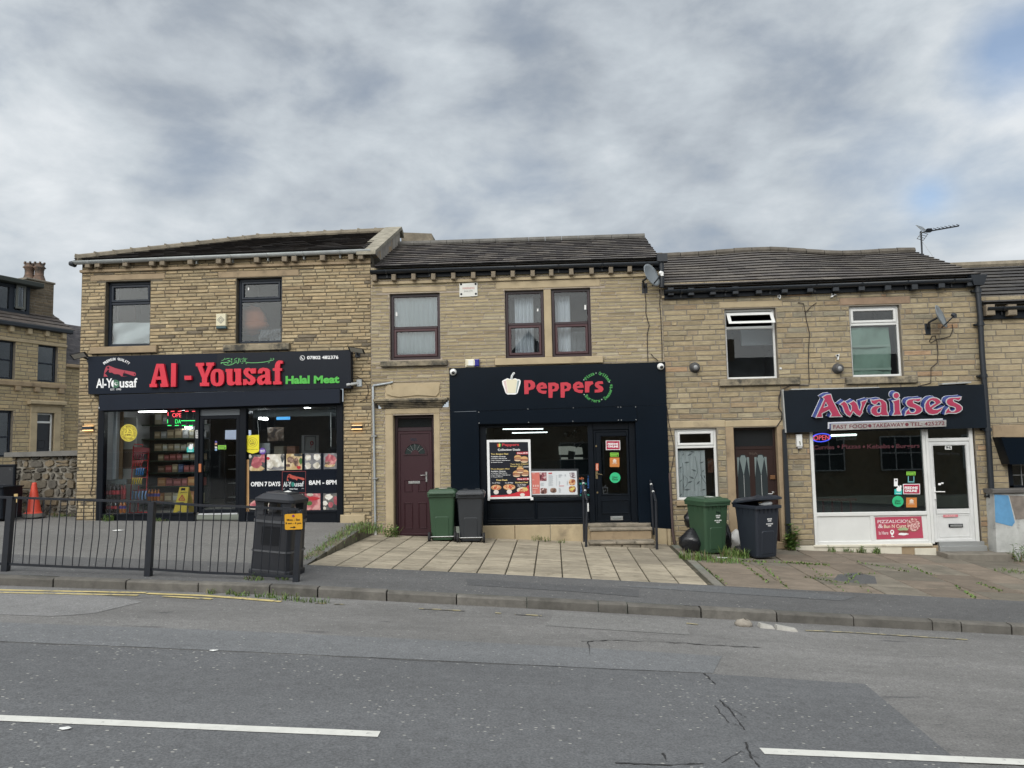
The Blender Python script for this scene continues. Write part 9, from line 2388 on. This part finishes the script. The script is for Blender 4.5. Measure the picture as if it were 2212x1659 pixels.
# the house in the side street
HC, HU = Vector((-19.9,30.0,0)), Vector((math.sin(R(19.6)), math.cos(R(19.6)),0))
HN = Vector((HU.y, -HU.x, 0))
def hl(p, inn=0.0):
 v = pdir(*p); o = HC-HN*inn
 cam0 = Vector((0,0, CAMZ))
 t = (o-cam0).dot(HN)/v.dot(HN)
 w = cam0+v*t
 return (w-HC).dot(HU), w.z
hh = thing('house', 'stone house with dark dormer down the side street at left edge', 'house', HC, None, R(90-19.6))
rh = random.Random(61)
def hrect(a, b, c, d):
 x0_ = (hl((a, c))[0]+hl((a, d))[0])/2; x1_ = (hl((b, c))[0]+hl((b, d))[0])/2
 z1_ = (hl((a, c))[1]+hl((b, c))[1])/2; z0_ = (hl((a, d))[1]+hl((b, d))[1])/2
 return (x0_, x1_, z0_, z1_)
hw1 = hrect(82,124,748,825); zt_top = (hl((84,743))[1]+hl((124,748))[1])/2; hw1 = (hw1[0], hw1[1], hl((100,825))[1], zt_top)
hw0 = (hl((-30,760))[0], hl((33,760))[0], hw1[2], hw1[3])
zg_t = hl((15,887))[1]
hw2 = (hw0[0], hw0[1], zg_t-1.75, zg_t)
hd = (hl((79,920))[0], hl((116,920))[0],-1.0, hl((95,892))[1])
zev = hl((140,716))[1]-.05
zes = hl((100,722))[1]
mb = MB()
stone_wall(mb, (-9,0,-2, zev),[hw1, hw0, hw2, hd],0,(.13,.16),(.3,.6),.02,(.003,.014), vary((.40,.32,.19),.14), rh, bev=.01)
mb.box(-.01,0,.33,6,-2, zev, 0,(.32,.26,.16))
mb.build('wall', [m_stoneB, m_mortarC], hh, True)
for r in (hw1, hw0): window(hh, r, m_grey_frame, r[2]+(r[3]-r[2])*.5, fwid=.08, rec=.12, y=0, local=True)
window(hh, hw2, m_grey_frame, hw2[2]+.75, fwid=.08, rec=.12, y=0, local=True)
mb = MB(); mb.bbox(-9,0,-.10,.05, hw1[2]-.24, hw1[2]-.06,.02)
for x_ in (hw1[0]-.05, hw1[1]+.15, hw0[1]+.1): mb.box(x_-.1, x_+.1,-.12,.02, hw1[2]-.42, hw1[2]-.24)
mb.build('sill_course', m_dressA, hh, True)
mb = MB(); mb.bbox(-9,0,-.06,.05, zev-.62, zev-.5,.02); mb.build('string_course', m_dressB, hh, True)
x_ = -.2
while x_ > -7:
 MB().box(x_-.08, x_+.08,-.14,.02, zev-.26, zev-.04).build('bracket', m_dressB, hh, True); x_ -= .72
mb = MB(); mb.bbox(-9,.15,-.22,.02, zev-.05, zev+.12,.03); mb.build('gutter', m_gut_blk, hh, True)
E0, E1 = Vector((-9,-.15, zev+.1)), Vector((.22,-.15, zev+.1))
roof(hh, E0, E1, Vector((-9,3.6, zev+2.3)), Vector((.22,3.6, zev+2.3)),12,.35,[(.085,.07,.062),(.10,.085,.075),(.07,.06,.055)], rh, local=True)
inn = .75
dx1_, dzt = hl((66,616), inn); dx1b, dzb = hl((63,676), inn)
dz_top = hl((81,611), inn-.3)[1]
mb = MB(); mb.box(-9, dx1_, inn+.1,3.4, dzb-.3, dz_top-.05)
wz0, wz1 = hl((20,662), inn)[1], hl((20,613), inn)[1]
xw = [hl((x_, 640), inn)[0] for x_ in (-60,20,31,52)]
mb.build('dormer_cheek', m_black, hh, True)
mb = MB(); ring(mb, (-9, dx1_, dzb-.1, dz_top-.18),.14, inn, inn+.1); mb.box(xw[1], xw[2], inn-.001, inn+.1, dzb, dz_top-.3); mb.bbox(-9, dx1_, inn-.02, inn+.1, dzt-.2, dz_top-.18,.02)
dw = mb.build('dormer_window', m_grey_frame, hh, True)
MB().box(-8.9, dx1_-.1, inn+.05, inn+.06, dzb, dz_top-.3).build('pane', m_glass, dw, True)
mb = MB(); r = (xw[2]+.02, xw[3]+.02, wz0-.05, wz1+.02); ring(mb, r, .09, inn-.1, inn-.04); mb.build('open_casement', mat('olive_grey_casement', (.10,.105,.095), rough=.4), dw, True)
MB().box(r[0]+.08, r[1]-.08, inn-.07, inn-.065, r[2]+.08, r[3]-.08).build('casement_pane', m_glass, dw, True)
mb = MB(); mb.bbox(-9, dx1_+.35, inn-.35,3.6, dz_top-.18, dz_top+.02,.03); mb.build('dormer_roof', mat('felt_roof', (.03,.036,.032), rough=.7), hh, True)
cin = .9
cx1, cz = hl((111.5,614), cin); cx0 = hl((90,611), cin)[0]
mb = MB(); stone_wall(mb, (-1.15,.02, zev+.3, cz),[], cin, (.10,.13),(.25,.5),.018,(.003,.02), vary((.15,.118,.08),.25), rh, depth=.3)
mb.box(-1.15,.02, cin+.3, cin+.9, zev+.3, cz, 0,(.18,.15,.10)); mb.bbox(-1.2,.06, cin-.06, cin+.95, cz, cz+.08,.02,1)
ch = mb.build('chimney', [m_stoneA, m_mortarC], hh, True)
m_pot = mat('terracotta_pot', (.135,.085,.06), rough=.85, var=.3, vscale=6, dirt=((.06,.052,.045),4,.42,.6))
for x_, y_ in ((-.42, cin+.3),(-.62, cin+.62)):
 mb = MB(); mb.lathe([(.27,0),(.20,.22),(.18,.25),(.19,.27),(.17,.29),(.17,.50),(.19,.52),(.18,.55),(.25,.60),(.20,.66),(.18,.68),(.19,.78),(.14,.78),(.14,.7)],(x_, y_, cz+.05),(0,0,1),12)
 for k in range(6): a = 2*math.pi*k/6; mb.box(x_+.19*math.cos(a)-.03, x_+.19*math.cos(a)+.03, y_+.19*math.sin(a)-.03, y_+.19*math.sin(a)+.03, cz+.80, cz+.88)
 mb.build('chimney_pot', m_pot, ch, True)
mb = MB()
x0_, x1_ = hd[0]-.28, hd[1]+.28
mb.bbox(x0_, hd[0],-.05,.1,-1.5, hd[3],.015); mb.bbox(hd[1], x1_, -.05,.1,-1.5, hd[3],.015); mb.bbox(x0_, x1_, -.05,.1, hd[3], hd[3]+.32,.015); mb.bbox(x0_-.15, x1_+.12,-.22,.1, hd[3]+.32, hd[3]+.48,.03); mb.bbox(x0_-.05, x1_+.04,-.12,.1, hd[3]+.26, hd[3]+.32,.03)
mb.build('door_surround', m_dressB, hh, True)
ztd = hl((95,912))[1]
mb = MB(); ring(mb, hd, .07,.10,.18); mb.bbox(hd[0]+.05, hd[1]-.05,.10,.18, ztd-.04, ztd+.04,.01); mb.build('door_frame', m_white_frame, hh, True)
mb = MB(); mb.box(hd[0]+.06, hd[1]-.06,.13,.17,-1, ztd-.03); c_ = (hd[0]+hd[1])/2; ring(mb, (c_-.2, c_+.1, ztd-1.05, ztd-.7),.03,.115,.135); mb.build('door', gloss('black_gloss_door', (.014,.016,.022),.3), hh, True)
MB().box(hd[0]+.06, hd[1]-.06,.14,.146, ztd+.03, hd[3]-.06).build('fanlight', mat('dark_fan_glass', (.03,.033,.035), rough=.1), hh, True)
drape_r = MB()
ob_ = thing('house', 'low slate-roofed stone building in the gap behind the butcher shop corner', 'house', HC+HU*.05, None, R(90-19.6))
ox = lambda p, i=0.0: hl(p, i)
zo1 = ox((150,793),.15)[1]; zo2 = hl((160,703),2.2)[1]
mb = MB(); stone_wall(mb, (.02,7,-2, zo1),[],.15,(.12,.15),(.3,.6),.018,(.003,.02), vary((.36,.285,.165),.14), rh); mb.build('wall', [m_stoneB, m_mortarC], ob_, True)
mb = MB(); mb.bbox(-.05,7,.0,.3, zo1-.02, zo1+.12,.03); mb.build('eaves', m_dressA, ob_, True)
roof(ob_, Vector((0,.05, zo1+.12)), Vector((7,.05, zo1+.12)), Vector((0,2.2, zo2)), Vector((7,2.2, zo2)),20,.26,[(.075,.07,.075),(.09,.082,.085),(.065,.06,.066)], rh, thick=.018, local=True)
# the terrace across the road, seen in the glass
opp = thing('terraced_house', 'dark roofline of the houses across the road, mirrored in the upper window panes', 'house', (0,-10,0))
def orow(x0, x1, ze, zr, gable=None):
 mb = MB(); mb.box(x0, x1,-17,-10,-1, ze); mb.build('wall', m_dressA, opp)
 mb = MB()
 if gable:
  mb.poly([(x0, ze),(x1, ze),((x0+x1)/2, zr)],-17,-9.7)
 else:
  mb.add([(x0,-9.6, ze),(x1,-9.6, ze),(x1,-13.5, zr),(x0,-13.5, zr),(x0,-17.4, ze),(x1,-17.4, ze)],[(0,1,2,3),(3,2,5,4),(0,3,4),(1,5,2)])
 mb.build('roof', mat('opposite_slate', (.055,.052,.055), rough=.8, var=.2), opp)
 mb = MB(); mb.box(x0+.8, x0+1.6,-13.9,-13.1, zr-.6, zr+1.1); mb.build('chimney', m_dressA, opp)
orow(-46,-22,5.2,7.4); orow(-22,-12,5.2,7.6); orow(-12,-4.5,5.6,7.9); orow(-4.5,2.0,5.0,8.6, True); orow(2.0,9.5,5.2,7.4); orow(9.5,40,4.8,7.2)
mb = MB()
for k in range(14):
 x_ = -26+k*4.4
 for (a_, b_, c_, d_) in ((x_, x_+1.2,3.3,4.7),(x_, x_+2.4,.4,2.2)):
  mb.box(a_, b_, -9.97,-9.9, c_, d_)
  for q_ in range(4): mb.box(a_+(b_-a_)*q_/3-.03, a_+(b_-a_)*q_/3+.03,-9.95,-9.87, c_, d_, 1)
  for q_ in range(3): mb.box(a_, b_, -9.94,-9.86, c_+(d_-c_)*q_/2-.03, c_+(d_-c_)*q_/2+.03,1)
mb.build('window', [mat('dark_opposite_glass', (.03,.035,.04), rough=.2), m_white_frame], opp)
